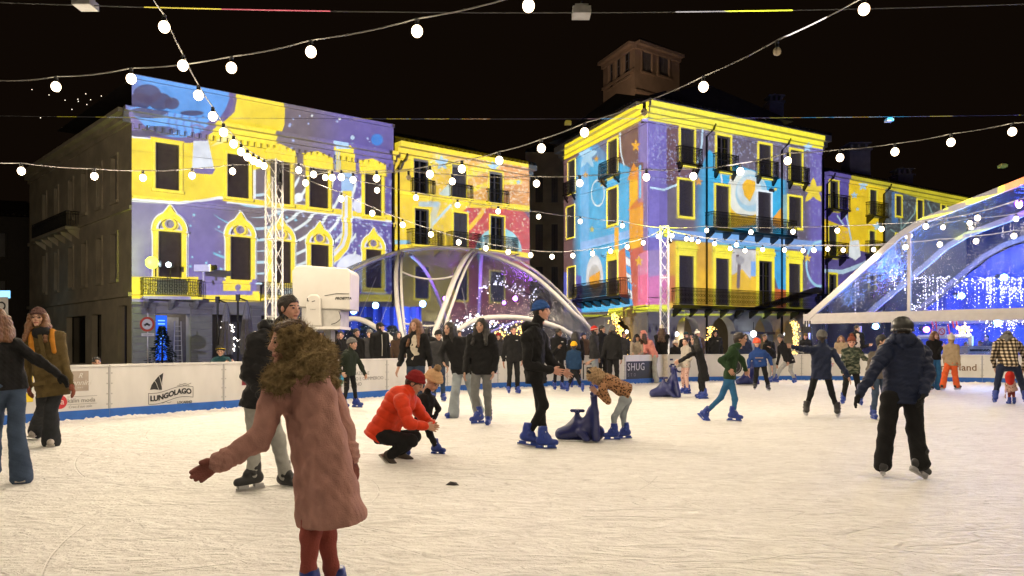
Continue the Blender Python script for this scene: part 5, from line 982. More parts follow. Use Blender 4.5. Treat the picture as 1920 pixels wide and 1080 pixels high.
# ================================================================== bodies: signed distance fields meshed with surface nets
class Field:
    def __init__(s, lo, hi, h):
        s.lo = np.array(lo, float); s.h = h; s.n = np.maximum(np.ceil((np.array(hi) - s.lo) / h).astype(int) + 1, 4)
        s.g = np.full(s.n, 9.0, np.float32)
    def sub(s, lo, hi):
        i0 = np.clip(np.floor((np.array(lo) - s.lo) / s.h).astype(int), 0, s.n); i1 = np.clip(np.ceil((np.array(hi) - s.lo) / s.h).astype(int) + 1, 0, s.n)
        if (i1 <= i0).any(): return None
        sl = tuple(np.s_[a:b] for a, b in zip(i0, i1)); ax = [s.lo[k] + np.arange(i0[k], i1[k]) * s.h for k in range(3)]
        return sl, np.meshgrid(*ax, indexing='ij', sparse=True)
    def put(s, sl, d, k, op):
        a = s.g[sl]
        if op == 'add':
            if k > 0:
                hh = np.clip(.5 + .5 * (d - a) / k, 0, 1); s.g[sl] = d * (1 - hh) + a * hh - k * hh * (1 - hh)
            else: s.g[sl] = np.minimum(a, d)
        else: s.g[sl] = np.maximum(a, -d)
    def cap(s, a, b, ra, rb=None, k=.02, op='add', wave=None, flat=None):
        rb = ra if rb is None else rb; a = np.array(a, float); b = np.array(b, float); m = max(ra, rb) * 1.25 + k + 3 * s.h
        q = s.sub(np.minimum(a, b) - m, np.maximum(a, b) + m)
        if q is None: return
        sl, (X, Y, Z) = q; d = b - a; L = float(d @ d) + 1e-9
        t = np.clip(((X - a[0]) * d[0] + (Y - a[1]) * d[1] + (Z - a[2]) * d[2]) / L, 0, 1)
        r = np.sqrt((X - a[0] - t * d[0]) ** 2 + (Y - a[1] - t * d[1]) ** 2 + (Z - a[2] - t * d[2]) ** 2); rad = ra + (rb - ra) * t
        if wave: rad = rad + wave[0] * (np.abs(np.sin(t * math.sqrt(L) / wave[1] * math.pi)) ** .4 - .7)
        s.put(sl, (r - rad).astype(np.float32), k, op)
    def ell(s, c, M, rad, k=.01, op='add'):
        """ellipsoid, M rows = local axes"""
        c = np.array(c, float); M = np.array(M, float); rad = np.array(rad, float); m = rad.max() + k + 3 * s.h; q = s.sub(c - m, c + m)
        if q is None: return
        sl, (X, Y, Z) = q; dx, dy, dz = X - c[0], Y - c[1], Z - c[2]
        l = [M[i, 0] * dx + M[i, 1] * dy + M[i, 2] * dz for i in range(3)]
        k0 = np.sqrt(sum((l[i] / rad[i]) ** 2 for i in range(3))); k1 = np.sqrt(sum((l[i] / rad[i] ** 2) ** 2 for i in range(3))) + 1e-9
        s.put(sl, (k0 * (k0 - 1) / k1).astype(np.float32), k, op)
    def grid(s): return np.meshgrid(*[s.lo[k] + np.arange(s.n[k]) * s.h for k in range(3)], indexing='ij', sparse=True)
    def cut(s, n, p, soft=0.0):
        X, Y, Z = s.grid(); s.g = np.maximum(s.g, (n[0] * (X - p[0]) + n[1] * (Y - p[1]) + n[2] * (Z - p[2])).astype(np.float32))
    def wrinkle(s, amp, wl, seed=0, M=None):
        X, Y, Z = s.grid(); r = np.random.RandomState(seed); out = 0
        for f, a in ((1, 1), (2.1, .5), (4.3, .25)):
            for _ in range(2):
                v = r.randn(3); v *= 2 * math.pi / wl * f / np.linalg.norm(v); v2 = r.randn(3) * .35 / wl
                out = out + a * np.sin(v[0] * X + v[1] * Y + v[2] * Z + r.rand() * 6 + .9 * np.sin(v2[0] * X + v2[1] * Y + v2[2] * Z))
        m = np.abs(s.g) < .2; s.g = s.g + np.where(m, out * amp * .5, 0).astype(np.float32)
    def mesh(s):
        g = s.g; g[0] = g[-1] = 9; g[:, 0] = g[:, -1] = 9; g[:, :, 0] = g[:, :, -1] = 9
        ins = g < 0; cs = ins[:-1, :-1, :-1].astype(np.int8)
        C = [(i, j, k) for i in (0, 1) for j in (0, 1) for k in (0, 1)]; nx, ny, nz = g.shape
        cnt = sum(ins[i:nx - 1 + i, j:ny - 1 + j, k:nz - 1 + k].astype(np.int8) for i, j, k in C)
        act = (cnt > 0) & (cnt < 8); I = np.argwhere(act)
        if len(I) == 0: return np.zeros((0, 3)), np.zeros((0, 4), int)
        idx = np.full(act.shape, -1, int); idx[act] = np.arange(len(I))
        pos = np.zeros((len(I), 3)); num = np.zeros(len(I)); E = [(a, b) for a in C for b in C if sum(abs(x - y) for x, y in zip(a, b)) == 1 and a < b]
        for a, b in E:
            ga = g[I[:, 0] + a[0], I[:, 1] + a[1], I[:, 2] + a[2]]; gb = g[I[:, 0] + b[0], I[:, 1] + b[1], I[:, 2] + b[2]]; m = (ga < 0) != (gb < 0); t = np.where(m, ga / (ga - gb + 1e-12), 0)[:, None]
            pos += np.where(m[:, None], np.array(a) + t * (np.array(b) - np.array(a)), 0); num += m
        V = (I + pos / num[:, None]) * s.h + s.lo; Q = []
        for ax in range(3):
            o = [np.s_[:]] * 3; p = [np.s_[:]] * 3; o[ax] = np.s_[:-1]; p[ax] = np.s_[1:]; A, B = ins[tuple(o)], ins[tuple(p)]; e = np.argwhere(A != B); e = e[(e[:, (ax + 1) % 3] > 0) & (e[:, (ax + 2) % 3] > 0)]
            u, v = (ax + 1) % 3, (ax + 2) % 3; du = np.zeros(3, int); dv = np.zeros(3, int); du[u] = 1; dv[v] = 1
            ok = (e[:, u] < act.shape[u]) & (e[:, v] < act.shape[v]); e = e[ok]; fl = A[e[:, 0], e[:, 1], e[:, 2]]
            q = np.stack([idx[tuple((e - x).T)] for x in (np.zeros(3, int), du, du + dv, dv)], 1); q[~fl] = q[~fl][:, ::-1]; Q.append(q[(q >= 0).all(1)])
        return V, np.concatenate(Q)
def np_mesh(name, parts, mats, org, smooth=True):
    """parts: list of (V, Q, material index or per-face array)"""
    V = np.concatenate([p[0] for p in parts]) - np.array(org); off = np.cumsum([0] + [len(p[0]) for p in parts]); Q = np.concatenate([p[1] + o for p, o in zip(parts, off)])
    M = np.concatenate([np.full(len(p[1]), p[2]) if np.isscalar(p[2]) else p[2] for p in parts]).astype(np.int32)
    me = bpy.data.meshes.new(name); me.vertices.add(len(V)); me.vertices.foreach_set('co', V.astype(np.float32).ravel()); me.loops.add(len(Q) * 4); me.loops.foreach_set('vertex_index', Q.astype(np.int32).ravel())
    me.polygons.add(len(Q)); me.polygons.foreach_set('loop_start', np.arange(len(Q), dtype=np.int32) * 4)
    for m in mats: me.materials.append(m)
    me.polygons.foreach_set('material_index', M); me.polygons.foreach_set('use_smooth', np.full(len(Q), smooth)); me.update(calc_edges=True); me.validate(); return me
def furry(V, Q, n, L, w, seed=1):
    """many tapering hairs standing on the quads of a mesh"""
    r = np.random.RandomState(seed); q = Q[r.randint(len(Q), size=n)]; a, b, c, d = (V[q[:, i]] for i in range(4)); N = np.cross(c - a, d - b); N /= np.linalg.norm(N, axis=1)[:, None] + 1e-12
    k = r.rand(n, 1); p = (a * k + b * (1 - k)) * .5 + (c * k + d * (1 - k)) * .5; dr = N + r.randn(n, 3) * .45 + np.array([0, 0, -.35]); dr /= np.linalg.norm(dr, axis=1)[:, None]; sd = np.cross(dr, r.randn(n, 3)); sd /= np.linalg.norm(sd, axis=1)[:, None] + 1e-9
    le = L * r.uniform(.5, 1.2, (n, 1)); p = p - dr * .006; vs = np.stack([p - sd * w, p + sd * w, p + dr * le + sd * w * .15, p + dr * le - sd * w * .15], 1).reshape(-1, 3); return vs, np.arange(4 * n).reshape(-1, 4)
def V3(x): return np.array(x, float)
def nrm(v): v = V3(v); return v / (np.linalg.norm(v) + 1e-9)
SKIN = {k: mat('skin_' + k, c, .55, .06, 9) for k, c in (('light', (.52, .30, .21)), ('tan', (.42, .23, .15)), ('brown', (.16, .08, .05)), ('rosy', (.56, .29, .21)))}
EYE = mat('eye_dark', (.02, .015, .012), .2); LIP = mat('lips', (.36, .12, .10), .5)
HAIRM = {k: mat('hair_' + k, c, .5, .35, 40, .6, 90, stretch=(1, 1, .12)) for k, c in (('black', (.010, .008, .007)), ('dark', (.022, .013, .009)), ('brown', (.06, .030, .014)), ('auburn', (.13, .055, .020)), ('blond', (.30, .19, .09)))}
def cloth(key, col, rough=.85, bump=.35, bs=160, var=.14, sc=14): return mat('cloth_' + key, col, rough, var, sc, bump, bs, spec=.18)
def denim(key, col): return mat('denim_' + key, col, .9, .22, 7, .3, 200, spec=.2)
BOOTM = {}
def boot_proto(kind):
    if kind in BOOTM: return BOOTM[kind]
    F = Field((-.12, -.2, -.2), (.12, .26, .26), .0075)
    if kind == 'shoe':
        F.cap((0, -.03, -.04), (0, .155, -.066), .046, .030, .02); F.cap((-.018, .11, -.066), (.018, .11, -.066), .032, .032, .02); F.cap((0, -.01, .04), (0, -.02, -.02), .045, .045, .03); F.cut((0, 0, -1), (0, 0, -.085))
    else:
        F.cap((0, -.012, .13), (0, -.026, -.01), .060, .056, .02); F.cap((0, -.055, -.03), (0, .15, -.058), .054, .042, .03); F.cap((0, .05, .01), (0, -.02, .08), .046, .05, .03); F.cut((0, 0, -1), (0, 0, -.088)); F.cut((0, 0, 1), (0, 0, .155))
        for z in (.02, .075, .13): F.cap((-.045, .015 + (.02 - z) * .25, z), (.045, .015 + (.02 - z) * .25, z), .024, .026, .008)
    V, Q = F.mesh(); me = np_mesh('boot_' + kind, [(V, Q, 0)], [mat({'skate': 'skate_blue', 'hockey': 'skate_black', 'shoe': 'shoe_leather', 'snow': 'shoe_pale'}[kind], {'skate': (.010, .035, .25), 'hockey': (.02, .02, .022), 'shoe': (.06, .045, .035), 'snow': (.45, .42, .38)}[kind], .35 if kind != 'shoe' else .7, .15, 30)], (0, 0, 0))
    b = MB()
    if kind in ('skate', 'hockey'):
        b.box((0, -.06, -.102), (.05, .09, .03), 0); b.box((0, .10, -.102), (.05, .10, .03), 0); b.box((0, .02, -.122), (.022, .29, .016), 0); b.box((0, .02, -.1385), (.006, .30, .018), 1)
        bm = b.mesh('blade', [mat('blade_holder_' + kind, (.5, .5, .52) if kind == 'hockey' else (.02, .06, .36), .4), ALU], (0, 0, 0))
        c = MB()
        for z in (.02, .075, .13): c.box((.0, .048 + (.02 - z) * .3, z), (.085, .02, .022)); 
        cm = c.mesh('buckle', [mat('buckle_grey', (.55, .56, .58), .35)], (0, 0, 0))
    else:
        b.box((0, .045, -.094), (.095, .285, .018)); bm = b.mesh('sole', [mat('shoe_sole', (.05, .045, .04) if kind == 'shoe' else (.5, .47, .42), .8)], (0, 0, 0)); cm = None
    BOOTM[kind] = (me, bm, cm); return BOOTM[kind]
def person(label, px, gy, top, yaw, J={}, Y=None, H=None, jacket=None, pants=None, feet='skate', hair=('short', 'dark'), hat=None, skin='light', gloves=None, hy=None, hp=0.0, kid=0.0, fy={}, extra=None, lean=(0, 0), hk_=1.0, group='people at the rink'):
    lift = .0
    if Y is None: Y = GY(gy)
    gz = CZ + (HY - gy) / FP * Y if H is not None and gy is not None else 0.0
    if H is None: H = (gy - top) / FP * Y
    view = math.degrees(math.atan((px - CX) / FP)); yaw -= view; hy = hy if hy is None else hy - view; fy = {k: (v - view if k in ('L', 'R') else v) for k, v in fy.items()}      # angles are given as seen by the camera
    x = (px - CX) / FP * Y; s = H / 1.75; vx = min(max(Y * .00115, .0085), .021)
    a = R(yaw); f = V3((math.sin(a), -math.cos(a), 0)); l = np.cross((0, 0, 1), f); up = V3((0, 0, 1)); base = V3((x, Y, 0))
    hh = .228 * (s + (1 - s) * .70)
    ov = {k: V3(W(v[0], v[1], Y + (v[2] if len(v) > 2 else 0))) for k, v in J.items()}
    j = {}; tp = H
    j['pe'] = ov.get('pe', base + up * (.53 - .03 * kid) * H); j['ne'] = ov.get('ne', j['pe'] + up * (H - hh * 1.13 - (.53 - .03 * kid) * H) + f * lean[0] * H + l * lean[1] * H)
    t = nrm(j['ne'] - j['pe']); tf = nrm(f - t * (f @ t)); tl = np.cross(t, tf)
    if 'yawt' in fy: q = R(fy['yawt']); tf, tl = tf * math.cos(q) + tl * math.sin(q), tl * math.cos(q) - tf * math.sin(q)
    ay = R(yaw if hy is None else hy); hf0 = V3((math.sin(ay), -math.cos(ay), 0)); hl = np.cross((0, 0, 1), hf0); p = R(hp); hf = hf0 * math.cos(p) - up * math.sin(p); hu = up * math.cos(p) + hf0 * math.sin(p)
    j['hd'] = ov.get('hd', j['ne'] + nrm(hu + t * .6) * hh * .62 + hf0 * .02 * s)
    hd0 = j['hd'] - hu * hh * .5
    def hd(p): return hd0 + (hl * p[0] + hf * p[1] + hu * p[2]) * hh
    HM = np.stack([hl, hf, hu]); ank = .14 * s if feet in ('skate', 'hockey') else .10 * s
    for S, sg in (('L', 1), ('R', -1)):
        j[S + 's'] = ov.get(S + 's', j['ne'] - t * .040 * H + tl * sg * .098 * H)
        j[S + 'h'] = ov.get(S + 'h', j['pe'] + tl * sg * .048 * H)
        j[S + 'a'] = ov.get(S + 'a', V3((*(j[S + 'h'] + l * sg * .02 * H)[:2], ank)))
        j[S + 'k'] = ov.get(S + 'k', (j[S + 'h'] * .5 + j[S + 'a'] * .5) + f * .025 * H)
        j[S + 'e'] = ov.get(S + 'e', j[S + 's'] - up * .175 * H + tl * sg * .03 * H - f * .015 * H)
        j[S + 'w'] = ov.get(S + 'w', j[S + 'e'] - up * .145 * H + f * .04 * H)
    T = thing('person', label, 'person', (x, Y, 0), group); allp = np.array(list(j.values())); org = ORG[T]
    sk = SKIN[skin]; hm = HAIRM[hair[1]] if hair else HAIRM['dark']
    def fld(h=None, pad=.30): return Field(allp.min(0) - pad * s, allp.max(0) + pad * s, h or vx)
    def out(name, F, mt, parent=T, fur=None): 
        V, Q = F.mesh()
        if len(Q) == 0: return None
        if fur: return link(name, np_mesh(name, [(V, Q, 0), (*furry(V, Q, *fur), 0)], [mt], org), parent)
        return link(name, np_mesh(name, [(V, Q, 0)], [mt], org), parent)
    # ---- body: one continuous skin under the clothes, with a detailed head and hands
    B = fld(max(vx, .014)); e = .78
    B.cap(j['ne'] - t * .05 * s, j['pe'], .07 * s, .08 * s, .03)
    for S, sg in (('L', 1), ('R', -1)):
        B.cap(j['ne'] - t * .09 * s + tl * sg * .09 * s, j['pe'] + tl * sg * .065 * s + t * .05 * s, .07 * s, .07 * s, .04); B.cap(j['ne'] - t * .03 * s, j[S + 's'], .05 * s, .048 * s, .03); B.cap(j[S + 's'], j[S + 'e'], .045 * s, .036 * s, .02); B.cap(j[S + 'e'], j[S + 'w'] - nrm(j[S + 'w'] - j[S + 'e']) * .02 * s, .036 * s, .024 * s, .02)
        B.cap(j[S + 'h'], j[S + 'k'], .075 * s * e, .052 * s * e, .03); B.cap(j[S + 'k'], j[S + 'a'], .050 * s * e, .036 * s * e, .02)
    B.cap(j['ne'] - t * .02 * s, hd((0, -.06, .25)), .052 * s, .05 * s, .03)
    parts = [(*B.mesh(), 0)]; hv = hh / (34 if Y < 11 else 22)
    Fh = Field(j['hd'] - hh * .75, j['hd'] + hh * .75, hv); q = lambda *p: hd(p); r = hh
    Fh.ell(q(0, -.06, .62), HM, (.33 * r, .42 * r, .39 * r), .02 * r); Fh.ell(q(0, .09, .37), HM, (.265 * r, .285 * r, .36 * r), .10 * r); Fh.cap(q(-.05, .27, .07), q(.05, .27, .07), .075 * r, k=.06 * r)
    Fh.cap(q(-.16, .30, .585), q(.16, .30, .585), .05 * r, k=.05 * r)
    for sx in (-1, 1): Fh.ell(q(sx * .145, .415, .50), HM, (.085 * r, .07 * r, .05 * r), 0, 'sub')
    for sx in (-1, 1): Fh.ell(q(sx * .145, .32, .495), HM, (.075 * r,) * 3, .01 * r); Fh.cap(q(sx * .17, .25, .36), q(sx * .19, .2, .40), .09 * r, k=.08 * r); Fh.ell(q(sx * .335, -.03, .46), HM, (.035 * r, .09 * r, .13 * r), .02 * r)
    Fh.cap(q(0, .355, .55), q(0, .435, .37), .035 * r, .055 * r, .04 * r); Fh.cap(q(-.05, .38, .345), q(.05, .38, .345), .04 * r, k=.03 * r)
    Fh.cap(q(-.085, .335, .215), q(.085, .335, .215), .036 * r, k=.03 * r); Fh.cap(q(-.08, .375, .20), q(.08, .375, .20), .010 * r, k=0, op='sub')
    Fh.cap(q(0, -.08, .2), q(0, -.10, -.25), .22 * r, .23 * r, .08 * r)
    V, Q = Fh.mesh()
    if len(Q):
        c = V[Q].mean(1); lc = (c - hd0) @ HM.T / hh; mi = np.zeros(len(Q), int)
        for sx in (-1, 1): mi[(np.hypot(lc[:, 0] - sx * .145, (lc[:, 2] - .495) * 1.6) < .062) & (lc[:, 1] > .25)] = 1
        mi[(abs(lc[:, 0]) < .11) & (abs(lc[:, 2] - .20) < .035) & (lc[:, 1] > .28)] = 2
        mi[(abs(abs(lc[:, 0]) - .15) < .10) & (abs(lc[:, 2] - .60 + .15 * abs(abs(lc[:, 0]) - .13)) < .022) & (lc[:, 1] > .25)] = 3
        parts.append((V, Q, mi))
    gp = []
    for S, sg in (('L', 1), ('R', -1)):
        w = j[S + 'w']; d = nrm(w - j[S + 'e']); inw = nrm(-tl * sg - d * (-tl * sg @ d)); th = np.cross(inw, d) * (1 if S == 'L' else -1)
        if th @ (f + up * .5) < 0 and S + 'flip' not in fy: th = -th
        if S + 'th' in fy: th = nrm(V3(fy[S + 'th']) - d * (V3(fy[S + 'th']) @ d)); inw = np.cross(d, th) * (1 if S == 'L' else -1)
        c = s * (.96 if s > .8 else 1.08); cu = fy.get('curl', .35)
        for glove in ((0, 1) if gloves else (0,)):
            Fg = Field(w + d * .06 * c - .16 * c, w + d * .06 * c + .16 * c, .0058 * c); gr = .006 * c if glove else 0
            Fg.cap(w - d * .04 * c, w + d * .02 * c, .026 * c + gr, .025 * c + gr, .01)
            for i in range(4):
                kn = w + d * (.088 - .004 * abs(i - 1)) * c + th * (.031 - .021 * i) * c; Fg.cap(w + d * .015 * c + th * (.016 - .011 * i) * c, kn, .0135 * c + gr, .0115 * c + gr, .008 * c)
                L1 = (.042, .047, .043, .033)[i] * c; L2 = (.034, .038, .035, .027)[i] * c; d1 = nrm(d + inw * (cu * (.8 + .15 * i)) + th * (.10 - .07 * i)); d2 = nrm(d1 + inw * cu * 1.3); m1 = kn + d1 * L1
                Fg.cap(kn, m1, .0098 * c + gr, .0088 * c + gr, .003); Fg.cap(m1, m1 + d2 * L2, .0088 * c + gr, .0072 * c + gr, .003)
            b0 = w + d * .025 * c + th * .02 * c; b1 = b0 + (d * .55 + th * .65 + inw * .25) * .042 * c; Fg.cap(b0, b1, .0145 * c + gr, .0115 * c + gr, .008); Fg.cap(b1, b1 + nrm(d * .9 + th * .3 + inw * .3) * .034 * c, .011 * c + gr, .0085 * c + gr, .004)
            (gp if glove else parts).append((*Fg.mesh(), 0))
    link('body', np_mesh('body', parts, [sk, EYE, LIP, hm], org), T)
    for q_ in gp: link('glove', np_mesh('glove', [q_], [gloves], org), T)
    # ---- jacket
    jm, jo = jacket; g = jo.get('g', 1.0); hem = jo.get('hem', .05); puff = jo.get('puff', 0); sl = jo.get('sl', 1.0)
    F = fld(); wv = (puff, jo.get('pw', .075)) if puff else None; dn = jo.get('dn', None)
    dn = nrm(dn) if dn is not None else -nrm(t * .6 + up * .4); fl = jo.get('flare', 1.0)
    F.cap(j['ne'] - t * .05 * s, j['pe'], .086 * s * g, .095 * s * g, .04, wave=wv)
    for S, sg in (('L', 1), ('R', -1)):
        s1 = j['ne'] - t * .09 * s + tl * sg * .095 * s; h1 = j['pe'] + tl * sg * .075 * s + t * .05 * s; h2 = j['pe'] + tl * sg * .08 * s * fl + dn * (hem * H - .02)
        F.cap(s1, h1, .098 * s * g, .095 * s * g, .04, wave=wv); F.cap(h1, h2, .098 * s * g, .106 * s * g * fl, .04, wave=wv)
        F.cap(j['ne'] - t * .03 * s, j[S + 's'], .066 * s, .066 * s * g ** .5, .04)
        el, wr = j[S + 'e'], j[S + 'w']; F.cap(j[S + 's'], el, .067 * s * g ** .5 * sl, .056 * s * sl, .03, wave=wv); F.cap(el, wr - nrm(wr - el) * .005 * s, .056 * s * sl, .043 * s * sl, .02, wave=wv)
    hc = j['pe'] + dn * hem * H; F.cap(j['pe'] + t * .04 * s, hc - dn * .02, .095 * s * g, .105 * s * g * fl, .04)
    col = jo.get('collar', .045)
    if col: F.cap(j['ne'] - t * .03 * s, j['ne'] + nrm(hd((0, -.08, .1)) - j['ne']) * col * s * 2.2, .078 * s, .072 * s, .025)
    F.wrinkle(jo.get('wr', .010) * s, .15 * s, int(px)); F.cut(dn, hc)
    if jo.get('open', 0):   # open front: a slot that shows what is worn below
        F.cap(j['ne'] + tf * .185 * s - t * .02 * s, hc + tf * .20 * s, .095 * s, .09 * s, 0, 'sub')
    jk = out('jacket', F, jm)
    if jo.get('open', 0):
        F = fld(); F.cap(j['ne'] - t * .07 * s, j['pe'], .095 * s, .10 * s, .04)
        for sg in (1, -1): F.cap(j['ne'] - t * .1 * s + tl * sg * .07 * s, j['pe'] + tl * sg * .06 * s, .09 * s, .09 * s, .04)
        F.cut(-up, j['pe'] + up * .06 * s); out('shirt', F, jo['open'])
    if jo.get('hood', 0):
        F = Field(j['hd'] - hh * 1.5, j['hd'] + hh * 1.2, vx * .8)
        if jo['hood'] == 'down': F.cap(j['ne'] - tf * .09 * s + tl * .07 * s, j['ne'] - tf * .09 * s - tl * .07 * s, .06 * s, k=.03); F.cap(j['ne'] - tf * .10 * s - t * .07 * s, j['ne'] - tf * .08 * s, .05 * s, .06 * s, .04); F.cap(j['ne'] + tf * .04 * s + tl * .085 * s, j['ne'] - tf * .07 * s + tl * .09 * s, .04 * s, .045 * s, .03); F.cap(j['ne'] + tf * .04 * s - tl * .085 * s, j['ne'] - tf * .07 * s - tl * .09 * s, .04 * s, .045 * s, .03)
        else:
            k_ = jo.get('hs', 1.0); F.ell(hd((0, -.10, .60)), HM, (.46 * r * k_, .54 * r * k_, .56 * r * k_), .03); F.cap(hd((0, -.12, .3)), j['ne'] - t * .03 * s, .40 * r * k_, .42 * r, .06); F.ell(hd((0, .55, .48)), HM, (.30 * r, .42 * r, .40 * r), 0, 'sub'); F.ell(hd((0, .12, .5)), HM, (.33 * r, .40 * r, .48 * r), 0, 'sub')
        F.wrinkle(.006 * s, .09 * s, 7); out('hood', F, jo.get('hoodm', jm))
    # ---- trousers
    pm, st = pants[0], pants[1]; rr = {'slim': (.078, .056, .046, .044), 'reg': (.090, .066, .058, .058), 'wide': (.092, .076, .088, .108), 'snow': (.102, .084, .084, .092)}[st]
    F = fld(); F.cap(j['Lh'] + t * .01 * s, j['Rh'] + t * .01 * s, .088 * s, k=.02); F.cap(j['pe'] + t * .06 * s, j['pe'], .075 * s, .085 * s, .02); cuff = {'slim': .03, 'reg': .0, 'wide': -.03, 'snow': -.01}[st] * s; F.cut(t, j['pe'] + t * .07 * s)
    for S in 'LR':
        kn, an, hp_ = j[S + 'k'], j[S + 'a'], j[S + 'h']; end = (an - up * .045 * s) if st == 'wide' else an + nrm(kn - an) * cuff
        F.cap(hp_, kn, rr[0] * s, rr[1] * s, .03); F.cap(kn, kn * .45 + an * .55, rr[1] * s, rr[2] * s, .03); F.cap(kn * .45 + an * .55, end, rr[2] * s, rr[3] * s, .02)
    F.wrinkle((.005 if st in ('wide', 'snow', 'reg') else .003) * s, .13 * s, int(px) + 1); out('trousers', F, pm)
    # ---- boots
    bk = pants[2] if len(pants) > 2 else None
    for S, sg in (('L', 1), ('R', -1)):
        me, bm, cm = boot_proto(feet); an, kn = j[S + 'a'], j[S + 'k']; shin = nrm(kn - an); yw = R(fy.get(S, yaw + sg * 10)); ff = V3((math.sin(yw), -math.cos(yw), 0)); pt_ = R(fy.get(S + 'p', 0)); 
        bu = nrm(up * .75 + shin * .25) if S + 'p' not in fy else nrm(up * math.cos(pt_) + ff * math.sin(pt_)); ff = nrm(ff - bu * (ff @ bu)); rx = np.cross(ff, bu)
        o = link('boot', me, T); ks = (s + (1 - s) * .3) * .93
        M = Matrix(((rx[0] * ks, ff[0] * ks, bu[0] * ks, an[0] - org[0]), (rx[1] * ks, ff[1] * ks, bu[1] * ks, an[1] - org[1]), (rx[2] * ks, ff[2] * ks, bu[2] * ks, an[2] - org[2]), (0, 0, 0, 1))); o.matrix_local = M
        for nm, mm in (('blade' if feet in ('skate', 'hockey') else 'sole', bm), ('buckle', cm)):
            if mm is not None and not (nm == 'buckle' and feet != 'skate'): c = link(nm, mm, o)
    # ---- hair and headgear
    def hfield(pad=.9, h=None): return Field(j['hd'] - hh * pad, j['hd'] + hh * pad, h or max(hv, vx * .6))
    if hair and hair[0] != 'none':
        hstyle = hair[0]; low = {'short': 0, 'bob': .5, 'long': 1.3, 'vlong': 1.9, 'bun': 0}[hstyle]
        F = Field(j['hd'] - hh * (1.0 + low), j['hd'] + hh * .95, max(hv, vx * .6)); F.ell(hd((0, -.07, .63)), HM, (.375 * r, .455 * r, .425 * r), 0)
        F.cap(hd((0, -.3, .4)), hd((0, -.26, .12)), .2 * r, .15 * r, .1 * r)
        cn = nrm(HM[1] * .80 - HM[2] * .60); F.cut(cn, hd((0, .17, .52)))
        if low:
            for k, (ax, ay_) in enumerate(((-.33, .13), (.33, .13), (-.38, -.02), (.38, -.02), (-.38, -.2), (.38, -.2), (-.27, -.36), (.27, -.36), (0, -.43), (-.13, -.43), (.13, -.43))):
                e0 = hd((ax, ay_, .60)); e1 = hd((ax * 1.12, ay_ - .04, .0)); fr = ay_ > 0 and 'hairfront' in fy
                e2 = e1 + up * -hh * low * .62 + hl * np.sign(ax) * (.16 if hstyle != 'bob' else .02) * hh + (tf * .11 * s if fr else -tf * hh * .16)
                F.cap(e0, e1, .13 * r, .20 * r, .12 * r); F.cap(e1, e2, .20 * r, .11 * r, .12 * r)
        if hstyle == 'bun': F.ell(hd((0, -.5, .85)), HM, (.2 * r,) * 3, .03 * r)
        F.wrinkle(.022 * r, .30 * r, 3); out('hair', F, hm)
    if hat:
        hh0, r0, hd_0 = hh, r, hd; r = r * hk_; hd = lambda p: hd_0((p[0] * hk_, -.06 + (p[1] + .06) * hk_, .45 + (p[2] - .45) * hk_))
        hk, hmat = hat[0], hat[1]
        if hk in ('beanie', 'pom', 'tall'):
            F = hfield(1.25); F.ell(hd((0, -.08, .70 if hk != 'tall' else .78)), HM, (.40 * r, .47 * r, .42 * r if hk != 'tall' else .52 * r), 0); F.wrinkle(.006 * r * 3, .16 * r, 5); F.cut(nrm(-HM[2] + HM[1] * .18), hd((0, 0, .60))); 
            ring = [hd((.385 * math.cos(q_), -.08 + .455 * math.sin(q_), .64 + .09 * math.sin(q_))) for q_ in np.linspace(0, 2 * math.pi, 15)]
            for p0, p1 in zip(ring, ring[1:]): F.cap(p0, p1, .065 * r, k=.01)
            ht = out('hat', F, hmat)
            if hk == 'pom' and ht: F = hfield(1.4); c_ = hd((0, -.16, 1.20)); F.ell(c_, HM, (.17 * r,) * 3, 0); F.wrinkle(.03 * r, .06 * r, 2); out('pompom', F, hat[2] if len(hat) > 2 else hmat, ht, (500, .05 * r / .2 * .2, .0025))
            if hk == 'beanie' and len(hat) > 2:
                m = MB(); pr = [hd((.452 * math.cos(q_), -.08 + .522 * math.sin(q_), .70 + .09 * math.sin(q_))) for q_ in np.linspace(0, 2 * math.pi, 25)[:-1]]; m.tube(pr, .035 * r, 6, closed=True); m.build('stripe', hat[2], ht)
        elif hk == 'helmet':
            F = hfield(1.2); F.ell(hd((0, -.06, .68)), HM, (.46 * r, .56 * r, .46 * r), 0); F.ell(hd((0, -.06, .62)), HM, (.40 * r, .49 * r, .43 * r), 0, 'sub'); F.cut(nrm(-HM[2] + HM[1] * .12), hd((0, 0, .46)))
            for ax in (-.2, 0, .2): F.cap(hd((ax, .1, 1.08 - abs(ax) * .35)), hd((ax, -.35, .98 - abs(ax) * .35)), .028 * r, k=0, op='sub')
            ring = [hd((.435 * math.cos(q_), -.06 + .53 * math.sin(q_), .50 + .06 * math.sin(q_))) for q_ in np.linspace(0, 2 * math.pi, 17)]
            for p0, p1 in zip(ring, ring[1:]): F.cap(p0, p1, .045 * r, k=.01)
            ht = out('helmet', F, hmat); m = MB(); m.tube([hd((-.36, .0, .5)), hd((-.26, .12, .1)), hd((0, .25, .0)), hd((.26, .12, .1)), hd((.36, .0, .5))], .02 * r, 5); m.build('chin_strap', BLACK_P, ht)
        elif hk == 'cap':
            F = hfield(1.2); F.ell(hd((0, -.07, .68)), HM, (.385 * r, .45 * r, .38 * r), 0); F.cut(-HM[2], hd((0, 0, .64))); F.ell(hd((0, .50, .66)), HM, (.25 * r, .28 * r, .035 * r), .02 * r); out('cap', F, hmat)
    if hat: r = r0; hd = hd_0
    if extra: extra(T, j, hd, dict(s=s, H=H, t=t, tf=tf, tl=tl, f=f, l=l, up=up, hh=hh, out=out, fld=fld, HM=HM, r=r, vx=vx, hf=hf, hu=hu))
    return T
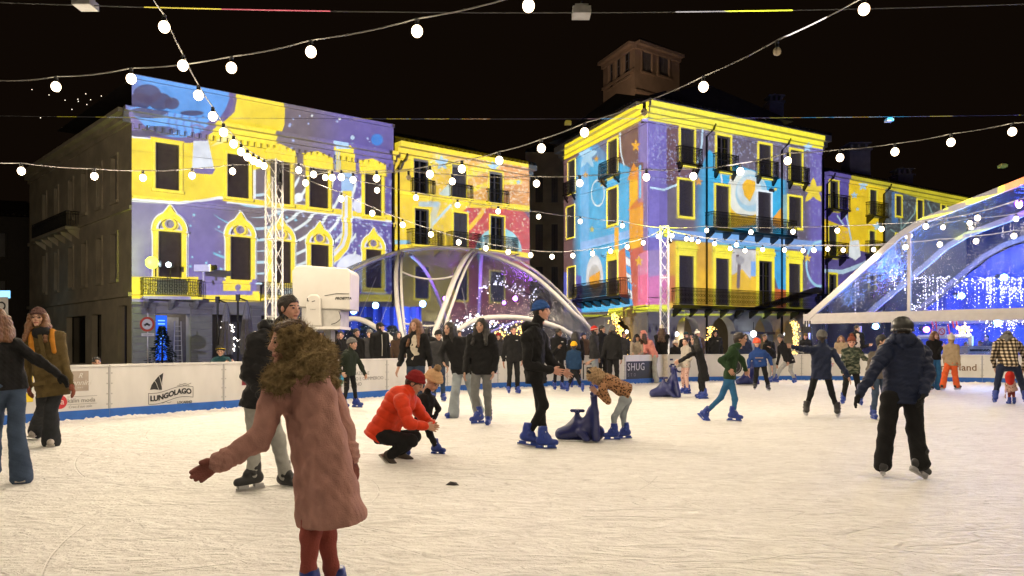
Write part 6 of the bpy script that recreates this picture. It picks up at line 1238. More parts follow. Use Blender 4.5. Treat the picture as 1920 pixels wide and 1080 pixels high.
# ================================================================== the people
BLK = cloth('black', (.012, .012, .013)); BLK2 = cloth('black_nylon', (.014, .014, .016), .5, .15, 60); CHAR = cloth('charcoal', (.03, .03, .033)); NAVYC = cloth('navy_nylon', (.012, .018, .045), .5, .2, 60); OLIVE = cloth('olive', (.085, .060, .022)); DGRN = cloth('dark_green', (.016, .022, .015)); FOREST = cloth('forest', (.020, .045, .018)); RBLUE = cloth('royal_blue', (.018, .05, .19)); TEALC = cloth('teal_dark', (.012, .045, .055)); REDN = cloth('red_nylon', (.62, .045, .012), .45, .15, 40); BEIGE = cloth('beige', (.35, .26, .16)); CREAM = cloth('cream', (.62, .55, .45)); PINKC = cloth('dusty_pink', (.42, .225, .19)); PINKB = cloth('light_pink', (.62, .24, .20)); ORNG = cloth('orange', (.70, .12, .035)); GREYC = cloth('grey_knit', (.13, .125, .12), .95, .6, 70); DRED = cloth('red_knit', (.20, .016, .018), .95, .7, 70); TANK = cloth('tan_knit', (.60, .38, .21), .95, .7, 70); MAUVE = cloth('mauve_knit', (.085, .045, .04), .95, .7, 60); BLUEK = cloth('blue_knit', (.03, .08, .25), .95, .6, 70); YELK = cloth('yellow_knit', (.75, .40, .02), .95, .6, 70); REDB = cloth('bright_red_knit', (.62, .04, .03), .95, .6, 70); WHITEK = cloth('white_knit', (.66, .61, .52), .95, .6, 70); FUR = cloth('olive_fur', (.24, .175, .085), .95, 1.0, 50, .4, 30); BRNK = cloth('brown_knit', (.17, .05, .03), .95, .7, 60); RIBRED = cloth('wine', (.20, .035, .03)); HELB = mat('helmet_black', (.014, .014, .014), .35); HELO = mat('helmet_orange', (.75, .09, .03), .35)
JB = denim('blue', (.05, .075, .125)); JL = denim('pale_blue', (.30, .34, .37)); JG = denim('grey', (.16, .165, .165)); JD = denim('dark_blue', (.03, .045, .08)); JLG = denim('pale_grey', (.36, .36, .34)); JX = denim('bright_blue', (.03, .12, .26))
def pattern(key, kind):
    m = cloth(key, (.5, .5, .5)); nt = m.node_tree; n = nt.nodes; L = nt.links.new; b = n['Principled BSDF']; tc = n.new('ShaderNodeTexCoord'); r = n.new('ShaderNodeValToRGB'); r.color_ramp.interpolation = 'CONSTANT'; e = r.color_ramp.elements
    if kind == 'leopard':
        t = n.new('ShaderNodeTexVoronoi'); t.inputs['Scale'].default_value = 34; L(tc.outputs['Object'], t.inputs['Vector']); L(t.outputs['Distance'], r.inputs[0]); e[0].color = (.22, .085, .035, 1); e[1].position = .2; e[1].color = (.035, .016, .010, 1); k = e.new(.42); k.color = (.36, .19, .10, 1)
    elif kind == 'camo':
        t = n.new('ShaderNodeTexNoise'); t.inputs['Scale'].default_value = 9; t.inputs['Detail'].default_value = 3; mp = n.new('ShaderNodeMapping'); mp.inputs['Scale'].default_value = (1, 1, 2.2); L(tc.outputs['Object'], mp.inputs[0]); L(mp.outputs[0], t.inputs['Vector']); L(t.outputs['Fac'], r.inputs[0]); e[0].color = (.02, .028, .02, 1); e[1].position = .47; e[1].color = (.055, .07, .05, 1); k = e.new(.56); k.color = (.15, .15, .11, 1)
    elif kind == 'dots':
        t = n.new('ShaderNodeTexVoronoi'); t.inputs['Scale'].default_value = 22; L(tc.outputs['Object'], t.inputs['Vector']); L(t.outputs['Distance'], r.inputs[0]); e[0].color = (.12, .03, .03, 1); e[1].position = .28; e[1].color = (.62, .40, .34, 1)
    else:
        sx = n.new('ShaderNodeSeparateXYZ'); L(tc.outputs['Object'], sx.inputs[0])
        def stripe(o, f):
            a = n.new('ShaderNodeMath'); a.operation = 'MULTIPLY'; a.inputs[1].default_value = f; L(o, a.inputs[0]); c = n.new('ShaderNodeMath'); c.operation = 'FRACT'; L(a.outputs[0], c.inputs[0]); d = n.new('ShaderNodeMath'); d.operation = 'GREATER_THAN'; d.inputs[1].default_value = .5; L(c.outputs[0], d.inputs[0]); return d.outputs[0]
        s = n.new('ShaderNodeMath'); s.operation = 'ADD'; L(stripe(sx.outputs[0], 14), s.inputs[0]); L(stripe(sx.outputs[2], 14), s.inputs[1]); h = n.new('ShaderNodeMath'); h.operation = 'MULTIPLY'; h.inputs[1].default_value = .45; L(s.outputs[0], h.inputs[0]); L(h.outputs[0], r.inputs[0]); e[0].color = (.012, .011, .012, 1); e[1].position = .3; e[1].color = (.14, .10, .06, 1); k = e.new(.7); k.color = (.60, .52, .40, 1)
    L(r.outputs[0], b.inputs['Base Color']); return m
LEO, CAMO, DOTS, PLAID = pattern('leopard', 'leopard'), pattern('camo', 'camo'), pattern('pink_dots', 'dots'), pattern('plaid', 'plaid')
def at_g(px, Y): return CZ * FP / Y + HY
# --- foreground, left
def cargo(T, j, hd, c):
    F = c['fld'](); k = j['Lk'] * .55 + j['Lh'] * .45; F.cap(k + c['l'] * .06 * c['s'] + c['up'] * .06, k + c['l'] * .07 * c['s'] - c['up'] * .08, .05 * c['s'], k=0); c['out']('cargo_pocket', F, JB)
person('person in black fleece and wide blue jeans at the left frame edge, arm stretched back', 12, 905, 583, 205, {'pe': (15, 722, 0), 'ne': (2, 636, 0), 'hd': (-8, 602, 0), 'Rs': (30, 648, .05), 'Re': (72, 676, .1), 'Rw': (108, 702, .15), 'Ls': (-30, 650, -.1), 'Le': (-50, 700, -.1), 'Lw': (-60, 745, -.2), 'Rk': (30, 810, .0), 'Ra': (40, 884, 0), 'La': (-20, 872, .2), 'Lk': (-12, 800, .1)}, jacket=(BLK, dict(hem=.03, g=.98)), pants=(JB, 'wide'), feet='snow', hair=('bob', 'auburn'), skin='light', gloves=BLK, fy={'R': 170, 'L': 210})
def glasses(T, j, hd, c):
    m = MB()
    for sx in (-1, 1): m.tube([hd((sx * .155 + .10 * math.cos(q), .44, .50 + .075 * math.sin(q))) for q in np.linspace(0, 6.283, 13)[:-1]], .012 * c['r'], 5, closed=True); m.tube([hd((sx * .255, .43, .51)), hd((sx * .36, .0, .52))], .012 * c['r'], 5)
    m.tube([hd((-.055, .45, .51)), hd((.055, .45, .51))], .012 * c['r'], 5); m.build('glasses', IRON, T)
    for sg in (1, -1):
        F = c['fld'](); a = j['ne'] - c['t'] * .0 + c['tl'] * sg * .115 * c['s']; F.cap(a - c['tf'] * .10, a + c['tf'] * .05 + c['up'] * .012, .030, k=.01); F.cap(a + c['tf'] * .05 + c['up'] * .012, a + c['tf'] * .118 - c['t'] * .12, .030, k=.01); F.cap(a + c['tf'] * .118 - c['t'] * .12, a + c['tf'] * .13 - c['t'] * .26, .028, k=.01); c['out']('backpack_strap', F, cloth('ochre_strap', (.42, .17, .02)))
    F = c['fld'](); F.cap(j['ne'] + c['tl'] * .03 + c['tf'] * .03, j['ne'] - c['tl'] * .03 + c['tf'] * .03, .085 * c['s'], k=.02); F.cap(j['ne'] + c['up'] * .03, j['ne'], .075 * c['s'], k=.02); c['out']('scarf', F, BLK)
    for sg in (1, -1): m = MB(); p = Vector(j['pe'] + c['tl'] * sg * .10 * c['s'] + c['tf'] * .135 * c['s']); m.box(p, (.15, .02, .05), 0, Vector(c['tl']), Vector(c['tf']), Vector(c['t'])); m.build('pocket_flap', OLIVE, T)
    m = MB(); m.box(Vector(j['pe'] * .45 + j['ne'] * .55 + c['tf'] * .137 * c['s']), (.045, .012, .52), 0, Vector(c['tl']), Vector(c['tf']), Vector(c['t'])); m.build('placket', OLIVE, T)
person('woman in olive parka and mauve beanie with glasses and ochre backpack straps', 92, 836, 568, -14, {'pe': (98, 716), 'ne': (80, 626), 'hd': (71, 596), 'Le': (120, 682, .03), 'Lw': (134, 722, -.05), 'Re': (52, 680, .02), 'Rw': (54, 722), 'Lk': (96, 765), 'La': (96, 820), 'Rk': (80, 770, .3), 'Ra': (70, 800, .7)}, jacket=(OLIVE, dict(hem=.10, g=1.06, hood='down')), pants=(denim('black', (.022, .024, .028)), 'wide'), feet='snow', hair=('long', 'auburn'), hat=('beanie', MAUVE), skin='light', gloves=BRNK, hy=-12, hp=-6, extra=glasses, fy={'hairfront': 1})
# --- girl in pink with fur hood, very near
def furhood(T, j, hd, c):
    F = Field(j['hd'] - .42, j['hd'] + .36, .0105); r = c['r']; HM = c['HM']; n = j['ne']
    F.ell(hd((0, -.08, .50)), HM, (.46 * r, .49 * r, .50 * r), 0)
    for sg in (1, -1):
        F.cap(n - c['tf'] * .05 + c['up'] * .02, n + c['tl'] * sg * .13 - c['t'] * .02, .085, .07, .05); F.cap(n + c['tl'] * sg * .13 - c['t'] * .03, n + c['tf'] * .12 - c['t'] * .05, .07, .06, .05)
    F.cap(n - c['tf'] * .10 + c['up'] * .02, n - c['tf'] * .12 - c['t'] * .10, .10, .07, .06)
    F.ell(hd((0, .58, .45)), HM, (.28 * r, .42 * r, .40 * r), .0, 'sub'); F.wrinkle(.010, .05, 4); F.wrinkle(.011, .022, 6); c['out']('fur_hood', F, FUR, fur=(9000, .038, .0016))
    for S in 'LR': F = Field(j[S + 'w'] - .16, j[S + 'w'] + .16, .009); d = nrm(j[S + 'w'] - j[S + 'e']); F.cap(j[S + 'w'] - d * .05, j[S + 'w'] - d * .005, .052, .05, 0); F.wrinkle(.006, .03, 2); c['out']('cuff', F, PINKC)
person('girl in long dusty pink coat with olive fur hood, one arm out, nearest the camera', 590, None, None, -62, {'pe': (602, 850), 'ne': (560, 686), 'hd': (542, 642), 'Rs': (526, 722, -.05), 'Re': (484, 826, -.1), 'Rw': (410, 868, -.15), 'Ls': (606, 720, .12), 'Le': (644, 800, .12), 'Lw': (656, 858, .06), 'Lk': (612, 1005, .05), 'La': (628, 1110, .1), 'Rk': (582, 1005, -.05), 'Ra': (576, 1115, -.05)}, Y=3.82, H=1.44, jacket=(PINKC, dict(hem=.24, g=1.25, sl=1.22, flare=1.24, wr=.009)), pants=(cloth('rust_rose', (.30, .075, .06)), 'slim'), feet='skate', hair=('short', 'brown'), skin='rosy', gloves=cloth('rose_brown', (.24, .09, .075)), kid=.3, hy=-70, extra=furhood)
person('young man with cropped dark hair and black jacket skating behind the pink coat', 500, 918, 546, 60, {'pe': (486, 745), 'ne': (520, 618), 'hd': (543, 578), 'Ra': (474, 890), 'Rk': (478, 820), 'La': (536, 893, .2), 'Lk': (520, 820, .15), 'Rs': (478, 640, -.15), 'Re': (462, 700, -.1), 'Rw': (492, 742, -.2), 'Ls': (560, 640, .15), 'Le': (580, 700, .2), 'Lw': (570, 750, .2)}, jacket=(BLK2, dict(hem=.05, g=1.05, hood='down', puff=.012)), pants=(JLG, 'reg'), feet='hockey', hair=('short', 'dark'), skin='rosy', hy=42, fy={'R': -60, 'L': 40})
# --- behind the left boards
def fold(T, j, hd, c): pass
ny = cloth('black_yellow_stripe', (.55, .42, .04))
person('boy in black beanie with yellow stripes and teal jacket leaning on the boards', 415, at_g(415, 16.6), None, 8, {'ne': (414, 670), 'Le': (436, 684, -.25), 'Lw': (437, 679, -.75), 'Re': (394, 684, -.25), 'Rw': (422, 681, -.8)}, Y=16.6, H=1.36, jacket=(TEALC, dict(hem=.04)), pants=(BLK, 'reg'), feet='shoe', hair=('short', 'dark'), hat=('beanie', BLK, ny), kid=.6, hy=-10)
person('person crouching low behind the boards at far left, only the face showing', 181, at_g(181, 16.2), None, 10, {'pe': (178, 735), 'ne': (181, 693), 'hd': (181, 679)}, Y=16.2, H=1.5, jacket=(BLK, dict(hem=.03)), pants=(BLK, 'reg'), feet='shoe', hair=('short', 'black'), skin='tan')
person('person in dark blue coat seen from behind holding up a phone by the white cabinet', 602, 757, 622, 165, {'Re': (616, 668, -.1), 'Rw': (606, 636, -.2)}, jacket=(cloth('slate_blue', (.022, .035, .06)), dict(hem=.16)), pants=(BLK, 'reg'), feet='shoe', hair=('short', 'black'), hat=('beanie', NAVYC))
person('boy in dark green jacket and grey beanie gliding along the boards on blue skates', 655, 769, 630, 48, {'ne': (657, 661), 'hd': (661, 645), 'Re': (634, 690, -.15), 'Rw': (642, 700, -.3), 'Le': (678, 688, .1), 'Lw': (684, 702, 0), 'Ra': (645, 754), 'La': (668, 753, .1), 'Rk': (650, 728, -.1), 'Lk': (664, 724)}, jacket=(DGRN, dict(hem=.05, g=1.05, hood='down')), pants=(BLK, 'slim'), hair=('short', 'dark'), hat=('beanie', GREYC), kid=.4, hy=60)
person('hooded woman in black behind the boards left of the man in the cap', 628, at_g(628, 19.5), None, 55, Y=19.5, H=1.62, jacket=(BLK, dict(hem=.05, hood='up')), pants=(BLK, 'reg'), feet='shoe', hair=('long', 'black'), hy=70)
person('dark haired spectator half hidden behind the boy in green', 668, at_g(668, 20), None, 30, Y=20, H=1.70, jacket=(BLK, dict(hem=.05)), pants=(BLK, 'reg'), feet='shoe', hair=('short', 'black'))
wz_ = mat('zip_pale', (.45, .43, .40), .4)
def zipper(T, j, hd, c): m = MB(); a = j['ne'] + c['tf'] * .12 * c['s'] - c['t'] * .05; b = j['pe'] + c['tf'] * .135 * c['s']; m.tube([a, (a + b) / 2 + c['tf'] * .02, b], .010, 5); m.build('zip', wz_, T)
person('man in black cap and zipped black jacket behind the boards beside the dome', 712, at_g(712, 20.3), None, 25, Y=20.3, H=1.86, jacket=(BLK, dict(hem=.05, g=1.08)), pants=(BLK, 'reg'), feet='shoe', hair=('short', 'dark'), hat=('cap', BLK), hy=75, extra=zipper)
# --- skating women
person('woman with long loose brown hair, open black jacket over a white top and blue jeans', 780, 776, 598, -20, {'Rs': (757, 640), 'Re': (752, 675), 'Rw': (745, 695, -.2), 'Le': (806, 672), 'Lw': (806, 700)}, jacket=(BLK, dict(hem=.03, open=CREAM)), pants=(JD, 'wide'), hair=('vlong', 'auburn'), hy=-35, fy={'hairfront': 1})
person('youth in black cap and dark jacket behind the long haired women', 822, 752, 620, 10, jacket=(CHAR, dict(hem=.05)), pants=(JD, 'reg'), hair=('short', 'black'), hat=('beanie', BLK))
person('person with black hair just visible between two women', 801, at_g(801, 20.6), None, 160, Y=20.6, H=1.74, jacket=(BLK, dict(hem=.05)), pants=(BLK, 'reg'), feet='shoe', hair=('short', 'black'))
person('woman with long curly black hair, black jacket and pale jeans, hand at her waist', 868, 783, 600, -30, {'pe': (866, 694), 'ne': (848, 634), 'hd': (842, 616), 'Re': (826, 664, -.1), 'Rw': (832, 680, -.3), 'Ls': (872, 640), 'Le': (886, 668, .1), 'Lw': (880, 694, .1), 'Ra': (850, 772, -.1), 'Rk': (854, 735, -.1), 'La': (897, 764, .4), 'Lk': (884, 730, .2)}, jacket=(BLK, dict(hem=.04, g=1.08)), pants=(JL, 'wide'), hair=('vlong', 'black'), hy=-40, fy={'R': -55, 'L': -20})
person('woman with black fringe, black sweater and baggy grey jeans skating toward the camera', 903, 799, 597, -12, {'Ra': (897, 779, -.2), 'La': (916, 783, .2), 'Rk': (890, 738, -.1), 'Lk': (914, 740), 'Re': (876, 672), 'Rw': (872, 698, -.1), 'Le': (930, 670), 'Lw': (926, 696, -.1)}, jacket=(BLK, dict(hem=.05, g=1.12, sl=1.1)), pants=(JG, 'reg'), hair=('long', 'black'), hy=-25, fy={'R': -50, 'L': -10, 'hairfront': 1})
# --- crouching adult with child
def crouch_boot(T, j, hd, c): pass
person('adult in puffy red jacket and dark red beanie crouching beside a child', 735, 868, 698, 62, {'pe': (716, 812, 0), 'ne': (762, 733, .05), 'hd': (779, 718, .05), 'Rs': (752, 752, -.22), 'Ls': (772, 752, .25), 'Re': (766, 794, -.30), 'Rw': (797, 799, -.25), 'Le': (800, 790, .3), 'Lw': (812, 798, .15), 'Rh': (714, 818, -.12), 'Rk': (772, 826, -.22), 'Ra': (733, 852, -.12), 'Lh': (722, 818, .14), 'Lk': (778, 818, .2), 'La': (752, 846, .22)}, H=1.74, Y=8.55, jacket=(REDN, dict(hem=.045, g=1.32, puff=.016, pw=.095, sl=1.1, wr=.003, dn=(-.45, 0, -.75))), pants=(BLK, 'reg'), feet='shoe', hair=('short', 'dark'), hat=('beanie', DRED), skin='light', hy=72, hp=30, fy={'R': 62, 'Rp': 42, 'L': 62, 'curl': .2})
def poms(T, j, hd, c):
    F = Field(j['hd'] - .3, j['hd'] + .3, .008)
    for sx in (-1, 1): F.ell(hd((sx * .34, -.16, 1.02)), c['HM'], (.15 * c['r'],) * 3, 0)
    F.wrinkle(.02, .03, 2); c['out']('pompom', F, FURB)
FURB = cloth('beige_fur', (.42, .29, .17), .95, 1, 60, .3, 40)
person('small child in black with tan knitted hat and fur pompom held by the crouching adult', 795, 853, 692, 45, {'pe': (792, 790), 'ne': (800, 742), 'hd': (812, 716), 'Ra': (764, 841, -.05), 'Rk': (774, 818), 'La': (818, 838, .1), 'Lk': (806, 814), 'Re': (786, 770, -.12), 'Rw': (796, 790, -.25), 'Le': (822, 766, .1), 'Lw': (814, 786, 0)}, jacket=(BLK, dict(hem=.08, g=1.15)), pants=(BLK, 'reg'), hair=('none', 'dark'), hat=('pom', TANK, FURB), hk_=1.22, kid=1.0, hy=50, hp=35, fy={'L': 60, 'R': 10})
# --- man in blue beanie
person('tall man in blue beanie, long black jacket and black tights skating past to the right', 1006, 836, 560, 82, {'pe': (1004, 702), 'ne': (1002, 612), 'hd': (1016, 583), 'Rs': (988, 632, -.18), 'Re': (990, 684, -.25), 'Rw': (1034, 694, -.3), 'Ls': (1014, 632, .18), 'Le': (1030, 676, .2), 'Lw': (1054, 694, .15), 'Rk': (1020, 760, -.1), 'Ra': (990, 815, -.1), 'Lk': (1014, 770, .1), 'La': (1020, 822, -.25)}, jacket=(BLK, dict(hem=.06, g=1.1, hood='down', puff=.010)), pants=(BLK, 'slim'), hair=('short', 'dark'), hat=('beanie', BLUEK), skin='rosy', hy=80, fy={'R': 80, 'L': 70})
# --- people at the far boards
nk = mat('jacket_mark_pale', (.55, .54, .52), .5)
def chest_mark(T, j, hd, c): m = MB(); p = j['ne'] - c['t'] * .12 * c['s'] + c['tf'] * .155 * c['s'] + c['tl'] * .06 * c['s']; m.box(p, (.06, .012, .018)); m.build('chest_mark', nk, T)
person('young man in black jacket and trousers standing at the boards with mop of dark hair', 962, 738, 611, 15, {'Re': (944, 668, 0), 'Rw': (944, 682, .2)}, jacket=(BLK, dict(hem=.06)), pants=(BLK, 'reg'), hair=('short', 'dark'), skin='rosy', extra=chest_mark)
person('dark skinned woman with tied back hair and black jacket at the boards', 1047, 731, 616, 20, {'Re': (1036, 662, -.1), 'Rw': (1046, 652, -.3)}, jacket=(BLK, dict(hem=.05)), pants=(BLK, 'slim'), hair=('bun', 'black'), skin='brown', extra=chest_mark, hy=45)
person('woman with very long straight black hair seen from behind', 1079, 727, 621, 180, jacket=(BLK, dict(hem=.05)), pants=(BLK, 'reg'), hair=('vlong', 'black'))
person('child in yellow beanie and blue jacket seen from behind at the boards', 1076, 737, 641, 175, {'Ra': (1064, 726), 'La': (1092, 727)}, jacket=(cloth('ink_blue', (.012, .035, .085)), dict(hem=.05, g=1.05)), pants=(BLK, 'reg'), hair=('short', 'dark'), hat=('beanie', YELK), kid=.6)
person('man in red and white beanie, dark puffer and pale jeans at the boards', 1114, 729, 612, 75, {'Re': (1122, 668, -.1), 'Rw': (1106, 678, -.2)}, jacket=(CHAR, dict(hem=.05, g=1.12, puff=.012)), pants=(JL, 'reg'), hair=('short', 'dark'), hat=('beanie', REDB, cloth('white_band', (.7, .66, .6))), hy=100)
person('man in black jacket half hidden behind the red beanie', 1128, 724, 610, 40, jacket=(BLK, dict(hem=.05)), pants=(BLK, 'reg'), hair=('short', 'black'), hy=60)
person('broad man in grey beanie and black jacket with back turned', 1149, 732, 612, 160, {'Le': (1130, 668, 0), 'Lw': (1138, 672, .3)}, jacket=(BLK, dict(hem=.05, g=1.12)), pants=(BLK, 'reg'), hair=('short', 'dark'), hat=('tall', GREYC), hy=200)
person('woman in cream jacket leaning over the far side of the boards', 1194, at_g(1194, 26.1), None, -5, {'Re': (1184, 662, -.4), 'Rw': (1186, 664, -.75), 'Le': (1206, 662, -.4), 'Lw': (1200, 664, -.75)}, Y=26.1, H=1.62, jacket=(cloth('oatmeal', (.30, .25, .19)), dict(hem=.05)), pants=(BLK, 'reg'), feet='shoe', hair=('bob', 'black'), hat=('beanie', BLK), skin='tan', hy=20)
person('girl in light pink hooded jacket and grey jeans bending toward the boards', 1226, 718, 613, -60, {'pe': (1226, 668), 'ne': (1214, 640), 'hd': (1205, 628), 'Re': (1210, 660, -.2), 'Rw': (1200, 667, .0), 'Le': (1206, 660, .2), 'Lw': (1196, 667, .2)}, jacket=(PINKB, dict(hem=.03, hood='up', hs=1.05)), pants=(JLG, 'wide'), feet='skate', hair=('long', 'brown'))
person('woman with long brown hair, white beanie, black jacket and white trousers seen from behind', 1241, 717, 612, 170, {'Re': (1248, 655, -.1), 'Le': (1232, 655, -.1)}, jacket=(BLK, dict(hem=.03)), pants=(CREAM, 'wide'), hair=('vlong', 'brown'), hat=('tall', WHITEK))
person('child with beige headband behind the boards right of the far mast', 1266, at_g(1266, 27.6), None, 20, Y=27.6, H=1.42, jacket=(BLK, dict(hem=.05)), pants=(BLK, 'reg'), feet='shoe', hair=('short', 'brown'), hat=('beanie', CREAM), hy=60)
person('man with blue headlamp cap behind the boards under the first arch', 1286, at_g(1286, 28.2), None, 20, Y=28.2, H=1.74, jacket=(BLK, dict(hem=.05)), pants=(BLK, 'reg'), feet='shoe', hair=('short', 'dark'), hat=('cap', TEALC), hy=30)
person('person in long black coat pushing a seal skating aid to the left', 1318, 748, 623, -75, {'pe': (1318, 690), 'ne': (1308, 652), 'hd': (1303, 638), 'Re': (1290, 668, -.2), 'Rw': (1274, 678, -.2), 'Le': (1290, 668, .2), 'Lw': (1274, 676, .2)}, jacket=(BLK, dict(hem=.20, g=1.0, flare=1.05)), pants=(BLK, 'reg'), hair=('long', 'black'), hy=-70)
person('child in white and black jacket riding the seal aid in front of the black coat', 1286, 738, 633, -60, {'Rw': (1266, 690, -.2), 'Lw': (1268, 688, .2)}, jacket=(cloth('white_black', (.42, .38, .33)), dict(hem=.05, g=1.05)), pants=(pattern('red_print', 'dots'), 'reg'), hair=('short', 'dark'), kid=.5, hy=-30)
person('black hooded man behind the boards under the second arch', 1341, at_g(1341, 28.6), None, 10, Y=28.6, H=1.80, jacket=(BLK, dict(hem=.05, hood='up')), pants=(BLK, 'reg'), feet='shoe', hair=('short', 'black'), skin='tan', extra=chest_mark)
person('skater in forest green sweater and bright blue jeans, one leg trailing', 1370, 792, 622, 88, {'pe': (1368, 706), 'ne': (1376, 652), 'hd': (1388, 636), 'Rk': (1352, 745, .2), 'Ra': (1322, 775, .35), 'Lk': (1378, 748, 0), 'La': (1375, 776, 0), 'Re': (1352, 676, -.2), 'Rw': (1366, 692, -.3), 'Le': (1392, 676, .2), 'Lw': (1398, 694, .1)}, jacket=(FOREST, dict(hem=.03, g=1.0)), pants=(JX, 'slim'), hair=('short', 'dark'), kid=.2, skin='tan', fy={'R': 60, 'Rp': 40, 'L': 85})
def hoodtext(T, j, hd, c): m = MB(); p = j['ne'] * .5 + j['pe'] * .5 + c['tf'] * .155 * c['s']; m.box(p, (.20, .01, .022)); m.box(p - c['t'] * .08, (.06, .01, .02)); m.build('chest_print', mat('print_tan', (.32, .22, .16), .7), T)
person('boy in orange helmet and royal blue hooded sweatshirt facing the camera', 1425, 741, 627, 5, {'Ra': (1416, 722, 0), 'La': (1440, 724, 0), 'Re': (1404, 676), 'Rw': (1404, 700, -.2), 'Le': (1444, 672), 'Lw': (1448, 694, -.1), 'ne': (1420, 659), 'hd': (1419, 643)}, jacket=(RBLUE, dict(hem=.05, g=1.15, hood='down')), pants=(BLK, 'reg'), feet='hockey', hair=('short', 'brown'), hat=('helmet', HELO), kid=.4, extra=hoodtext)
person('bearded man in black leaning on a friend by the boards', 1447, 717, 625, 40, {'ne': (1440, 642), 'hd': (1434, 632), 'Le': (1452, 660, -.1), 'Lw': (1444, 652, -.3)}, jacket=(BLK, dict(hem=.05)), pants=(JLG, 'reg'), hair=('short', 'dark'), hy=20, skin='tan')
person('person in grey beanie, black coat and grey jeans bending at the boards', 1478, 722, 625, -35, {'pe': (1480, 676), 'ne': (1468, 646), 'hd': (1463, 634), 'Ra': (1456, 709), 'Rk': (1462, 694), 'La': (1490, 710, .1), 'Lk': (1482, 694)}, jacket=(BLK, dict(hem=.06, g=1.05)), pants=(JLG, 'reg'), hair=('short', 'dark'), hat=('beanie', GREYC))
def band(T, j, hd, c): m = MB(); m.tube([j['Le'] * .75 + j['Ls'] * .25 - c['up'] * .066, j['Lw'] - c['up'] * .05], .012, 5); m.build('reflective_strip', nk, T)
person('skater in navy puffer and grey beanie with both arms spread, seen from behind', 1540, 783, 612, 180, {'ne': (1540, 650), 'hd': (1541, 632), 'Ls': (1522, 656), 'Le': (1502, 654, -.1), 'Lw': (1484, 650, -.2), 'Rs': (1560, 658), 'Re': (1574, 680, -.1), 'Rw': (1590, 706, -.2), 'Lk': (1520, 738), 'La': (1512, 766), 'Rk': (1560, 738), 'Ra': (1570, 768)}, jacket=(NAVYC, dict(hem=.10, g=1.05, puff=.01)), pants=(BLK, 'slim'), feet='hockey', hair=('short', 'dark'), hat=('beanie', GREYC), kid=.3, extra=band)
person('boy in camouflage jacket and brown pompom hat skating toward the camera', 1597, 761, 632, 0, {'Re': (1580, 690, -.1), 'Rw': (1582, 707, -.3), 'Le': (1620, 672, 0), 'Lw': (1638, 678, -.1), 'Ra': (1581, 747), 'La': (1613, 749)}, jacket=(CAMO, dict(hem=.05, g=1.12)), pants=(BLK, 'reg'), hair=('short', 'brown'), hat=('pom', BRNK, BRNK), kid=.5, gloves=BLK, skin='rosy')
person('laughing woman in dark coat behind the boards at the marquee corner', 1606, at_g(1606, 28.3), None, 25, {'Le': (1620, 650, -.1), 'Lw': (1628, 648, -.2)}, Y=28.3, H=1.98, jacket=(BLK, dict(hem=.05, open=CREAM)), pants=(BLK, 'reg'), feet='shoe', hair=('short', 'dark'), hy=55)
person('fair haired child behind the boards left of the laughing woman', 1577, at_g(1577, 28.0), None, 0, Y=28.0, H=1.60, jacket=(BEIGE, dict(hem=.05)), pants=(BLK, 'reg'), feet='shoe', hair=('bob', 'auburn'))
# --- helmet kid
def quilt(T, j, hd, c): pass
person('child in black helmet, navy puffer and black snow trousers seen from behind at the right', 1690, 894, 588, 178, {'pe': (1692, 742), 'ne': (1694, 636), 'hd': (1692, 620), 'Ls': (1660, 660), 'Le': (1636, 700, -.05), 'Lw': (1612, 738, -.1), 'Rs': (1728, 660), 'Re': (1742, 700, -.1), 'Rw': (1732, 738, -.2), 'Lh': (1670, 748), 'Lk': (1662, 810), 'La': (1655, 868), 'Rh': (1712, 748), 'Rk': (1716, 808), 'Ra': (1726, 866, -.1)}, jacket=(NAVYC, dict(hem=.045, g=1.20, puff=.010, pw=.075, sl=1.12, hood='down')), pants=(BLK, 'snow'), feet='hockey', hair=('short', 'dark'), hat=('helmet', HELB), kid=.5, gloves=BLK, hp=8, fy={'L': 185, 'R': 140, 'Rp': 25})
person('dark haired skater in grey coat mostly hidden behind the helmeted child', 1648, 786, 628, 30, {'hd': (1655, 640), 'ne': (1650, 660)}, jacket=(cloth('warm_grey', (.14, .12, .105)), dict(hem=.05)), pants=(JB, 'reg'), hair=('short', 'black'), hy=70)
person('woman with fair hair, black top and blue jeans beside the child in orange trousers', 1752, 731, 621, 30, {'Le': (1760, 660, -.1), 'Lw': (1768, 650, -.3)}, jacket=(BLK, dict(hem=.02)), pants=(JX, 'wide'), feet='hockey', hair=('bob', 'auburn'), hy=40)
person('child in beige jacket, cream hat and orange snow trousers', 1784, 735, 629, 150, {'Ra': (1794, 722), 'La': (1768, 722), 'Rk': (1790, 700), 'Lk': (1772, 700)}, jacket=(BEIGE, dict(hem=.05, g=1.05)), pants=(ORNG, 'snow'), feet='hockey', hair=('short', 'blond'), hat=('pom', WHITEK, WHITEK), kid=.5, hy=200)
person('man in black and cream plaid jacket bending over a small child', 1888, 760, 618, 180, {'pe': (1890, 684, 0), 'ne': (1888, 634, .15), 'hd': (1889, 632, .32), 'Ls': (1868, 646, .1), 'Le': (1862, 672, .2), 'Lw': (1866, 694, .3), 'Rs': (1910, 646, .1), 'Re': (1922, 672, .2), 'Rw': (1918, 694, .3), 'Lh': (1876, 690), 'Lk': (1870, 720, .1), 'La': (1866, 744), 'Rh': (1906, 690), 'Rk': (1916, 720, .1), 'Ra': (1922, 744)}, jacket=(PLAID, dict(hem=.03, g=1.22, hood='down', hoodm=GREYC)), pants=(NAVYC, 'reg'), hair=('short', 'dark'), hat=('beanie', GREYC), hp=50)
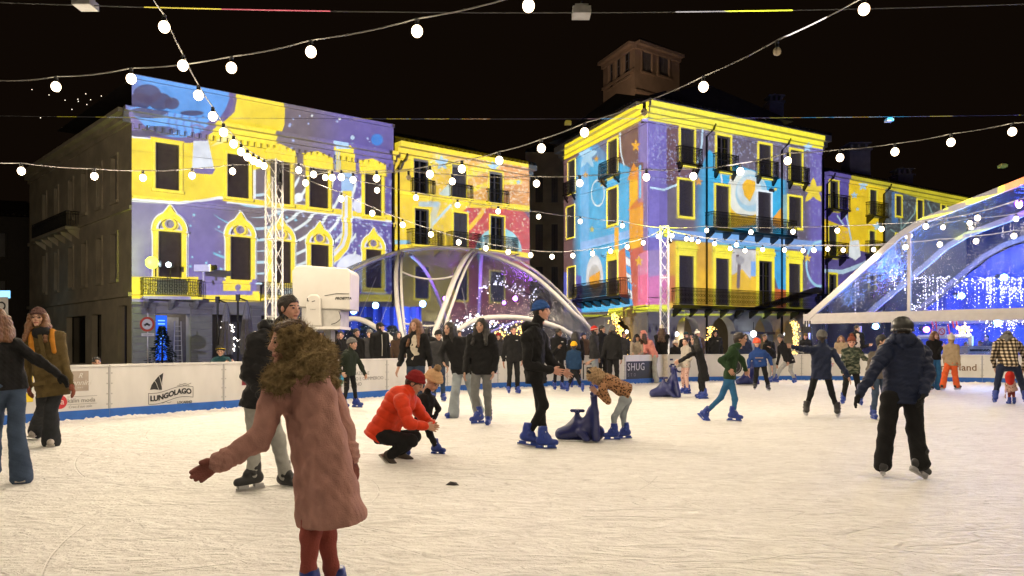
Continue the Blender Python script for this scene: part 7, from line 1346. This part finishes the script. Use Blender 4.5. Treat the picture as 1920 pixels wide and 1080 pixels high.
person('toddler in pink dotted coat and red hood between the plaid man’s legs', 1897, 757, 694, 200, {'ne': (1893, 716), 'hd': (1893, 706)}, jacket=(DOTS, dict(hem=.14, g=1.2, flare=1.25, hood='up', hoodm=REDB)), pants=(RIBRED, 'reg'), hair=('none', 'dark'), kid=1.0)
for px, Y, H, yw, m_, hr, lab in ((1715, 28.0, 1.25, 0, BLK, 'auburn', 'small fair haired figure behind the boards left of the helmet'), (1838, 27.6, 1.42, -30, NAVYC, 'brown', 'brown haired person behind the boards right of the coffee machine'), (1812, 28.2, 1.38, 20, BLK, 'black', 'person in black behind the coffee machine'), (1672, 33.5, 1.72, 20, NAVYC, 'dark', 'guest in navy standing inside the marquee'), (1850, 31.5, 1.65, -20, NAVYC, 'black', 'guest with black hair inside the marquee, right of the counter')):
    person(lab, px, at_g(px, Y), None, yw, Y=Y, H=H, jacket=(m_, dict(hem=.05)), pants=(BLK, 'reg'), feet='shoe', hair=('short', hr), hy=yw)
crowd = [(641, 22, 1.66, 30, 'short', 'black', BLK, 'spectator between the hooded woman and the man in the cap'), (690, 23, 1.72, -20, 'short', 'dark', CHAR, 'spectator in a grey beanie under the left dome hoop'), (748, 24, 1.70, 20, 'long', 'black', BLK, 'long haired spectator at the foot of the dome rib'), (858, 25, 1.74, 0, 'short', 'dark', BLK, 'spectator between the two dark haired women'), (934, 26, 1.66, 15, 'bob', 'dark', CHAR, 'spectator left of the standing young man'), (986, 26, 1.70, -10, 'short', 'black', NAVYC, 'spectator behind the tall skater in the blue beanie'), (1094, 27.5, 1.70, 30, 'short', 'black', BLK, 'spectator between the black haired woman and the red beanie'), (1134, 28, 1.62, 200, 'long', 'dark', BLK, 'long haired spectator beside the red beanie, back turned'), (1166, 28.5, 1.75, 10, 'short', 'dark', CHAR, 'spectator right of the broad grey beanie'), (1298, 29, 1.72, -15, 'short', 'black', BLK, 'spectator under the first arch by the long black coat'), (1310, 30, 1.8, 20, 'short', 'dark', CHAR, 'taller spectator behind the long black coat'), (1396, 30, 1.7, 0, 'bob', 'black', BLK, 'spectator by the globe lamp under the arches'), (1512, 29.5, 1.7, 15, 'short', 'black', BLK, 'spectator at the marquee corner post')]
rc = random.Random(4); hatc = {1: ('beanie', GREYC), 4: ('beanie', DRED), 6: ('beanie', NAVYC), 9: ('cap', BLK), 10: ('pom', WHITEK, WHITEK), 12: ('beanie', OLIVE)}
for i, (px, Y, H, yw, hs_, hc_, m_, lab) in enumerate(crowd): person(lab, px, at_g(px, Y), None, yw, Y=Y, H=H, jacket=((m_, CHAR, cloth('crowd_brown', (.05, .03, .02)), NAVYC)[i % 4], dict(hem=.05, g=rc.uniform(.95, 1.15), hood='down' if i % 3 == 0 else 0)), pants=(BLK, 'reg'), feet='shoe', hair=(hs_, hc_), hat=hatc.get(i), hy=yw + rc.uniform(-45, 50), lean=(rc.uniform(0, .05), rc.uniform(-.035, .035)), skin=rc.choice(('light', 'tan', 'rosy')))
# ================================================================== leopard child and the seal skating aids
def ears(T, j, hd, c):
    F = Field(j['hd'] - .32, j['hd'] + .32, .0085); r = c['r']; HM = c['HM']
    F.ell(hd((0, -.08, .60)), HM, (.47 * r, .54 * r, .54 * r), 0); F.cap(hd((0, -.1, .3)), j['ne'], .38 * r, .36 * r, .05)
    F.ell(hd((0, .5, .42)), HM, (.28 * r, .36 * r, .36 * r), 0, 'sub'); F.wrinkle(.014, .04, 3); h = c['out']('fleece_hood', F, FURB)
    for sx in (-1, 1): F = Field(j['hd'] - .35, j['hd'] + .35, .009); F.ell(hd((sx * .36, -.06, 1.08)), HM, (.15 * r, .10 * r, .16 * r), 0); c['out']('hood_ear', F, FURB if sx < 0 else BLK, h)
person('child in leopard print jacket with eared fleece hood bent over a seal skating aid', 1150, 830, 686, -88, {'pe': (1172, 732, 0), 'ne': (1134, 710, 0), 'hd': (1117, 708, 0), 'Rs': (1130, 728, -.16), 'Re': (1140, 752, -.18), 'Rw': (1122, 738, -.12), 'Ls': (1130, 726, .16), 'Le': (1136, 750, .18), 'Lw': (1120, 736, .12), 'Rh': (1170, 750, -.08), 'Rk': (1152, 782, -.1), 'Ra': (1150, 810, -.1), 'Lh': (1176, 750, .08), 'Lk': (1168, 780, .12), 'La': (1172, 808, .12)}, H=1.28, Y=10.35, jacket=(LEO, dict(hem=.05, g=1.2, dn=(.8, 0, -.35))), pants=(JL, 'slim'), hair=('none', 'dark'), kid=.7, hp=55, extra=ears, fy={'R': -80, 'L': -70})
SEALM = mat('aid_blue_plastic', (.012, .018, .105), .3, .1, 20)
def seal(label, px, Y, sc, flip=1, yaw=0):
    x = (px - CX) / FP * Y; t = thing('skating_aid', label, 'skating aid', (x, Y, 0), 'blue seal shaped skating aids'); a = R(yaw); ux = V3((math.cos(a) * flip, math.sin(a), 0)); uy = V3((-math.sin(a), math.cos(a), 0)); o = V3((x, Y, 0))
    P = lambda u, v, z: o + (ux * u + uy * v + V3((0, 0, 1)) * z) * sc
    F = Field(o - .75 * sc, o + V3((.75, .75, .85)) * sc, .0115)
    F.cap(P(-.33, 0, .11), P(.0, 0, .19), .105 * sc, .17 * sc, .06); F.cap(P(.0, 0, .18), P(.22, 0, .14), .16 * sc, .13 * sc, .05)
    F.cap(P(-.12, 0, .26), P(-.08, 0, .42), .085 * sc, .036 * sc, .08); F.cap(P(-.08, 0, .40), P(-.08, 0, .475), .036 * sc, .03 * sc, .01)
    for sg in (1, -1):
        F.cap(P(-.08, sg * .0, .475), P(-.08, sg * .085, .48), .026 * sc, .024 * sc, .01); F.cap(P(-.17, 0, .48), P(.01, 0, .48), .024 * sc, k=.01)
        F.cap(P(.18, sg * .02, .70), P(.20, sg * .06, .45), .05 * sc, .055 * sc, .03); F.cap(P(.20, sg * .06, .45), P(.22, sg * .20, .06), .055 * sc, .065 * sc, .03); F.cap(P(.14, sg * .03, .50), P(.0, sg * .12, .16), .05 * sc, .07 * sc, .05)
        F.cap(P(-.02, sg * .16, .16), P(.08, sg * .26, .06), .06 * sc, .05 * sc, .03)
        F.cap(P(.18, 0, .70), P(.15, sg * .16, .76), .035 * sc, .028 * sc, .02)
    F.cut(V3((0, 0, -1)), V3((0, 0, .025))); V, Q = F.mesh(); link('body', np_mesh('body', [(V, Q, 0)], [SEALM], ORG[t]), t)
    m = MB()
    for sg in (1, -1):
        p0, p1 = P(-.40, sg * .10, .012), P(.25, sg * .15, .012); m.tube([p0, p1], .014, 6)
    m.build('runner', ALU, t)
seal('dark blue seal skating aid pushed by the child in leopard print', 1092, 10.35, .80 * 1.06, 1, -8)
seal('blue seal skating aid in front of the person in the long black coat', 1250, 18.7, 1.0, 1, 10)
seal('blue seal skating aid standing behind the boy in the orange helmet', 1402, 24.5, 1.0, 1, 20)
# scrap on the ice
o = G(849, 911); t = thing('scrap', 'small crumpled dark scrap lying on the bare ice', 'litter', o); m = MB(); rg = random.Random(2)
pts = [o + Vector((rg.uniform(-.03, .03), rg.uniform(-.03, .03), rg.uniform(.004, .05))) for _ in range(9)]; bmm = bmesh.new(); [bmm.verts.new(p - o) for p in pts]; bmm.verts.new((.06, 0, .004)); bmm.verts.new((-.07, .01, .005)); bmesh.ops.convex_hull(bmm, input=bmm.verts); me = bpy.data.meshes.new('scrap'); bmm.to_mesh(me); bmm.free(); me.materials.append(mat('scrap_dark', (.05, .045, .045), .7)); link('crumpled_sheet', me, t)
# ================================================================== things beyond the boards
# white projector cabinet on its stand
Yc = 18.9; t = thing('projector_cabinet', 'white weatherproof projector cabinet on a grey stand before the dome', 'cabinet', W(612, 760, Yc)); z = lambda py: W(0, py, Yc).z; xx = lambda px: W(px, 0, Yc).x
m = MB(); a = [(558, 512), (566, 503), (580, 501), (660, 507), (665, 514), (664, 583), (618, 581), (560, 577)]; m.prism([Vector((xx(x), Yc - .5, z(y))) for x, y in a][::-1], (0, 1.1, 0)); WHC = mat('cabinet_white', (.56, .54, .51), .5, .05, 3)
cb = m.build('hood', WHC, t)
bv = cb.modifiers.new('bevel', 'BEVEL'); bv.width = .03; bv.segments = 3
m = MB(); m.bbox((xx(575), Yc - .45, z(615)), (xx(646), Yc + .5, z(578))); m.build('cradle', mat('cabinet_grey', (.5, .49, .47), .5), t)
m = MB(); m.prism([Vector((xx(x), Yc - .62, z(y))) for x, y in ((584, 613), (587, 562), (593, 555), (606, 555), (612, 562), (614, 613))][::-1], (0, .115, 0)); arm = m.build('side_arm', WHC, t); bv = arm.modifiers.new('bevel', 'BEVEL'); bv.width = .03; bv.segments = 3
m = MB(); m.bbox((xx(574), Yc - .6, z(618)), (xx(648), Yc + .6, z(613))); m.build('tray', WHITE_P, t)
m = MB(); m.bbox((xx(600), Yc - .2, -.05), (xx(624), Yc + .25, z(619))); m.build('stand', mat('stand_grey', (.30, .29, .28), .7), t)
class _P: pass
fc = Fac2((xx(558), Yc - .5, 0), (1, 0, 0), 1.4); fc.t = t
words(fc, 'PROIETTA', .085, xx(652) - xx(558), z(562), INK, bold=.003, o=.006, shear=.25); 
m = MB(); m.tube([Vector((xx(618), Yc - .505, z(557))), Vector((xx(640), Yc - .505, z(553))), Vector((xx(663), Yc - .505, z(553.5)))], .008, 5); m.build('trim_line', INK, t)
fa_ = Fac2((xx(584), Yc - .62, 0), (1, 0, 0), .4); fa_.t = t; words(fa_, 'L', .1, xx(590) - xx(584), z(565), INK, bold=.006, o=.006); lay(fa_, 'logo_stroke', INK, [[(xx(597) - xx(584), z(569)), (xx(603) - xx(584), z(567.5)), (xx(603) - xx(584), z(566)), (xx(597) - xx(584), z(567.5))]], .004, .004); words(fa_, 'proietta', .04, xx(599) - xx(584), z(582), INKG, o=.006)
m = MB(); m.tube(smooth_path([Vector((xx(644), Yc - .5, z(585))), Vector((xx(648), Yc - .55, z(598))), Vector((xx(640), Yc - .55, z(606))), Vector((xx(630), Yc - .5, z(609)))]), .010, 5); m.build('power_cable', IRON, t)
# closed parasols
def parasol(px, Y, top, label):
    c = Vector(((px - CX) / FP * Y, Y, 0)); h = W(px, top, Y).z; t = thing('closed_parasol', label, 'parasol', c, 'closed parasols by the left palace'); m = MB(); m.tube([c, c + Vector((0, 0, h))], .05, 8); m.box(c + Vector((0, 0, h - .15)), (.16, .16, .3)); m.build('pole', IRON, t)
    m = MB(); prof = []; N = 20; vs = []; d = Vector((.45, -.1, 0)); m.tube([c + Vector((0, 0, h - .15)), c + d + Vector((0, 0, h - .3))], .035, 6); m.build('arm', IRON, t); m = MB()
    for k, (q, r) in enumerate(((.0, .05), (.12, .12), (.4, .20), (.75, .26), (1, .22))):
        for i in range(N): a = 2 * math.pi * i / N; rr = r * (1 + (.28 if i % 2 else -.1) * q); m.v.append(tuple(c + d + Vector((rr * math.cos(a), rr * math.sin(a), h - .3 - q * (h - 1.1)))))
    for k in range(4):
        for i in range(N): m.f.append((k * N + i, k * N + (i + 1) % N, (k + 1) * N + (i + 1) % N, (k + 1) * N + i)); m.m.append(0)
    m.build('canopy', cloth('parasol_grey', (.22, .21, .21)), t)
parasol(408, 36, 556, 'closed grey cantilever parasol, left one of the pair'); parasol(446, 36, 552, 'closed grey cantilever parasol, right one of the pair')
# traffic sign
Ys = 40; c = Vector(((277 - CX) / FP * Ys, Ys, 0)); t = thing('road_sign', 'round red ringed no motor traffic sign on the corner of the left palace', 'traffic sign', c); m = MB(); m.tube([c, c + Vector((0, 0, 2.9))], .035, 8); m.build('pole', ALU, t)
fs = Fac2(c + Vector((0, -.05, 0)), (1, 0, 0), 1); fs.t = t; zz = W(277, 608, Ys).z; lay(fs, 'red_ring', mat('sign_red', (.55, .05, .02), .5), [disc(0, zz, .385)], .0, .01); lay(fs, 'white_disc', BRD, [disc(0, zz, .27)], .012, .004)
lay(fs, 'car_symbol', INK, [[(-.17, zz - .06), (.17, zz - .06), (.16, zz + .0), (.09, zz + .01), (.05, zz + .07), (-.06, zz + .07), (-.1, zz + .01), (-.17, zz)], disc(-.1, zz - .07, .035, 10), disc(.1, zz - .07, .035, 10)], .018, .004); lay(fs, 'plate', BRD, [[(-.3, zz - .62), (.37, zz - .62), (.37, zz - .46), (-.3, zz - .46)]], .0, .008); words(fs, 'eccetto autorizzati', .06, .03, zz - .54, INKG, o=.012)
Ys = 34; c = Vector(((4 - CX) / FP * Ys, Ys, 0)); t = thing('road_sign', 'square white no parking sign at the left frame edge', 'traffic sign', c); m = MB(); m.tube([c, c + Vector((0, 0, 3.3))], .035, 8); m.build('pole', ALU, t); fs = Fac2(c + Vector((0, -.05, 0)), (1, 0, 0), 1); fs.t = t; zz = W(0, 574, Ys).z
lay(fs, 'plate', BRD, [[(-.3, zz - .4), (.3, zz - .4), (.3, zz + .4), (-.3, zz + .4)]], 0, .01); lay(fs, 'ring', INK, [[(.2 * math.cos(q), zz + .2 * math.sin(q)), (.2 * math.cos(q + .3), zz + .2 * math.sin(q + .3)), (.13 * math.cos(q + .3), zz + .13 * math.sin(q + .3)), (.13 * math.cos(q), zz + .13 * math.sin(q))] for q in np.arange(0, 6.28, .3)], .012, .003)
# blue lit banner
c = fL.pt(fL.u(315), 0, -1.6); t = thing('light_column', 'tall narrow blue lit menu screen inside the palace arcade', 'screen', c); m = MB(); d = fL.U
a0 = c - d * .32; m.hexa([a0 + Vector((0, 0, .3)), a0 + d * .64 + Vector((0, 0, .3)), a0 + d * .64 - fL.N * .1 + Vector((0, 0, .3)), a0 - fL.N * .1 + Vector((0, 0, .3))] + [p + Vector((0, 0, 2.75)) for p in (a0 + Vector((0, 0, .3)), a0 + d * .64 + Vector((0, 0, .3)), a0 + d * .64 - fL.N * .1 + Vector((0, 0, .3)), a0 - fL.N * .1 + Vector((0, 0, .3)))])
m.build('screen', emit('screen_blue', (.02, .13, .9), 1.1), t); ft = Fac2(a0, d, .64); ft.t = t
lay(ft, 'text_block', emit('screen_pale', (.2, .5, 1), 1.6), [[(.12, q), (.52, q), (.52, q + .07), (.12, q + .07)] for q in (2.7, 2.5, 2.0, 1.8, 1.6, 1.3)], .006, .003)
lamp('arcade_light', 'POINT', fL.pt(fL.u(336), 3.6, -1.8), (1, .85, .65), 60, bL, .2)
c = fL.pt(fL.u(345), 0, -1.4); t = thing('ladder', 'white stepladder standing in the palace arcade', 'ladder', c); m = MB()
for q in (-.25, .25): m.tube([c + fL.U * q, c + fL.U * q * .7 + Vector((0, 0, 2.7))], .03, 6)
for k in range(8): w_ = .25 - .075 * k / 8; m.tube([c - fL.U * w_ + Vector((0, 0, .3 * k + .3)), c + fL.U * w_ + Vector((0, 0, .3 * k + .3))], .02, 5)
m.build('ladder_frame', ALU, t)
c = W(434, 640, 36); garland('white and red fairy lights between the closed parasols', [c + Vector((-.3, 0, .7)), c + Vector((0, 0, .5)), c + Vector((.1, 0, -.3))], 50, .16, mt=WLED, r=.03)
# street end glow at far left
t = thing('lit_window', 'small cold lit shop sign at the left frame edge above the no parking sign', 'shop sign', W(3, 552, 52)); m = MB(); m.box(W(3, 552, 52), (1.1, .1, .5)); m.build('sign_panel', emit('sign_cyan', (.25, .65, 1), 2.2), t)
# coffee machine and service hatch in the marquee
c = W(1832, 662, 27.2); t = thing('coffee_machine', 'steel coffee machine behind the winterland board', 'coffee machine', Vector((c.x, c.y, .75))); m = MB(); m.box(c + Vector((0, .1, .08)), (.85, .5, .20)); m.box(c + Vector((0, .02, .22)), (.9, .45, .06)); m.build('casing', mat('steel_case', (.5, .5, .5), .3, metal=.7), t)
m = MB(); m.box(c + Vector((0, -.16, .1)), (.7, .02, .08)); m.build('grille', IRON, t); m = MB(); m.box(c + Vector((-.02, .1, -.33)), (1.2, .6, .6)); m.build('table', MATS['counter_blue'], t)
Yt = 29.2; t = thing('service_hatch', 'pale framed service hatch at the front of the marquee', 'hatch', W(1770, 690, Yt)); m = MB(); h0, h1, h2 = W(1722, 632, Yt), W(1820, 630, Yt), W(1820, 690, Yt); m.tube([h0, h1], .09, 6); m.tube([h1, Vector((h1.x, h1.y, 0))], .09, 6); m.tube([h0, Vector((h0.x, h0.y, 0))], .09, 6); m.build('hatch_frame', ARCHW, t)
fs = Fac2(W(1757, 622, 28.9), (1, 0, 0), 1); t = thing('notice', 'no smoking notice hanging in the marquee', 'sign', W(1766, 622, 28.9)); fs.t = t; fs.P.z = 0; zz = W(0, 622, 28.9).z; lay(fs, 'card', mat('notice_card', (.5, .45, .55), .6), [[(0, zz - .2), (.34, zz - .2), (.34, zz + .2), (0, zz + .2)]], 0, .01); lay(fs, 'ring', RED, [[(.17 + .13 * math.cos(q), zz + .13 * math.sin(q)), (.17 + .13 * math.cos(q + .3), zz + .13 * math.sin(q + .3)), (.17 + .09 * math.cos(q + .3), zz + .09 * math.sin(q + .3)), (.17 + .09 * math.cos(q), zz + .09 * math.sin(q))] for q in np.arange(0, 6.28, .3)] + [[(.08, zz + .08), (.10, zz + .10), (.26, zz - .08), (.24, zz - .10)]], .012, .003)
garland('golden lights on the marquee counter', [W(1798, 622, 29), W(1806, 618, 29), W(1812, 624, 29)], 60, .09, r=.03)
for k, (px, py) in enumerate(((1748, 606), (1756, 612), (1786, 604), (1793, 603), (1748, 628), (1779, 618))):
    c = W(px, py, 29.6); t = thing('red_tassel', 'dark red hanging ribbon in the marquee', 'ribbon', c, 'red ribbons in the marquee'); m = MB(); m.tube([c + Vector((-.04, 0, .22)), c + Vector((0, 0, 0)), c + Vector((.05, 0, -.22))], .03, 6); m.build('ribbon', RED, t)
# straps and stand at the marquee corner
c = W(1517, 640, 30.2); t = thing('speaker_stand', 'black cables and straps tied round the marquee corner post', 'cables', Vector((c.x, c.y, 0))); m = MB()
for dx in (-.25, -.1, .05): m.tube(smooth_path([Vector((c.x + dx * .6, c.y, 2.2)), Vector((c.x + dx, c.y - .1, 1.5)), Vector((c.x + dx * 1.5, c.y, .9)), Vector((c.x + dx, c.y, 0))]), .03, 6)
m.box(Vector((c.x - .15, c.y - .1, 1.85)), (.3, .2, .25)); m.build('strap', BLACK_P, t)
